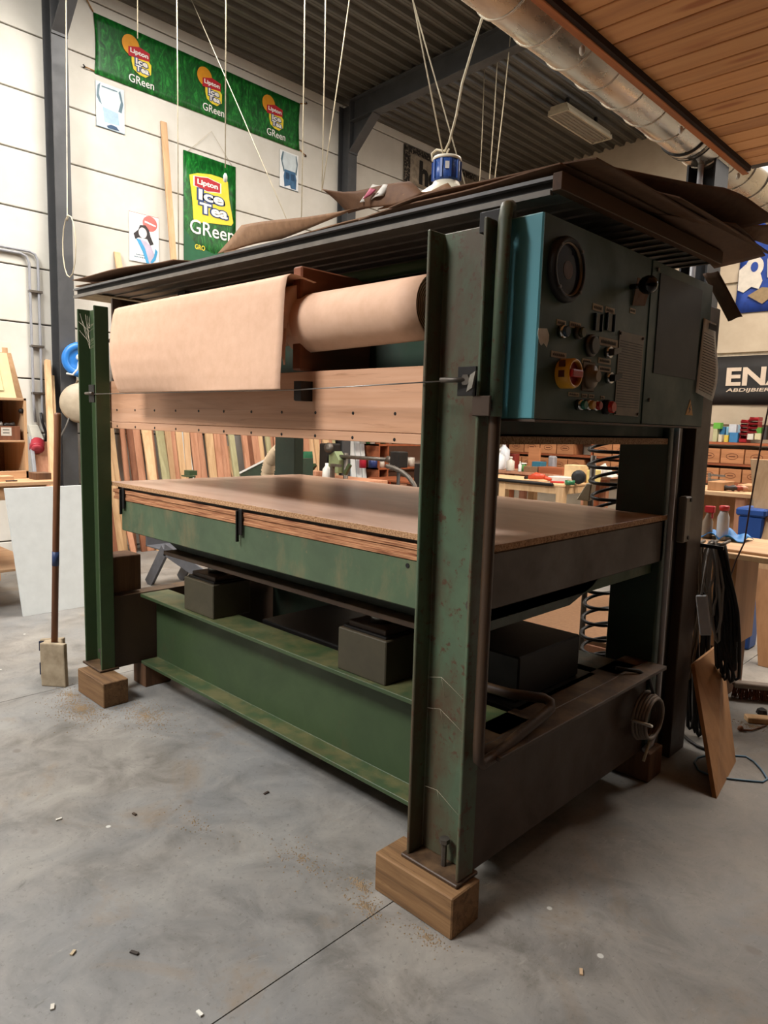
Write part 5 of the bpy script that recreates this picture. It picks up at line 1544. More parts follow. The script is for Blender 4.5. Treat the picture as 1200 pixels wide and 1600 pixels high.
obj('lead', G().tube([(-7.45, q.y - 0.1, q.z - 0.1), (-7.5, q.y - 0.14, q.z - 0.25), (-7.56, q.y - 0.2, q.z - 0.4), (-7.57, q.y - 0.25, q.z - 0.6)], 0.009, 6), plain('#6a655e', 0.5, 0, 0.1, 'grey_lead'), hr)

# floor squeegee / broom standing left of the press
bs = thing('wrapped_broom', 'broom handle standing in a cloth-wrapped double board head', 'broom', (-3.95, 1.45, 0))
hb, ht = P(96, 990, 'y', 1.46), P(90, 645, 'y', 1.46)
hb.z = 0.03
obj('handle', G().tube([(-3.965, 1.46, 0.06), (ht.x, ht.y, ht.z - 0.01), (ht.x, ht.y, ht.z)], [0.0175, 0.0175, 0.012], 14), M['handle'], bs)
sb_ = (ht - Vector((-3.965, 1.46, 0.06)))
p1, p2 = Vector((-3.965, 1.46, 0.06)) + sb_ * 0.43, Vector((-3.965, 1.46, 0.06)) + sb_ * 0.485
obj('blue_tape', G().tube([p1, p2], 0.0185, 14), plain('#2c3d63', 0.5, 0, 0.15, 'blue_tape'), bs)
cl = paper('soiled_canvas', '#a8977d', '#86755d', 14.0)
obj('front_board', G().hexa([(-3.955, 1.385, 0), (-3.845, 1.475, 0), (-3.86, 1.50, 0), (-3.97, 1.41, 0)], [(-3.965, 1.385, 0.245), (-3.855, 1.475, 0.245), (-3.87, 1.50, 0.245), (-3.98, 1.41, 0.245)]), cl, bs, 0.008, 2)
obj('back_board', G().hexa([(-4.06, 1.42, 0), (-4.00, 1.53, 0), (-4.02, 1.55, 0), (-4.085, 1.44, 0)], [(-4.06, 1.42, 0.235), (-4.00, 1.53, 0.235), (-4.02, 1.55, 0.235), (-4.085, 1.44, 0.235)]), cl, bs, 0.008, 2)
obj('top_fabric', G().hexa([(-4.05, 1.43, 0.20), (-3.95, 1.40, 0.20), (-3.87, 1.48, 0.20), (-4.0, 1.53, 0.20)], [(-4.04, 1.44, 0.236), (-3.955, 1.41, 0.236), (-3.89, 1.48, 0.236), (-4.0, 1.52, 0.236)]), cl, bs, 0.006)
for z0_, z1_ in ((0.17, 0.225), (0.03, 0.10)):
    obj('navy_patch', G().hexa([(-4.061, 1.417, z0_), (-4.01, 1.51, z0_), (-4.013, 1.515, z0_), (-4.064, 1.422, z0_)], [(-4.061, 1.417, z1_), (-4.01, 1.51, z1_), (-4.013, 1.515, z1_), (-4.064, 1.422, z1_)]), plain('#26304a', 0.8, 0, 0.2, 'navy_cloth'), bs)

# ================================================================== timber store along the left wall
WOODS = {'h': ('hardwood', 'dark red-brown'), 'p': ('pale_wood', 'pale'), 'k': ('pink_wood', 'pinkish'), 'g': ('green_wood', 'greenish'), 'y': ('pine', 'yellow pine'), 'w': ('white_panel', 'white-grey')}
seq = 'hppkkhkpkgykpwkkpkkkgpkhkpgkkpkpkkypkpkgkpkkphkpk'
yb_ = 3.32
rnd = random.Random(11)
for k, ch in enumerate(seq):
    if yb_ > 6.80:
        break
    wd = rnd.uniform(0.060, 0.105) if ch != 'w' else 0.14
    hgt = rnd.uniform(1.95, 2.6)
    if k in (3, 21):
        hgt = rnd.uniform(1.15, 1.25)
    lean = rnd.uniform(0.32, 0.46)
    sk_ = -0.05
    x0 = XW + lean + rnd.uniform(0, 0.06)
    x1 = XW + 0.012
    th = rnd.uniform(0.022, 0.04)
    y0 = yb_
    g = G().hexa([(x0, y0, 0), (x0, y0 + wd, 0), (x0 + th, y0 + wd, 0), (x0 + th, y0, 0)], [(x1, y0 + sk_, hgt), (x1, y0 + wd + sk_, hgt), (x1 + th, y0 + wd + sk_, hgt), (x1 + th, y0 + sk_, hgt)])
    tag(obj('leaning_board', g, M[WOODS[ch][0]], None, 0.002), '%s board leaning on the left wall, %s of the row from the left' % (WOODS[ch][1], ORD[k]), 'board', 'boards leaning along the left wall')
    yb_ += wd + 0.004

# grey folded steel trestle on the floor behind the press
tr = thing('steel_trestle', 'grey steel trestle with crossed legs behind the press', 'trestle', (-5.2, 3.2, 0))
gm = plain('#5a5a5e', 0.5, 0.2, 0.15, 'grey_steel_paint')
T0 = P(257, 862, 'y', 3.0)
La, Lb = P(224, 926, 'y', 3.0), P(322, 905, 'y', 3.0)
La = La + (La - T0) * ((0 - La.z) / (La.z - T0.z))
Lb = Lb + (Lb - T0) * ((0 - Lb.z) / (Lb.z - T0.z))
for dy in (0.0, 0.32):
    o_ = Vector((0, dy, 0))
    for q in (La, Lb):
        obj('leg', G().bar(q + o_, T0 + o_ + Vector((0, 0, 0.02)), 0.11, 0.012, (0, 1, 0)), gm, tr, 0.002)
        obj('leg_flange', G().bar(q + o_ + Vector((0.035, 0.02, 0)), T0 + o_ + Vector((0.035, 0.02, 0.02)), 0.008, 0.04, (0, 1, 0)), gm, tr)
obj('head_plate', G().box(T0.x - 0.34, T0.x + 0.02, 3.0, 3.32, T0.z + 0.0, T0.z + 0.012).box(T0.x - 0.34, T0.x - 0.32, 3.0, 3.32, T0.z, T0.z + 0.26), gm, tr, 0.002)

# green machine casing, dust hose behind the bed
q = P(412, 745, 'y', 4.3)
gm_ = thing('green_machine', 'dark green machine casing with white edge behind the press bed', 'machine', (q.x, 4.4, 0))
za = q.z
obj('casing', G().prism([(q.x - 0.42, 0.75), (q.x + 0.25, 0.75), (q.x + 0.25, za + 0.20), (q.x + 0.05, za + 0.17), (q.x - 0.42, za + 0.0)], 'y', 4.3, 4.75), M['green_dark'], gm_, 0.004)
obj('edge_strip', G().bar((q.x - 0.42, 4.3, za + 0.01), (q.x + 0.05, 4.3, za + 0.18), 0.02, 0.02, (0, 1, 0)), M['white_plastic'], gm_)
for sx in (-0.38, 0.2):
    obj('leg', G().box(q.x + sx - 0.03, q.x + sx + 0.03, 4.4, 4.46, 0, 0.75), M['green_dark'], gm_)
q = P(298, 739, 'y', 3.5)
tag(obj('green_clamp', G().box(q.x - 0.05, q.x + 0.05, 3.46, 3.54, q.z - 0.02, q.z + 0.025).box(q.x - 0.07, q.x + 0.09, 3.44, 3.5, q.z - 0.035, q.z - 0.022).tube([(q.x, 3.5, 0.0), (q.x, 3.5, q.z - 0.03)], 0.02, 8), M['green_beam'], None), 'small green stand head peeping over the back of the bed', 'stand')
dh = thing('dust_hose', 'cream corrugated dust hose bending up to a grey pipe', 'hose', (P(420, 745, 'y', 4.15).x, 4.15, 0.8))
pts = [P(a, b, 'y', 4.15) for a, b in ((417, 790), (417, 760), (418, 738), (422, 722), (430, 710), (438, 702))]
path = []
for i in range(len(pts) - 1):
    for j in range(8):
        path.append(pts[i].lerp(pts[i + 1], j / 8))
path.append(pts[-1])
rr = [0.062 + 0.006 * (1 if i % 2 else -1) for i in range(len(path))]
obj('corrugated_hose', G().tube(path, rr, 14), plain('#c2a98a', 0.6, 0, 0.1, 'cream_hose'), dh)
pe = P(462, 640, 'y', 4.15)
obj('metal_pipe', G().tube([pts[-1] - (pe - pts[-1]) * 0.1, pe], 0.06, 18), M['duct'], dh)
obj('pipe_support', G().tube([P(417, 790, 'y', 4.15), Vector((P(417, 790, 'y', 4.15).x, 4.15, 0.0))], 0.05, 12), M['duct'], dh)

# radial arm machine in the middle distance
YM = 5.6


def pm(px, py, y=YM):
    return P(px, py, 'y', y)


ra = thing('radial_arm_saw', 'black and green radial arm machine with long horizontal tube', 'machine', (pm(520, 750).x, YM, 0))
a, b = pm(498, 738), pm(512, 693)
obj('motor', G().box(a.x, b.x, YM, YM + 0.22, a.z, b.z), M['black_steel'], ra, 0.02, 2)
a, b = pm(513, 738), pm(528, 712)
obj('guard', G().prism([(a.x, a.z), (b.x, a.z), (b.x + 0.02, b.z - 0.05), (b.x - 0.06, b.z + 0.05), (a.x, b.z)], 'y', YM, YM + 0.12), plain('#7e8a63', 0.5, 0, 0.1, 'sage_guard'), ra, 0.004)
a = pm(517, 700)
obj('blade_housing', G().lathe([(0.05, 0), (0.06, 0.01), (0.06, 0.035), (0.02, 0.045)], (a.x, YM - 0.02, a.z), (0.3, -1, 0.2), 18), M['dull_steel'], ra)
a = pm(530, 760)
obj('column', G().tube([(a.x, YM + 0.1, 0.0), (a.x, YM + 0.1, pm(531, 708).z)], 0.03, 12), M['dull_steel'], ra)
a, b = pm(530, 714), pm(612, 719)
obj('arm_tube', G().tube([(a.x - 0.25, YM + 0.06, a.z), (b.x, YM + 0.06, b.z)], 0.022, 12), M['dull_steel'], ra)
a = pm(600, 718)
obj('arm_sleeve', G().tube([(a.x, YM + 0.06, a.z), (a.x + 0.08, YM + 0.06, a.z)], 0.04, 12), M['dull_steel'], ra)
a, b = pm(610, 730), pm(625, 706)
obj('head_block', G().box(a.x, b.x, YM - 0.02, YM + 0.14, a.z, b.z), M['black_steel'], ra, 0.01)
obj('head_strut', G().tube([((a.x + b.x) / 2, YM + 0.06, 0.0), ((a.x + b.x) / 2, YM + 0.06, a.z)], 0.02, 8), M['black_steel'], ra)
for px in (486, 540):
    a = pm(px, 726)
    obj('table_bracket', G().bar((a.x - 0.06, YM + 0.05, 0.9), (a.x + 0.02, YM + 0.05, a.z), 0.04, 0.04, (0, 1, 0)), M['green_beam'], ra)
a, b = pm(478, 748), pm(568, 762)
obj('machine_table', G().box(a.x, b.x, YM - 0.3, YM + 0.4, b.z + 0.01, b.z + 0.07), M['pink_wood'], ra, 0.004)
for sx in (a.x + 0.08, b.x - 0.08):
    obj('leg', G().box(sx - 0.04, sx + 0.04, YM - 0.2, YM - 0.12, 0, b.z + 0.01), M['green_dark'], ra)
    obj('leg', G().box(sx - 0.04, sx + 0.04, YM + 0.25, YM + 0.33, 0, b.z + 0.01), M['green_dark'], ra)
zt_ = b.z + 0.07
xa_ = a.x
tag(obj('wood_offcut', G().box(xa_ + 0.08, xa_ + 0.32, YM - 0.28, YM - 0.12, zt_ + 0.001, zt_ + 0.05), M['pale_wood'], None, 0.002), 'pale wood block on the table of the radial machine', 'offcut')
tag(obj('wood_offcut', G().box(xa_ + 0.36, xa_ + 0.52, YM - 0.28, YM - 0.16, zt_ + 0.001, zt_ + 0.09), M['pink_wood'], None, 0.002), 'upright pinkish wood block on the table of the radial machine', 'offcut')
tag(obj('green_cover', G().prism([(xa_ + 0.02, zt_ + 0.001), (xa_ + 0.10, zt_ + 0.001), (xa_ + 0.06, zt_ + 0.30), (xa_ + 0.01, zt_ + 0.26)], 'y', YM - 0.1, YM + 0.05), plain('#2f6b4a', 0.5, 0, 0.15, 'green_cover')), 'green machine cover at the left of the radial machine table', 'cover')
tag(obj('white_jug', G().lathe([(0.05, 0), (0.055, 0.02), (0.05, 0.12), (0.02, 0.16), (0.02, 0.19)], (xa_ + 0.62, YM - 0.2, zt_ + 0.001), (0, 0, 1), 12), M['white_plastic']), 'white jug on the radial machine table', 'jug')
tag(obj('steel_bracket', G().box(xa_ + 0.70, xa_ + 0.74, YM - 0.22, YM - 0.18, zt_ + 0.001, zt_ + 0.16).box(xa_ + 0.70, xa_ + 0.86, YM - 0.22, YM - 0.18, zt_ + 0.16, zt_ + 0.19), M['dull_steel']), 'steel angle bracket standing on the radial machine table', 'bracket')
fx_ = thing('flexible_arm', 'ribbed grey flexible arm curving down by the near post', 'hose', (pm(640, 750, 4.6).x, 4.6, 0))
pts = [pm(a, b, 4.6) for a, b in ((604, 728), (615, 731), (628, 737), (638, 745), (647, 757), (652, 770))]
path = []
for i in range(len(pts) - 1):
    for j in range(5):
        path.append(pts[i].lerp(pts[i + 1], j / 5))
obj('ribbed_tube', G().tube(path, [0.019 + 0.004 * (i % 2) for i in range(len(path))], 10), M['dull_steel'], fx_)
obj('stand', G().tube([path[-1], Vector((path[-1].x + 0.02, 4.6, 0.0))], 0.02, 8), M['black_steel'], fx_)

# white boards leaning further along
for k, (px, wd) in enumerate(((541, 0.10), (549, 0.10), (556, 0.08))):
    y0 = 7.12 + 0.115 * k
    tag(obj('leaning_board', G().hexa([(XW + 0.3, y0, 0), (XW + 0.3, y0 + wd, 0), (XW + 0.33, y0 + wd, 0), (XW + 0.33, y0, 0)], [(XW + 0.02, y0 - 0.03, 2.2), (XW + 0.02, y0 + wd - 0.03, 2.2), (XW + 0.05, y0 + wd - 0.03, 2.2), (XW + 0.05, y0 - 0.03, 2.2)]), M['white_panel'], None, 0.002), 'white painted board leaning left of the paint shelf, %s one' % ORD[k], 'board')

# paint shelf on the left wall
xs = XW + 0.42
y0, y1 = 7.49, 10.3
ps = thing('storage_shelf', 'reddish shelf unit with paint tins on the left wall', 'shelf', (XW + 0.22, (y0 + y1) / 2, 0))
zz_ = [P(600, 763, 'x', xs).z, P(600, 731, 'x', xs).z, P(600, 694, 'x', xs).z, 1.85]
for z in zz_ + [0.2]:
    obj('shelf_board', G().box(XW + 0.01, xs, y0, y1, z - 0.03, z), M['red_shelf'], ps, 0.002)
for y in (y0, P(606, 712, 'x', xs).y, y1 - 0.03):
    obj('upright', G().box(XW + 0.01, xs - 0.005, y, y + 0.03, 0, 1.9), M['red_shelf'], ps, 0.002)
items = [(566, 2, 0.10, 0.11, '#c9c4b8', 'white'), (573, 2, 0.09, 0.10, '#2f6b3d', 'green'), (580, 2, 0.10, 0.12, '#e0ddd2', 'cream'), (590, 2, 0.10, 0.10, '#264f33', 'dark green'), (597, 2, 0.09, 0.12, '#2d5d45', 'bottle green'), (606, 2, 0.10, 0.11, '#d8d3c6', 'ivory'), (615, 2, 0.09, 0.13, '#3a6a4a', 'sea green'), (625, 2, 0.1, 0.1, '#b9b2a4', 'grey'),
         (567, 1, 0.11, 0.16, '#b5283a', 'red-capped'), (583, 1, 0.15, 0.12, '#2c3a6b', 'navy blue'), (594, 1, 0.14, 0.09, '#d9cdbc', 'off-white'), (618, 1, 0.12, 0.07, '#c9b9a6', 'beige'), (630, 1, 0.16, 0.12, '#d3c8b8', 'pale cream'), (641, 1, 0.15, 0.14, '#cfc4b5', 'linen'),
         (570, 0, 0.1, 0.08, '#3a342e', 'black'), (580, 0, 0.13, 0.07, '#c98f6a', 'terracotta'), (591, 0, 0.12, 0.06, '#d6cabb', 'chalk white'), (612, 0, 0.1, 0.1, '#d1552c', 'orange'), (622, 0, 0.12, 0.07, '#bcb3a6', 'putty'), (634, 0, 0.12, 0.06, '#8f2f2c', 'brick red')]
for px, lv_, r2, h_, col, nm in items:
    y = P(px, 720, 'x', xs - 0.1).y
    z = zz_[lv_] + 0.001
    r_ = r2 / 2
    t_ = thing('paint_tin', '%s tin on the %s shelf board of the paint shelf' % (nm, ('lower', 'middle', 'upper')[lv_]), 'tin', (xs - 0.1, y, z), 'tins on the paint shelf')
    obj('can', G().lathe([(r_, 0), (r_, h_ * 0.9), (r_ * 0.95, h_ * 0.93)], (xs - 0.1, y, z), (0, 0, 1), 12), plain(col, 0.4, 0.1, 0.15), t_)
    obj('lid', G().lathe([(r_ * 0.96, 0), (r_ * 0.96, h_ * 0.08), (r_ * 0.85, h_ * 0.08)], (xs - 0.1, y, z + h_ * 0.92), (0, 0, 1), 12), M['white_plastic'] if nm != 'red-capped' else plain('#b5283a', 0.4, 0, 0.1), t_)
# low bench before the paint shelf with a red funnel
a, b = P(574, 746, 'y', 7.2), P(630, 748, 'y', 7.2)
bn2 = thing('work_table', 'low brown work table in front of the paint shelf', 'table', ((a.x + b.x) / 2, 7.5, 0))
obj('table_top', G().box(a.x, b.x + 0.3, 7.2, 7.8, a.z - 0.03, a.z), M['red_shelf'], bn2, 0.003)
for x in (a.x + 0.05, b.x + 0.22):
    for y in (7.26, 7.72):
        obj('leg', G().box(x - 0.035, x + 0.035, y - 0.035, y + 0.035, 0, a.z - 0.03), M['pink_wood'], bn2, 0.003)
obj('drawer_block', G().box(b.x - 0.12, b.x + 0.05, 7.22, 7.7, a.z - 0.5, a.z - 0.03), M['pink_wood'], bn2, 0.003)
obj('low_shelf', G().box(a.x + 0.02, b.x + 0.28, 7.24, 7.76, 0.24, 0.26), M['red_shelf'], bn2, 0.002)
q = P(606, 760, 'y', 7.4)
tag(obj('red_bucket', G().lathe([(0.07, 0), (0.10, 0.2), (0.095, 0.2), (0.065, 0.01)], (q.x, 7.4, 0.261), (0, 0, 1), 16), plain('#c23a28', 0.4, 0, 0.1)), 'red bucket under the low brown work table', 'bucket')
q = P(588, 765, 'y', 7.35)
tag(obj('grey_bag', G().lathe([(0.10, 0), (0.13, 0.05), (0.10, 0.12), (0.03, 0.15)], (q.x, 7.35, 0.261), (0, 0, 1), 12), plain('#8d9499', 0.6, 0, 0.2)), 'grey sack under the low brown work table', 'sack')
q = P(655, 720, 'y', 7.0)
a, b = P(676 - 30, 760, 'y', 6.6), P(668, 726, 'y', 6.6)
tag(obj('black_cabinet', G().box(a.x, b.x, 6.6, 7.0, 0.0, b.z), M['black_steel'], None, 0.006), 'black tool cabinet partly hidden behind the near post', 'cabinet')

# ================================================================== rear work tables
tb = thing('work_table', 'pale pine work table seen between bed and platen', 'table', (-4.4, 7.4, 0))
TX0, TX1, TY0, TY1, TZ = -4.86, -3.99, 7.0, 7.75, 0.885
obj('table_top', G().box(TX0 - 0.5, TX1, TY0, TY1, TZ - 0.025, TZ), M['pale_wood'], tb, 0.003)
obj('apron', G().box(TX0, TX1 - 0.01, TY0 + 0.01, TY0 + 0.035, TZ - 0.11, TZ - 0.025), M['pale_wood'], tb, 0.002)
obj('apron', G().box(TX1 - 0.035, TX1 - 0.01, TY0 + 0.035, TY1 - 0.02, TZ - 0.11, TZ - 0.025), M['pale_wood'], tb, 0.002)
for x, y in ((TX0 + 0.045, TY0 + 0.05), (TX1 - 0.05, TY0 + 0.05), (TX0 + 0.045, TY1 - 0.06), (TX1 - 0.05, TY1 - 0.06)):
    obj('leg', G().box(x - 0.045, x + 0.045, y - 0.045, y + 0.045, 0, TZ - 0.025), M['pale_wood'], tb, 0.003)
obj('vice_bar', G().tube([(TX0 - 0.5, TY0 - 0.03, TZ + 0.0), (TX1 - 0.12, TY0 - 0.03, TZ - 0.005)], 0.02, 8), M['black_steel'], tb)


def bottle(name, label, px, py, yp, r, h, col, capcol, z=None, neck=0.35):
    q = P(px, py, 'y', yp)
    z = q.z if z is None else z
    t_ = thing(name, label, 'bottle', (q.x, yp, z))
    obj('body', G().lathe([(r * 0.95, 0), (r, h * 0.04), (r, h * 0.66), (r * neck, h * 0.80), (r * neck, h * 0.86)], (q.x, yp, z), (0, 0, 1), 16), plain(col, 0.4, 0, 0.1), t_)
    obj('cap', G().lathe([(r * neck * 1.25, 0), (r * neck * 1.25, h * 0.12), (r * neck, h * 0.14)], (q.x, yp, z + h * 0.86), (0, 0, 1), 12), plain(capcol, 0.4, 0, 0.1), t_)
    return t_


def boxy(name, label, cat, px0, px1, pytop, yp, depth, col, z, mat=None, bev=0.004):
    a, b = P(px0, pytop, 'y', yp), P(px1, pytop, 'y', yp)
    return tag(obj(name, G().box(a.x, b.x, yp, yp + depth, z, max(a.z, z + 0.01)), mat or plain(col, 0.6, 0, 0.12), None, bev), label, cat)


z = TZ + 0.001
q = P(838, 745, 'y', 7.2)
dr_ = thing('cordless_tool', 'red-orange power tool lying on the pale pine table', 'tool', (q.x, 7.2, z))
org = plain('#c2482c', 0.45, 0, 0.1)
obj('body', G().tube([(q.x - 0.10, 7.2, z + 0.035), (q.x + 0.0, 7.2, z + 0.06), (q.x + 0.10, 7.22, z + 0.055)], [0.025, 0.045, 0.03], 10), org, dr_)
obj('grip', G().tube([(q.x + 0.08, 7.22, z + 0.05), (q.x + 0.17, 7.26, z + 0.025)], 0.022, 8), org, dr_)
obj('chuck', G().tube([(q.x - 0.10, 7.2, z + 0.035), (q.x - 0.16, 7.2, z + 0.025)], 0.016, 8), M['black_steel'], dr_)
tag(obj('red_pliers', G().bar((q.x + 0.22, 7.15, z + 0.011), (q.x + 0.36, 7.22, z + 0.011), 0.05, 0.02, (0, 0, 1)), plain('#b8322c', 0.4, 0, 0.1), None, 0.004), 'red handled clamp lying beside the orange power tool', 'tool')
boxy('paper_stack', 'white paper stack on the pale pine table', 'paper', 856, 886, 744, 7.25, 0.2, '#d5cfc6', z)
q = P(887, 750, 'y', 7.1)
tp = thing('tape_roll', 'green tape roll at the corner of the pale pine table', 'tape', (q.x, 7.1, z))
obj('tape', G().lathe([(0.03, 0), (0.055, 0), (0.055, 0.05), (0.03, 0.05)], (q.x + 0.03, 7.1, z), (0, 0, 1), 18), plain('#2c6b45', 0.35, 0, 0.1), tp)
obj('core', G().lathe([(0.024, 0.0), (0.029, 0.0), (0.029, 0.051), (0.024, 0.051)], (q.x + 0.03, 7.1, z), (0, 0, 1), 18), M['cardboard_tan'], tp)
boxy('carton', 'pale yellow carton standing on the pale pine table', 'box', 882, 907, 726, 7.45, 0.2, '#d8b98a', z)
boxy('carton', 'bright yellow carton right of the black wheel', 'box', 917, 930, 734, 7.55, 0.15, '#d9c27c', z)
q = P(905, 747, 'y', 7.3)
tag(obj('sander_wheel', G().lathe([(0.02, 0), (0.075, 0), (0.08, 0.01), (0.08, 0.05), (0.075, 0.06), (0.03, 0.06)], (q.x, 7.3, z + 0.081), (0.3, -1, 0), 20), M['black_rubber']), 'black rubber wheel standing on the pale pine table', 'wheel')

t2 = thing('work_table', 'cluttered long bench behind the pale pine table', 'workbench', (-6.1, 8.7, 0))
BZ_ = P(800, 736, 'y', 8.4).z
obj('bench_top', G().box(-7.2, -4.35, 8.4, 9.1, BZ_ - 0.04, BZ_), M['pink_wood'], t2, 0.003)
for x in (-7.0, -5.8, -4.5):
    for y in (8.48, 9.0):
        obj('leg', G().box(x - 0.045, x + 0.045, y - 0.045, y + 0.045, 0, BZ_ - 0.04), M['pink_wood'], t2, 0.003)
obj('low_shelf', G().box(-7.1, -4.45, 8.45, 9.05, 0.38, 0.4), M['pink_wood'], t2, 0.003)
z = BZ_ + 0.001
bottle('plastic_canister', 'large white plastic canister at the left of the long bench', 777, 736, 8.5, 0.11, 0.30, '#d5d8da', '#d8d8d6', z, 0.3)
bottle('plastic_canister', 'white plastic canister with red cap on the long bench', 786, 736, 8.75, 0.09, 0.42, '#c8ccd0', '#a8322c', z, 0.3)
bottle('plastic_bottle', 'squat translucent bottle beside the white canisters', 797, 738, 8.45, 0.06, 0.20, '#c9bfb0', '#d8d0c4', z)
bottle('glue_bottle', 'white glue bottle left of the green tin on the bench', 812, 738, 8.42, 0.025, 0.14, '#dcd8cf', '#dcd8cf', z)
bottle('green_tin', 'green tin on the long bench', 817, 738, 8.5, 0.05, 0.12, '#4f8a3f', '#d8d8d0', z, 0.8)
boxy('tool_box', 'dark red box at the back of the long bench', 'box', 797, 805, 709, 8.9, 0.12, '#7e2b22', z)
boxy('wood_offcut', 'upright brown board on the long bench', 'board', 826, 844, 699, 8.95, 0.03, None, z, M['crate'], 0.002)
boxy('teal_vice', 'teal metal box on the long bench', 'box', 831, 845, 721, 8.45, 0.15, '#2c6a80', z)
boxy('grey_case', 'rounded grey case standing on the long bench', 'case', 856, 866, 712, 8.7, 0.10, '#8b8a8d', z, None, 0.02)
boxy('carton', 'brown carton at the front of the long bench', 'box', 818, 842, 728, 8.41, 0.2, None, z, M['cardboard'])
boxy('carton', 'long dark wooden box lying on the long bench', 'box', 840, 880, 729, 8.41, 0.25, None, z, M['red_shelf'])
# rags on carton
q = P(900, 735, 'y', 8.0)
tag(obj('rag_heap', G().sheet(lambda u, v: (q.x - 0.2 + 0.4 * u, 8.6 + 0.25 * v, z + 0.003 + (0.13 + 0.03 * math.sin(9 * u) * math.cos(7 * v)) * math.sin(math.pi * u) * math.sin(math.pi * v)), 12, 10, 0.004), M['white_paper']), 'cream rag heap on the right end of the long bench', 'rag')
tag(obj('white_bottle_small', G().lathe([(0.035, 0), (0.035, 0.12), (0.015, 0.15), (0.015, 0.18)], (P(945, 730, 'y', 8.6).x, 8.6, z), (0, 0, 1), 12), M['white_plastic']), 'white spray bottle behind the coiled hose', 'bottle')

# ---- shelf unit on the back wall with wine crates
SX0, SX1, SY0, SY1 = -7.3, -2.2, 10.62, 10.97
su = thing('storage_shelf', 'long reddish shelf unit filled with wooden crates on the back wall', 'shelf', (-4.8, 10.8, 0))
ZS = [0.82, 1.085, 1.385]
for z in ZS:
    obj('shelf_board', G().box(SX0, SX1, SY0, SY1, z - 0.035, z), M['red_shelf'], su, 0.002)
for x in (SX0, -5.6, -3.95, SX1 - 0.03):
    obj('upright', G().box(x, x + 0.03, SY0 + 0.01, SY1, 0, 1.36), M['red_shelf'], su, 0.002)
ck = 0
emb = plain('#6d3d22', 0.7, 0, 0.1, 'branded_mark')
for row, (z, rn) in enumerate(((ZS[0], 'lower'), (ZS[1], 'upper'))):
    x = SX0 + 0.05 + 0.06 * row
    k = 0
    while x < SX1 - 0.35:
        w = 0.285 if row == 0 else 0.305
        if not any(abs(x - u) < 0.05 or (x < u + 0.03 and x + w > u) for u in (SX0, -5.6, -3.95, SX1 - 0.03)):
            c = thing('wine_crate', 'wooden crate with burnt emblem, %s of the %s shelf row from the left' % (ORD[k], rn), 'crate', (x + w / 2, 10.75, z), 'wooden crates on the back shelf')
            h_ = 0.19 if row == 0 else 0.205
            obj('box', G().box(x, x + w, SY0 - 0.005, SY1 - 0.03, z + 0.001, z + h_), M['crate'], c, 0.003)
            e_ = ellipse(x + w / 2, z + h_ * 0.5, w * 0.26, h_ * 0.2, 14)
            obj('emblem', G().tube([(p[0], SY0 - 0.006, p[1]) for p in e_], 0.0035, 4, True), emb, c)
            obj('emblem_bar', G().box(x + w * 0.36, x + w * 0.64, SY0 - 0.008, SY0 - 0.005, z + h_ * 0.46, z + h_ * 0.54), emb, c)
            k += 1
            x += w + 0.018
        else:
            x += 0.04


def sbox(px0, px1, py0, py1, col, label, cat='box', dy=0.0, d=0.12):
    a, b = P(px0, py1, 'y', SY0 + dy), P(px1, py0, 'y', SY0 + dy)
    zz = max(a.z, ZS[2] + 0.001)
    return tag(obj('parts_box', G().box(a.x, b.x, SY0 + dy, SY0 + dy + d, zz if zz > ZS[2] + 0.04 else ZS[2] + 0.001, b.z), plain(col, 0.5, 0, 0.1), None, 0.003), label, cat)


sbox(1113, 1121, 670, 687, '#b8b48a', 'cream small box below the green box')
sbox(1114, 1126, 660.5, 670, '#63a83c', 'lime green box on the small cream box')
sbox(1122, 1133, 667, 679, '#2f6a94', 'blue small box behind the small white boxes', dy=0.1)
sbox(1122, 1128, 679, 687, '#cfc3a8', 'beige tiny box left of the yellow box')
sbox(1131, 1138, 680, 687, '#d3b54a', 'tiny yellow box on the shelf')
sbox(1134, 1140, 667, 680, '#7fb2cf', 'pale blue box behind the yellow box', dy=0.1)
sbox(1138, 1151, 663, 676, '#c2c4c8', 'white box with dark side above the blue boxes', dy=0.02)
sbox(1139, 1153, 676, 687, '#3a78a8', 'mid blue box in front below the white box')
sbox(1151, 1158, 664, 680, '#a4c4d4', 'ice blue box beside the red bins', dy=0.1)
sbox(1167, 1177, 678, 687, '#d6cfc0', 'white box under the taller red bin stack')
sbox(1178.5, 1189, 677, 687, '#cfc29a', 'cream box right of the red bins')
sbox(1181, 1190, 668, 677, '#4f8a2f', 'green box on the cream box')
sbox(1191, 1199, 666, 687, '#3a3632', 'black box near the yellow carton')
sbox(1200, 1215, 664, 687, '#d2bd3f', 'yellow carton at the end of the shelf')
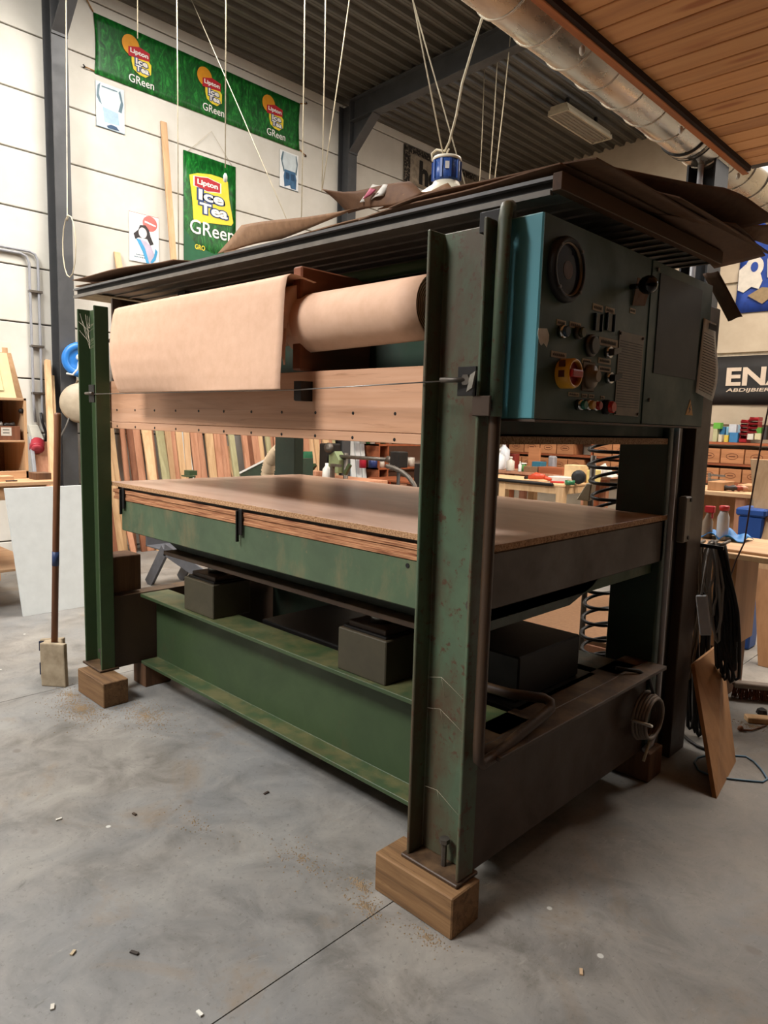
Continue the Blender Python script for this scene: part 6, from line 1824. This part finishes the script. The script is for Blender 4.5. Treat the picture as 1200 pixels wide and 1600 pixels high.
for nm, px0, px1, n_, pb, pt in (('left', 1157, 1168, 5, 686, 655), ('right', 1170, 1184, 4, 677, 651)):
    for k in range(n_):
        z0 = P(px0, pb + (pt - pb) * k / n_, 'y', SY0 + 0.02).z
        z1 = P(px0, pb + (pt - pb) * (k + 0.92) / n_, 'y', SY0 + 0.02).z
        if k == 0 and nm == 'left':
            z0 = ZS[2] + 0.001
        a, b = P(px0, 670, 'y', SY0 + 0.02).x, P(px1, 670, 'y', SY0 + 0.02).x
        bn_ = thing('storage_bin', 'red open-front bin, %s from the bottom of the %s bin stack' % (ORD[k], 'shorter left' if nm == 'left' else 'taller right'), 'bin', ((a + b) / 2, SY0 + 0.1, z0), 'red stacking bins on the back shelf')
        rd = plain('#a8222c', 0.4, 0, 0.1, 'bin_red')
        obj('shell', G().box(a, b, SY0 + 0.02, SY0 + 0.2, z0, z0 + 0.006).box(a, a + 0.005, SY0 + 0.02, SY0 + 0.2, z0 + 0.006, z1).box(b - 0.005, b, SY0 + 0.02, SY0 + 0.2, z0 + 0.006, z1).box(a + 0.005, b - 0.005, SY0 + 0.194, SY0 + 0.2, z0 + 0.006, z1), rd, bn_)
        obj('front_lip', G().hexa([(a, SY0 - 0.0, z0 + 0.01), (b, SY0 - 0.0, z0 + 0.01), (b, SY0 + 0.02, z0), (a, SY0 + 0.02, z0)], [(a, SY0 - 0.012, z0 + (z1 - z0) * 0.55), (b, SY0 - 0.012, z0 + (z1 - z0) * 0.55), (b, SY0 - 0.006, z0 + (z1 - z0) * 0.55), (a, SY0 - 0.006, z0 + (z1 - z0) * 0.55)]), rd, bn_)

# ================================================================== coiled air hose behind the press
q = P(948, 740, 'y', 3.12)
hp = []
N = 20 * 15
cx_ = q.x
for k in range(N + 1):
    f = k / N
    z = 1.46 - 1.12 * f
    a = 2 * math.pi * k / 20 + 0.5
    r_ = 0.085 - 0.02 * f + 0.012 * math.sin(f * 17)
    hp.append((cx_ + 0.012 * math.sin(f * 9) + r_ * math.cos(a), 3.12 + r_ * math.sin(a), z + 0.012 * math.sin(a + 1)))
hp.append((cx_ - 0.05, 3.2, 0.25))
hp.append((cx_ - 0.1, 3.3, 0.012))
hs = thing('coiled_hose', 'black coiled air hose hanging behind the rear right post', 'hose', (cx_, 3.12, 0.0))
obj('coil', G().tube([(cx_ + 0.1, 2.99, 1.52), (cx_ + 0.1, 3.03, 1.49)] + hp, 0.0085, 7), M['black_rubber'], hs)
q = P(926, 735, 'y', 3.6)
ph = thing('pipe_post', 'thin steel post with cream base behind the coiled hose', 'post', (q.x, 3.6, 0))
obj('post', G().tube([(q.x, 3.6, 0.03), (q.x, 3.6, P(930, 712, 'y', 3.6).z)], 0.016, 10), M['dull_steel'], ph)
zz = P(920, 782, 'y', 3.6).z
obj('clamp_body', G().hexa([(q.x - 0.07, 3.56, zz), (q.x + 0.012, 3.56, zz), (q.x + 0.012, 3.62, zz), (q.x - 0.07, 3.62, zz)], [(q.x - 0.012, 3.56, zz + 0.10), (q.x + 0.02, 3.56, zz + 0.10), (q.x + 0.02, 3.62, zz + 0.10), (q.x - 0.012, 3.62, zz + 0.10)]), plain('#c2b296', 0.5, 0, 0.1, 'cream_casting'), ph, 0.006)
obj('base_plate', G().box(q.x - 0.15, q.x + 0.15, 3.45, 3.75, 0.0, 0.03), M['dull_steel'], ph, 0.003)

# sheets lying low on the floor behind the press
for k, (z0, lab, m) in enumerate(((0.0, 'thick brown panel flat on the floor behind the press', 'cardboard_dark'), (0.121, 'reddish board lying on the flat panel behind the press', 'pink_wood'), (0.222, 'top brown sheet of the low stack behind the press', 'cardboard'))):
    h_ = (0.12, 0.1, 0.03)[k]
    tag(obj('stacked_panel', G().box(-3.3 + 0.04 * k, -1.76 - 0.03 * k, 3.80 + 0.01 * k, 5.0, z0, z0 + h_), M[m], None, 0.003), lab, 'panel')

# ================================================================== right side: cables, board, bench
YC = 3.42


def hank(name, label, top, bots, r, m, wob=0.02, seed=1):
    """looped cable hung over a peg: top point, list of bottom points"""
    rn_ = random.Random(seed)
    t_ = thing(name, label, 'cable', (top[0], top[1], min(b[2] for b in bots)))
    g = G()
    for b in bots:
        b = Vector(b)
        tp_ = Vector(top) + Vector((rn_.uniform(-0.012, 0.012), rn_.uniform(-0.01, 0.02), rn_.uniform(-0.01, 0.01)))
        w_ = rn_.uniform(0.015, 0.035)
        pts = []
        for i in range(9):
            f = i / 8
            pts.append(tp_.lerp(b, f) + Vector((-w_ * math.sin(f * math.pi * 0.9) + rn_.uniform(-1, 1) * wob * 0.15, rn_.uniform(-1, 1) * wob * 0.2, 0)))
        pts.append(b + Vector((0, 0, -0.012)))
        for i in range(8, -1, -1):
            f = i / 8
            pts.append(tp_.lerp(b, f) + Vector((w_ * math.sin(f * math.pi * 0.9) + rn_.uniform(-1, 1) * wob * 0.15, rn_.uniform(-1, 1) * wob * 0.2, 0)))
        g.tube(pts, r, 6)
    obj('loops', g, m, t_)
    return t_


def hq(px, py, y=YC):
    return tuple(P(px, py, 'y', y))


peg = thing('cable_peg', 'dark steel peg rail holding the cable hanks', 'peg', hq(1100, 850, 3.36))
a, b = P(1080, 846, 'y', 3.345), P(1140, 846, 'y', 3.345)
obj('rail', G().box(-1.30, b.x - 0.02, 3.331, 3.345, a.z - 0.018, a.z - 0.002), M['black_steel'], peg)
for px in (1092, 1112, 1132):
    q = P(px, 846, 'y', 3.40)
    obj('pin', G().tube([(q.x, 3.345, q.z - 0.015), (q.x, 3.47, q.z - 0.005)], 0.008, 8), M['dull_steel'], peg)
br_c, gr_c = plain('#6e5c49', 0.6, 0, 0.15, 'brown_cable'), plain('#8b8782', 0.5, 0, 0.15, 'grey_cable')
hank('cable_hank', 'brown looped cable hank hanging nearest the side upright', hq(1092, 850), [hq(1068, 1000), hq(1062, 1030), hq(1072, 1050), hq(1076, 1058), hq(1066, 1015), hq(1080, 1040), hq(1083, 1010), hq(1060, 1050)], 0.006, br_c, seed=2)
hank('cable_hank', 'pale grey looped cable hank above the white power strip', hq(1111, 845), [hq(1104, 925), hq(1112, 960), hq(1118, 985), hq(1121, 1000)], 0.0065, gr_c, seed=3)
hank('cable_hank', 'thick black looped cable hank at the right of the cables', hq(1126, 852, 3.45), [hq(1122, 1040, 3.45), hq(1130, 1050, 3.45), hq(1138, 1030, 3.45), hq(1146, 1010, 3.45), hq(1150, 1058, 3.45), hq(1142, 1062, 3.45), hq(1134, 1020, 3.45), hq(1126, 1030, 3.45), hq(1150, 1000, 3.45), hq(1145, 1045, 3.45), hq(1128, 1000, 3.47), hq(1140, 985, 3.47), hq(1133, 1058, 3.47), hq(1152, 1030, 3.47), hq(1137, 1045, 3.48)], 0.0085, M['black_rubber'], seed=4)
hank('cable_hank', 'long black cable hank reaching low behind the leaning board', hq(1098, 860, 3.50), [hq(1078, 1135, 3.50), hq(1086, 1140, 3.50), hq(1092, 1146, 3.50), hq(1098, 1138, 3.50), hq(1082, 1125, 3.50)], 0.009, M['black_rubber'], seed=5)
a, b = P(1091, 930, 'y', 3.385), P(1109, 992, 'y', 3.385)
psu = thing('power_strip', 'grey white power strip hanging among the cable hanks', 'power strip', (a.x, 3.385, b.z))
a_, b_ = P(1096, 930, 'y', 3.385), P(1103, 992, 'y', 3.385)
obj('body', G().bar(b_, a_, 0.05, 0.035, (0.3, -1, 0)), plain('#b9bcc2', 0.4, 0, 0.1, 'strip_plastic'), psu, 0.004)
obj('lead', G().tube([a_, a_ + Vector((0.0, 0.01, 0.06)), Vector(hq(1109, 850, 3.40))], 0.006, 6), gr_c, psu)

# leaning plywood offcut
c1, c2 = P(1120, 1248, 'z', 0.001), P(1150, 1190, 'z', 0.001)
d1, d2 = P(1085, 1037, 'x', -1.135), P(1128, 1003, 'x', -1.135)
nrm = (c2 - c1).cross(d1 - c1).normalized() * 0.018
if nrm.x < 0:
    nrm = -nrm
tag(obj('plywood_offcut', G().hexa([c1, c2, c2 - nrm, c1 - nrm], [d1, d2, d2 - nrm, d1 - nrm]), M['ply_board'], None, 0.001), 'plywood offcut leaning against the dark side upright', 'board')

# cable coil tied at the crossbeam
cc = thing('cable_coil', 'grey cable coil tied to the lower crossbeam end', 'cable', (-1.13, 2.76, 0.22))
g = G()
for k in range(5):
    r_ = 0.10 - 0.004 * k
    g.tube([(-1.145 + 0.012 * k, 2.765 + r_ * math.cos(2 * math.pi * i / 24) + 0.004 * math.sin(k), 0.335 + r_ * 0.98 * math.sin(2 * math.pi * i / 24)) for i in range(24)], 0.007, 6, True)
obj('loops', g, plain('#7c6f63', 0.6, 0, 0.15, 'dusty_grey_cable'), cc)
obj('tie', G().tube([(-1.15, 2.665, 0.34), (-1.07, 2.66, 0.345), (-1.07, 2.68, 0.335), (-1.15, 2.685, 0.33)], 0.006, 6), M['white_plastic'], cc)
obj('tail', G().tube([(-1.11, 2.765, 0.236), (-1.11, 2.74, 0.19), (-1.11, 2.72, 0.16)], 0.006, 6), M['rope'], cc)
obj('feed', G().tube([(-1.12, 2.79, 0.43), (-1.13, 2.76, 0.50), (-1.14, 2.68, 0.545), (-1.2, 2.6, 0.56)], 0.008, 6), M['black_rubber'], cc)

# blue strap loop, loose cable, broom head and scraps on the floor
pts = [P(a, b, 'z', 0.004) for a, b in ((1105, 1180), (1090, 1184), (1085, 1192), (1092, 1204), (1112, 1212), (1140, 1217), (1170, 1220), (1192, 1222), (1199, 1217), (1190, 1203), (1178, 1190), (1165, 1182), (1135, 1180))]
tag(obj('blue_strap', G().tube(pts, 0.0045, 6, True), plain('#5f86a3', 0.5, 0, 0.1, 'blue_strap')), 'pale blue strap loop on the floor around the plywood offcut', 'strap')
pts = [P(a, b, 'z', 0.008) for a, b in ((1060, 1140), (1075, 1156), (1090, 1166), (1106, 1172), (1125, 1173))]
tag(obj('loose_cable', G().tube(pts, 0.008, 6), M['black_rubber']), 'short black cable on the floor left of the plywood offcut', 'cable')
q = P(1146, 1092, 'z', 0.0)
bm_ = thing('push_broom', 'brown bristle push broom head lying on the floor', 'broom', (q.x + 0.2, q.y, 0))
d_ = (P(1215, 1099, 'z', 0.0) - q)
d_.normalize()
s_ = Vector((-d_.y, d_.x, 0))
L_ = 0.42
o_ = q + s_ * 0.0
obj('stock', G().hexa([o_ + Vector((0, 0, 0.065)), o_ + d_ * L_ + Vector((0, 0, 0.065)), o_ + d_ * L_ + s_ * 0.06 + Vector((0, 0, 0.065)), o_ + s_ * 0.06 + Vector((0, 0, 0.065))], [o_ + Vector((0, 0, 0.095)), o_ + d_ * L_ + Vector((0, 0, 0.095)), o_ + d_ * L_ + s_ * 0.06 + Vector((0, 0, 0.095)), o_ + s_ * 0.06 + Vector((0, 0, 0.095))]), plain('#8b7f74', 0.7, 0, 0.2, 'worn_stock'), bm_, 0.005)
g = G()
rb = random.Random(5)
for k in range(420):
    p_ = o_ + d_ * rb.uniform(0.005, L_ - 0.005) + s_ * rb.uniform(0.004, 0.056) + Vector((0, 0, 0.066))
    e_ = p_ + Vector((rb.uniform(-0.018, 0.018), rb.uniform(-0.018, 0.018), -0.062))
    g.bar(p_, e_, 0.0028, 0.0028, (1, 0, 0))
br_ = obj('bristles', g, plain('#7b4a33', 0.8, 0, 0.3, 'brown_bristle'), bm_)
br_['kind'] = 'stuff'
a, b = P(1168, 1130, 'z', 0.0), P(1216, 1134, 'z', 0.0)
d_ = (b - a).normalized()
s_ = Vector((-d_.y, d_.x, 0)) * 0.06
tag(obj('wood_scrap', G().hexa([a, b, b + s_, a + s_], [a + Vector((0, 0, 0.03)), b + Vector((0, 0, 0.03)), b + s_ + Vector((0, 0, 0.03)), a + s_ + Vector((0, 0, 0.03))]), M['pale_wood'], None, 0.004), 'pale wood scrap on the floor before the push broom', 'scrap')
q = P(1190, 1118, 'z', 0.0)
tag(obj('dark_lump', G().lathe([(0.012, 0), (0.03, 0.012), (0.024, 0.034), (0.006, 0.045)], q, (0, 0, 1), 7, False), M['black_rubber']), 'dark lump on the floor behind the wood scrap', 'scrap')
q = P(1160, 1143, 'z', 0.0)
tw = thing('twig', 'thin twig with knobbly end on the floor', 'twig', q)
obj('stem', G().tube([q + Vector((0, 0, 0.008)), P(1175, 1141, 'z', 0.006), P(1198, 1133, 'z', 0.005)], [0.006, 0.004, 0.003], 6), M['handle'], tw)
obj('knob', G().lathe([(0.006, 0), (0.016, 0.008), (0.013, 0.022), (0.004, 0.028)], q + Vector((-0.01, 0, 0.0)), (0, 0, 1), 8), M['handle'], tw)

# bench at the right edge
a = P(1108, 870, 'y', 4.05)
bz = 0.875
rb_ = thing('side_bench', 'small wooden bench with box below at the right edge', 'workbench', (-1.25, 4.35, 0))
obj('bench_top', G().box(-1.56, -0.75, 4.05, 4.62, bz - 0.03, bz), M['pine_x'], rb_, 0.003)
obj('front_rail', G().box(-1.42, -0.70, 4.0, 4.05, bz - 0.045, bz - 0.015), M['pale_wood'], rb_, 0.003)
xq = P(1150, 900, 'y', 4.1).x
obj('cupboard', G().box(-1.53, xq, 4.10, 4.5, 0.30, bz - 0.03), M['ply_board'], rb_, 0.004)
obj('cupboard_foot', G().box(-1.50, xq - 0.02, 4.12, 4.45, 0.0, 0.30), M['dark_block'], rb_, 0.004)
obj('leg', G().box(-0.83, -0.77, 4.5, 4.56, 0, bz - 0.03), M['pine'], rb_, 0.003)
obj('leg', G().box(-0.83, -0.77, 4.1, 4.16, 0, bz - 0.03), M['pine'], rb_, 0.003)
for k, z0 in enumerate((0.33, 0.40, 0.46)):
    tag(obj('wood_offcut', G().box(xq + 0.002, xq + 0.05 - 0.01 * k, 4.12, 4.46, z0 - 0.33, z0 - 0.27), M['hardwood'], None, 0.002), 'dark wood offcut stacked beside the side bench, %s from the floor' % ORD[k], 'offcut') if False else None
z = bz + 0.001
bt = bottle('aerosol_can', 'white aerosol can with red cap on the side bench', 1128, 838, 4.36, 0.033, 0.205, '#b7bcc2', '#b22a2c', z, 0.7)
bt2 = thing('spray_bottle', 'clear spray bottle with red trigger head on the side bench', 'bottle', (P(1104, 838, 'y', 4.36).x, 4.36, z))
q = P(1104, 838, 'y', 4.36)
obj('body', G().lathe([(0.028, 0), (0.03, 0.01), (0.03, 0.10), (0.012, 0.14), (0.012, 0.155)], (q.x, 4.36, z), (0, 0, 1), 14), plain('#8a7d6e', 0.25, 0, 0.1, 'smoky_plastic'), bt2)
obj('trigger_head', G().box(q.x - 0.02, q.x + 0.035, 4.345, 4.375, z + 0.155, z + 0.195).box(q.x + 0.02, q.x + 0.028, 4.35, 4.37, z + 0.12, z + 0.156), plain('#b83038', 0.4, 0, 0.1, 'trigger_red'), bt2, 0.004)
q = P(1130, 842, 'z', bz)
tag(obj('blue_cloth', G().sheet(lambda u, v: (q.x - 0.10 + 0.24 * u, q.y - 0.10 + 0.2 * v, z + 0.004 + abs(0.045 * math.sin(7 * u + 2 * v) * math.cos(5 * v + u)) * (1 - abs(2 * u - 1) ** 3) + 0.02 * math.sin(math.pi * v)), 18, 14, 0.003), plain('#2f7fc4', 0.6, 0, 0.15, 'bright_blue_cloth')), 'crumpled bright blue cloth on the side bench', 'cloth')
q = P(1166, 830, 'y', 5.2)
bb = thing('blue_bin', 'blue plastic bin standing behind the side bench', 'bin', (q.x, 5.3, 0))
bl_ = plain('#28529c', 0.45, 0, 0.1, 'bin_blue')
zt_ = P(1166, 797, 'y', 5.2).z
obj('body', G().hexa([(q.x - 0.04, 5.22, 0), (q.x + 0.08, 5.22, 0), (q.x + 0.08, 5.38, 0), (q.x - 0.04, 5.38, 0)], [(q.x - 0.06, 5.2, zt_ - 0.04), (q.x + 0.10, 5.2, zt_ - 0.04), (q.x + 0.10, 5.4, zt_ - 0.04), (q.x - 0.06, 5.4, zt_ - 0.04)]), bl_, bb, 0.01)
obj('lid', G().box(q.x - 0.075, q.x + 0.115, 5.18, 5.42, zt_ - 0.04, zt_ + 0.015), bl_, bb, 0.012)
# boards standing at the right edge
f0 = P(1184, 1040, 'z', 0.0)
t0 = P(1176, 818, 'y', f0.y + 0.35)
tag(obj('leaning_board', G().hexa([f0, (f0.x + 0.13, f0.y, 0), (f0.x + 0.13, f0.y + 0.03, 0), (f0.x, f0.y + 0.03, 0)], [t0, (t0.x + 0.13, t0.y, t0.z), (t0.x + 0.13, t0.y + 0.03, t0.z), (t0.x, t0.y + 0.03, t0.z)]), M['ply_board'], None, 0.003), 'brown plank leaning at the right edge before the side bench', 'board')
t2_ = P(1172, 717, 'y', t0.y + 0.09)
tag(obj('leaning_board', G().hexa([(f0.x + 0.02, f0.y + 0.07, 0), (f0.x + 0.16, f0.y + 0.07, 0), (f0.x + 0.16, f0.y + 0.10, 0), (f0.x + 0.02, f0.y + 0.10, 0)], [t2_, (t2_.x + 0.14, t2_.y, t2_.z), (t2_.x + 0.14, t2_.y + 0.03, t2_.z), (t2_.x, t2_.y + 0.03, t2_.z)]), M['pale_wood'], None, 0.003), 'tall pale plank leaning behind the brown plank at the right edge', 'board')
# thin cord hanging at the right
pts = [P(1200, 640, 'y', 3.75), P(1190, 690, 'y', 3.75), P(1180, 745, 'y', 3.75), P(1172, 790, 'y', 3.75), P(1163, 848, 'y', 3.75), P(1150, 875, 'y', 3.75), P(1140, 905, 'y', 3.75)]
pts = [Vector((pts[0].x + 0.15, 3.75, 3.19))] + pts
tag(obj('brown_cord', G().tube(pts, 0.004, 6), plain('#4a2f26', 0.6, 0, 0.1, 'brown_cord')), 'thin brown cord hanging at the right edge', 'cord')

# far bench with clutter right of the column
q = P(1108, 768, 'y', 6.4)
fb_ = thing('work_table', 'cluttered far bench seen right of the press upright', 'workbench', (-2.0, 6.7, 0))
fz = P(1140, 770, 'y', 6.4).z
obj('bench_top', G().box(q.x - 0.6, q.x + 0.72, 6.4, 7.1, fz - 0.035, fz), M['pine_x'], fb_, 0.003)
for x in (q.x - 0.5, q.x + 0.25, q.x + 0.66):
    for y in (6.48, 7.02):
        obj('leg', G().box(x - 0.04, x + 0.04, y - 0.04, y + 0.04, 0, fz - 0.035), M['pink_wood'], fb_, 0.003)
obj('modesty_panel', G().box(q.x - 0.45, q.x + 0.2, 6.9, 6.92, 0.3, fz - 0.04), M['ply_board'], fb_)
z = fz + 0.001
boxy('wooden_box', 'open brown wooden box on the far bench', 'box', 1106, 1130, 752, 6.5, 0.3, None, z, M['ply_board'])
boxy('carton', 'pale carton on the far bench below the crates', 'box', 1152, 1175, 757, 6.7, 0.3, None, z, M['cardboard_tan'])
for k, (px, col, nm) in enumerate(((1134, '#332d29', 'black'), (1141, '#8f3f2c', 'rust red'), (1147, '#b98a70', 'pink-brown'))):
    q = P(px, 765, 'y', 6.55)
    tag(obj('hand_tool', G().lathe([(0.012, 0), (0.024, 0.03), (0.018, 0.07), (0.028, 0.11), (0.01, 0.14)], (q.x - 0.05, 6.55 + 0.03 * k, z + 0.03), (1, 0.2, 0.0), 8), plain(col, 0.45, 0.2, 0.2)), '%s hand tool lying on the far bench' % nm, 'tool')
for k in range(3):
    q = P(1119, 755 - k * 7, 'y', 6.95)
    tag(obj('clamp_jaw', G().bar((q.x - 0.06, 6.95, z + 0.02 + k * 0.045), (q.x + 0.08, 6.95, z + 0.02 + k * 0.045), 0.018, 0.018, (0, 0, 1)).box(q.x - 0.07, q.x - 0.05, 6.935, 6.965, z + k * 0.045, z + 0.04 + k * 0.045), M['steel']), 'steel clamp on the far bench, %s from the bottom of the clamp pile' % ORD[k], 'clamp')

# ================================================================== sawdust and chips on the floor
g = G()
rs = random.Random(3)
spots = [(-3.5, 1.42, 0.26, 1500), (-3.2, 1.62, 0.25, 900), (-3.72, 1.45, 0.12, 300), (-1.50, 1.50, 0.07, 260), (-1.42, 1.44, 0.10, 260), (-1.2, 1.48, 0.08, 160), (-1.75, 1.45, 0.20, 240), (-2.2, 1.30, 0.18, 90), (-1.02, 3.85, 0.09, 300)]
for (x, y, r_, n_) in spots:
    for k in range(n_):
        a = rs.uniform(0, 2 * math.pi)
        d = r_ * abs(rs.gauss(0, 0.5))
        px_, py_ = x + d * math.cos(a) * 1.2, y + d * math.sin(a) * 0.6
        if (-3.75 < px_ < -3.42 and 1.50 < py_ < 1.64) or (-1.466 < px_ < -1.14 and 1.515 < py_ < 1.655):
            continue
        s_ = rs.uniform(0.0012, 0.0034)
        g.add([(px_ - s_, py_ - s_, 0.0003), (px_ + s_, py_ - s_ * 0.5, 0.0003), (px_, py_ + s_, 0.0003), (px_, py_, s_ * 1.1)], [(0, 2, 1), (0, 1, 3), (1, 2, 3), (2, 0, 3)])
sd = obj('sawdust', g, plain('#9c8466', 0.9, 0, 0.2, 'sawdust'))
sd['label'] = 'scattered tan sawdust on the floor around the post blocks'
sd['category'] = 'sawdust'
sd['kind'] = 'stuff'
rs = random.Random(9)
for k, (px, py, col, nm) in enumerate(((92, 1281, '#d2ccbe', 'white'), (210, 1490, '#3a332d', 'dark'), (312, 1585, '#dcd8cc', 'oblong white'), (82, 1575, '#d2cabb', 'cream'), (416, 1240, '#3a2a20', 'brown'), (210, 1273, '#4a3a2c', 'small brown'), (908, 1520, '#c9a883', 'tan'), (114, 1490, '#b5a283', 'beige'))):
    q = P(px, py, 'z', 0.0)
    a = rs.uniform(0, 3)
    l_ = rs.uniform(0.008, 0.014)
    d_ = Vector((math.cos(a), math.sin(a), 0)) * l_
    tag(obj('wood_chip', G().bar(q - d_ + Vector((0, 0, 0.003)), q + d_ + Vector((0, 0, 0.004)), 0.009, 0.004, (0, 0, 1)), plain(col, 0.8, 0, 0.1)), '%s chip lying on the open concrete floor' % nm, 'chip', 'chips on the open floor')
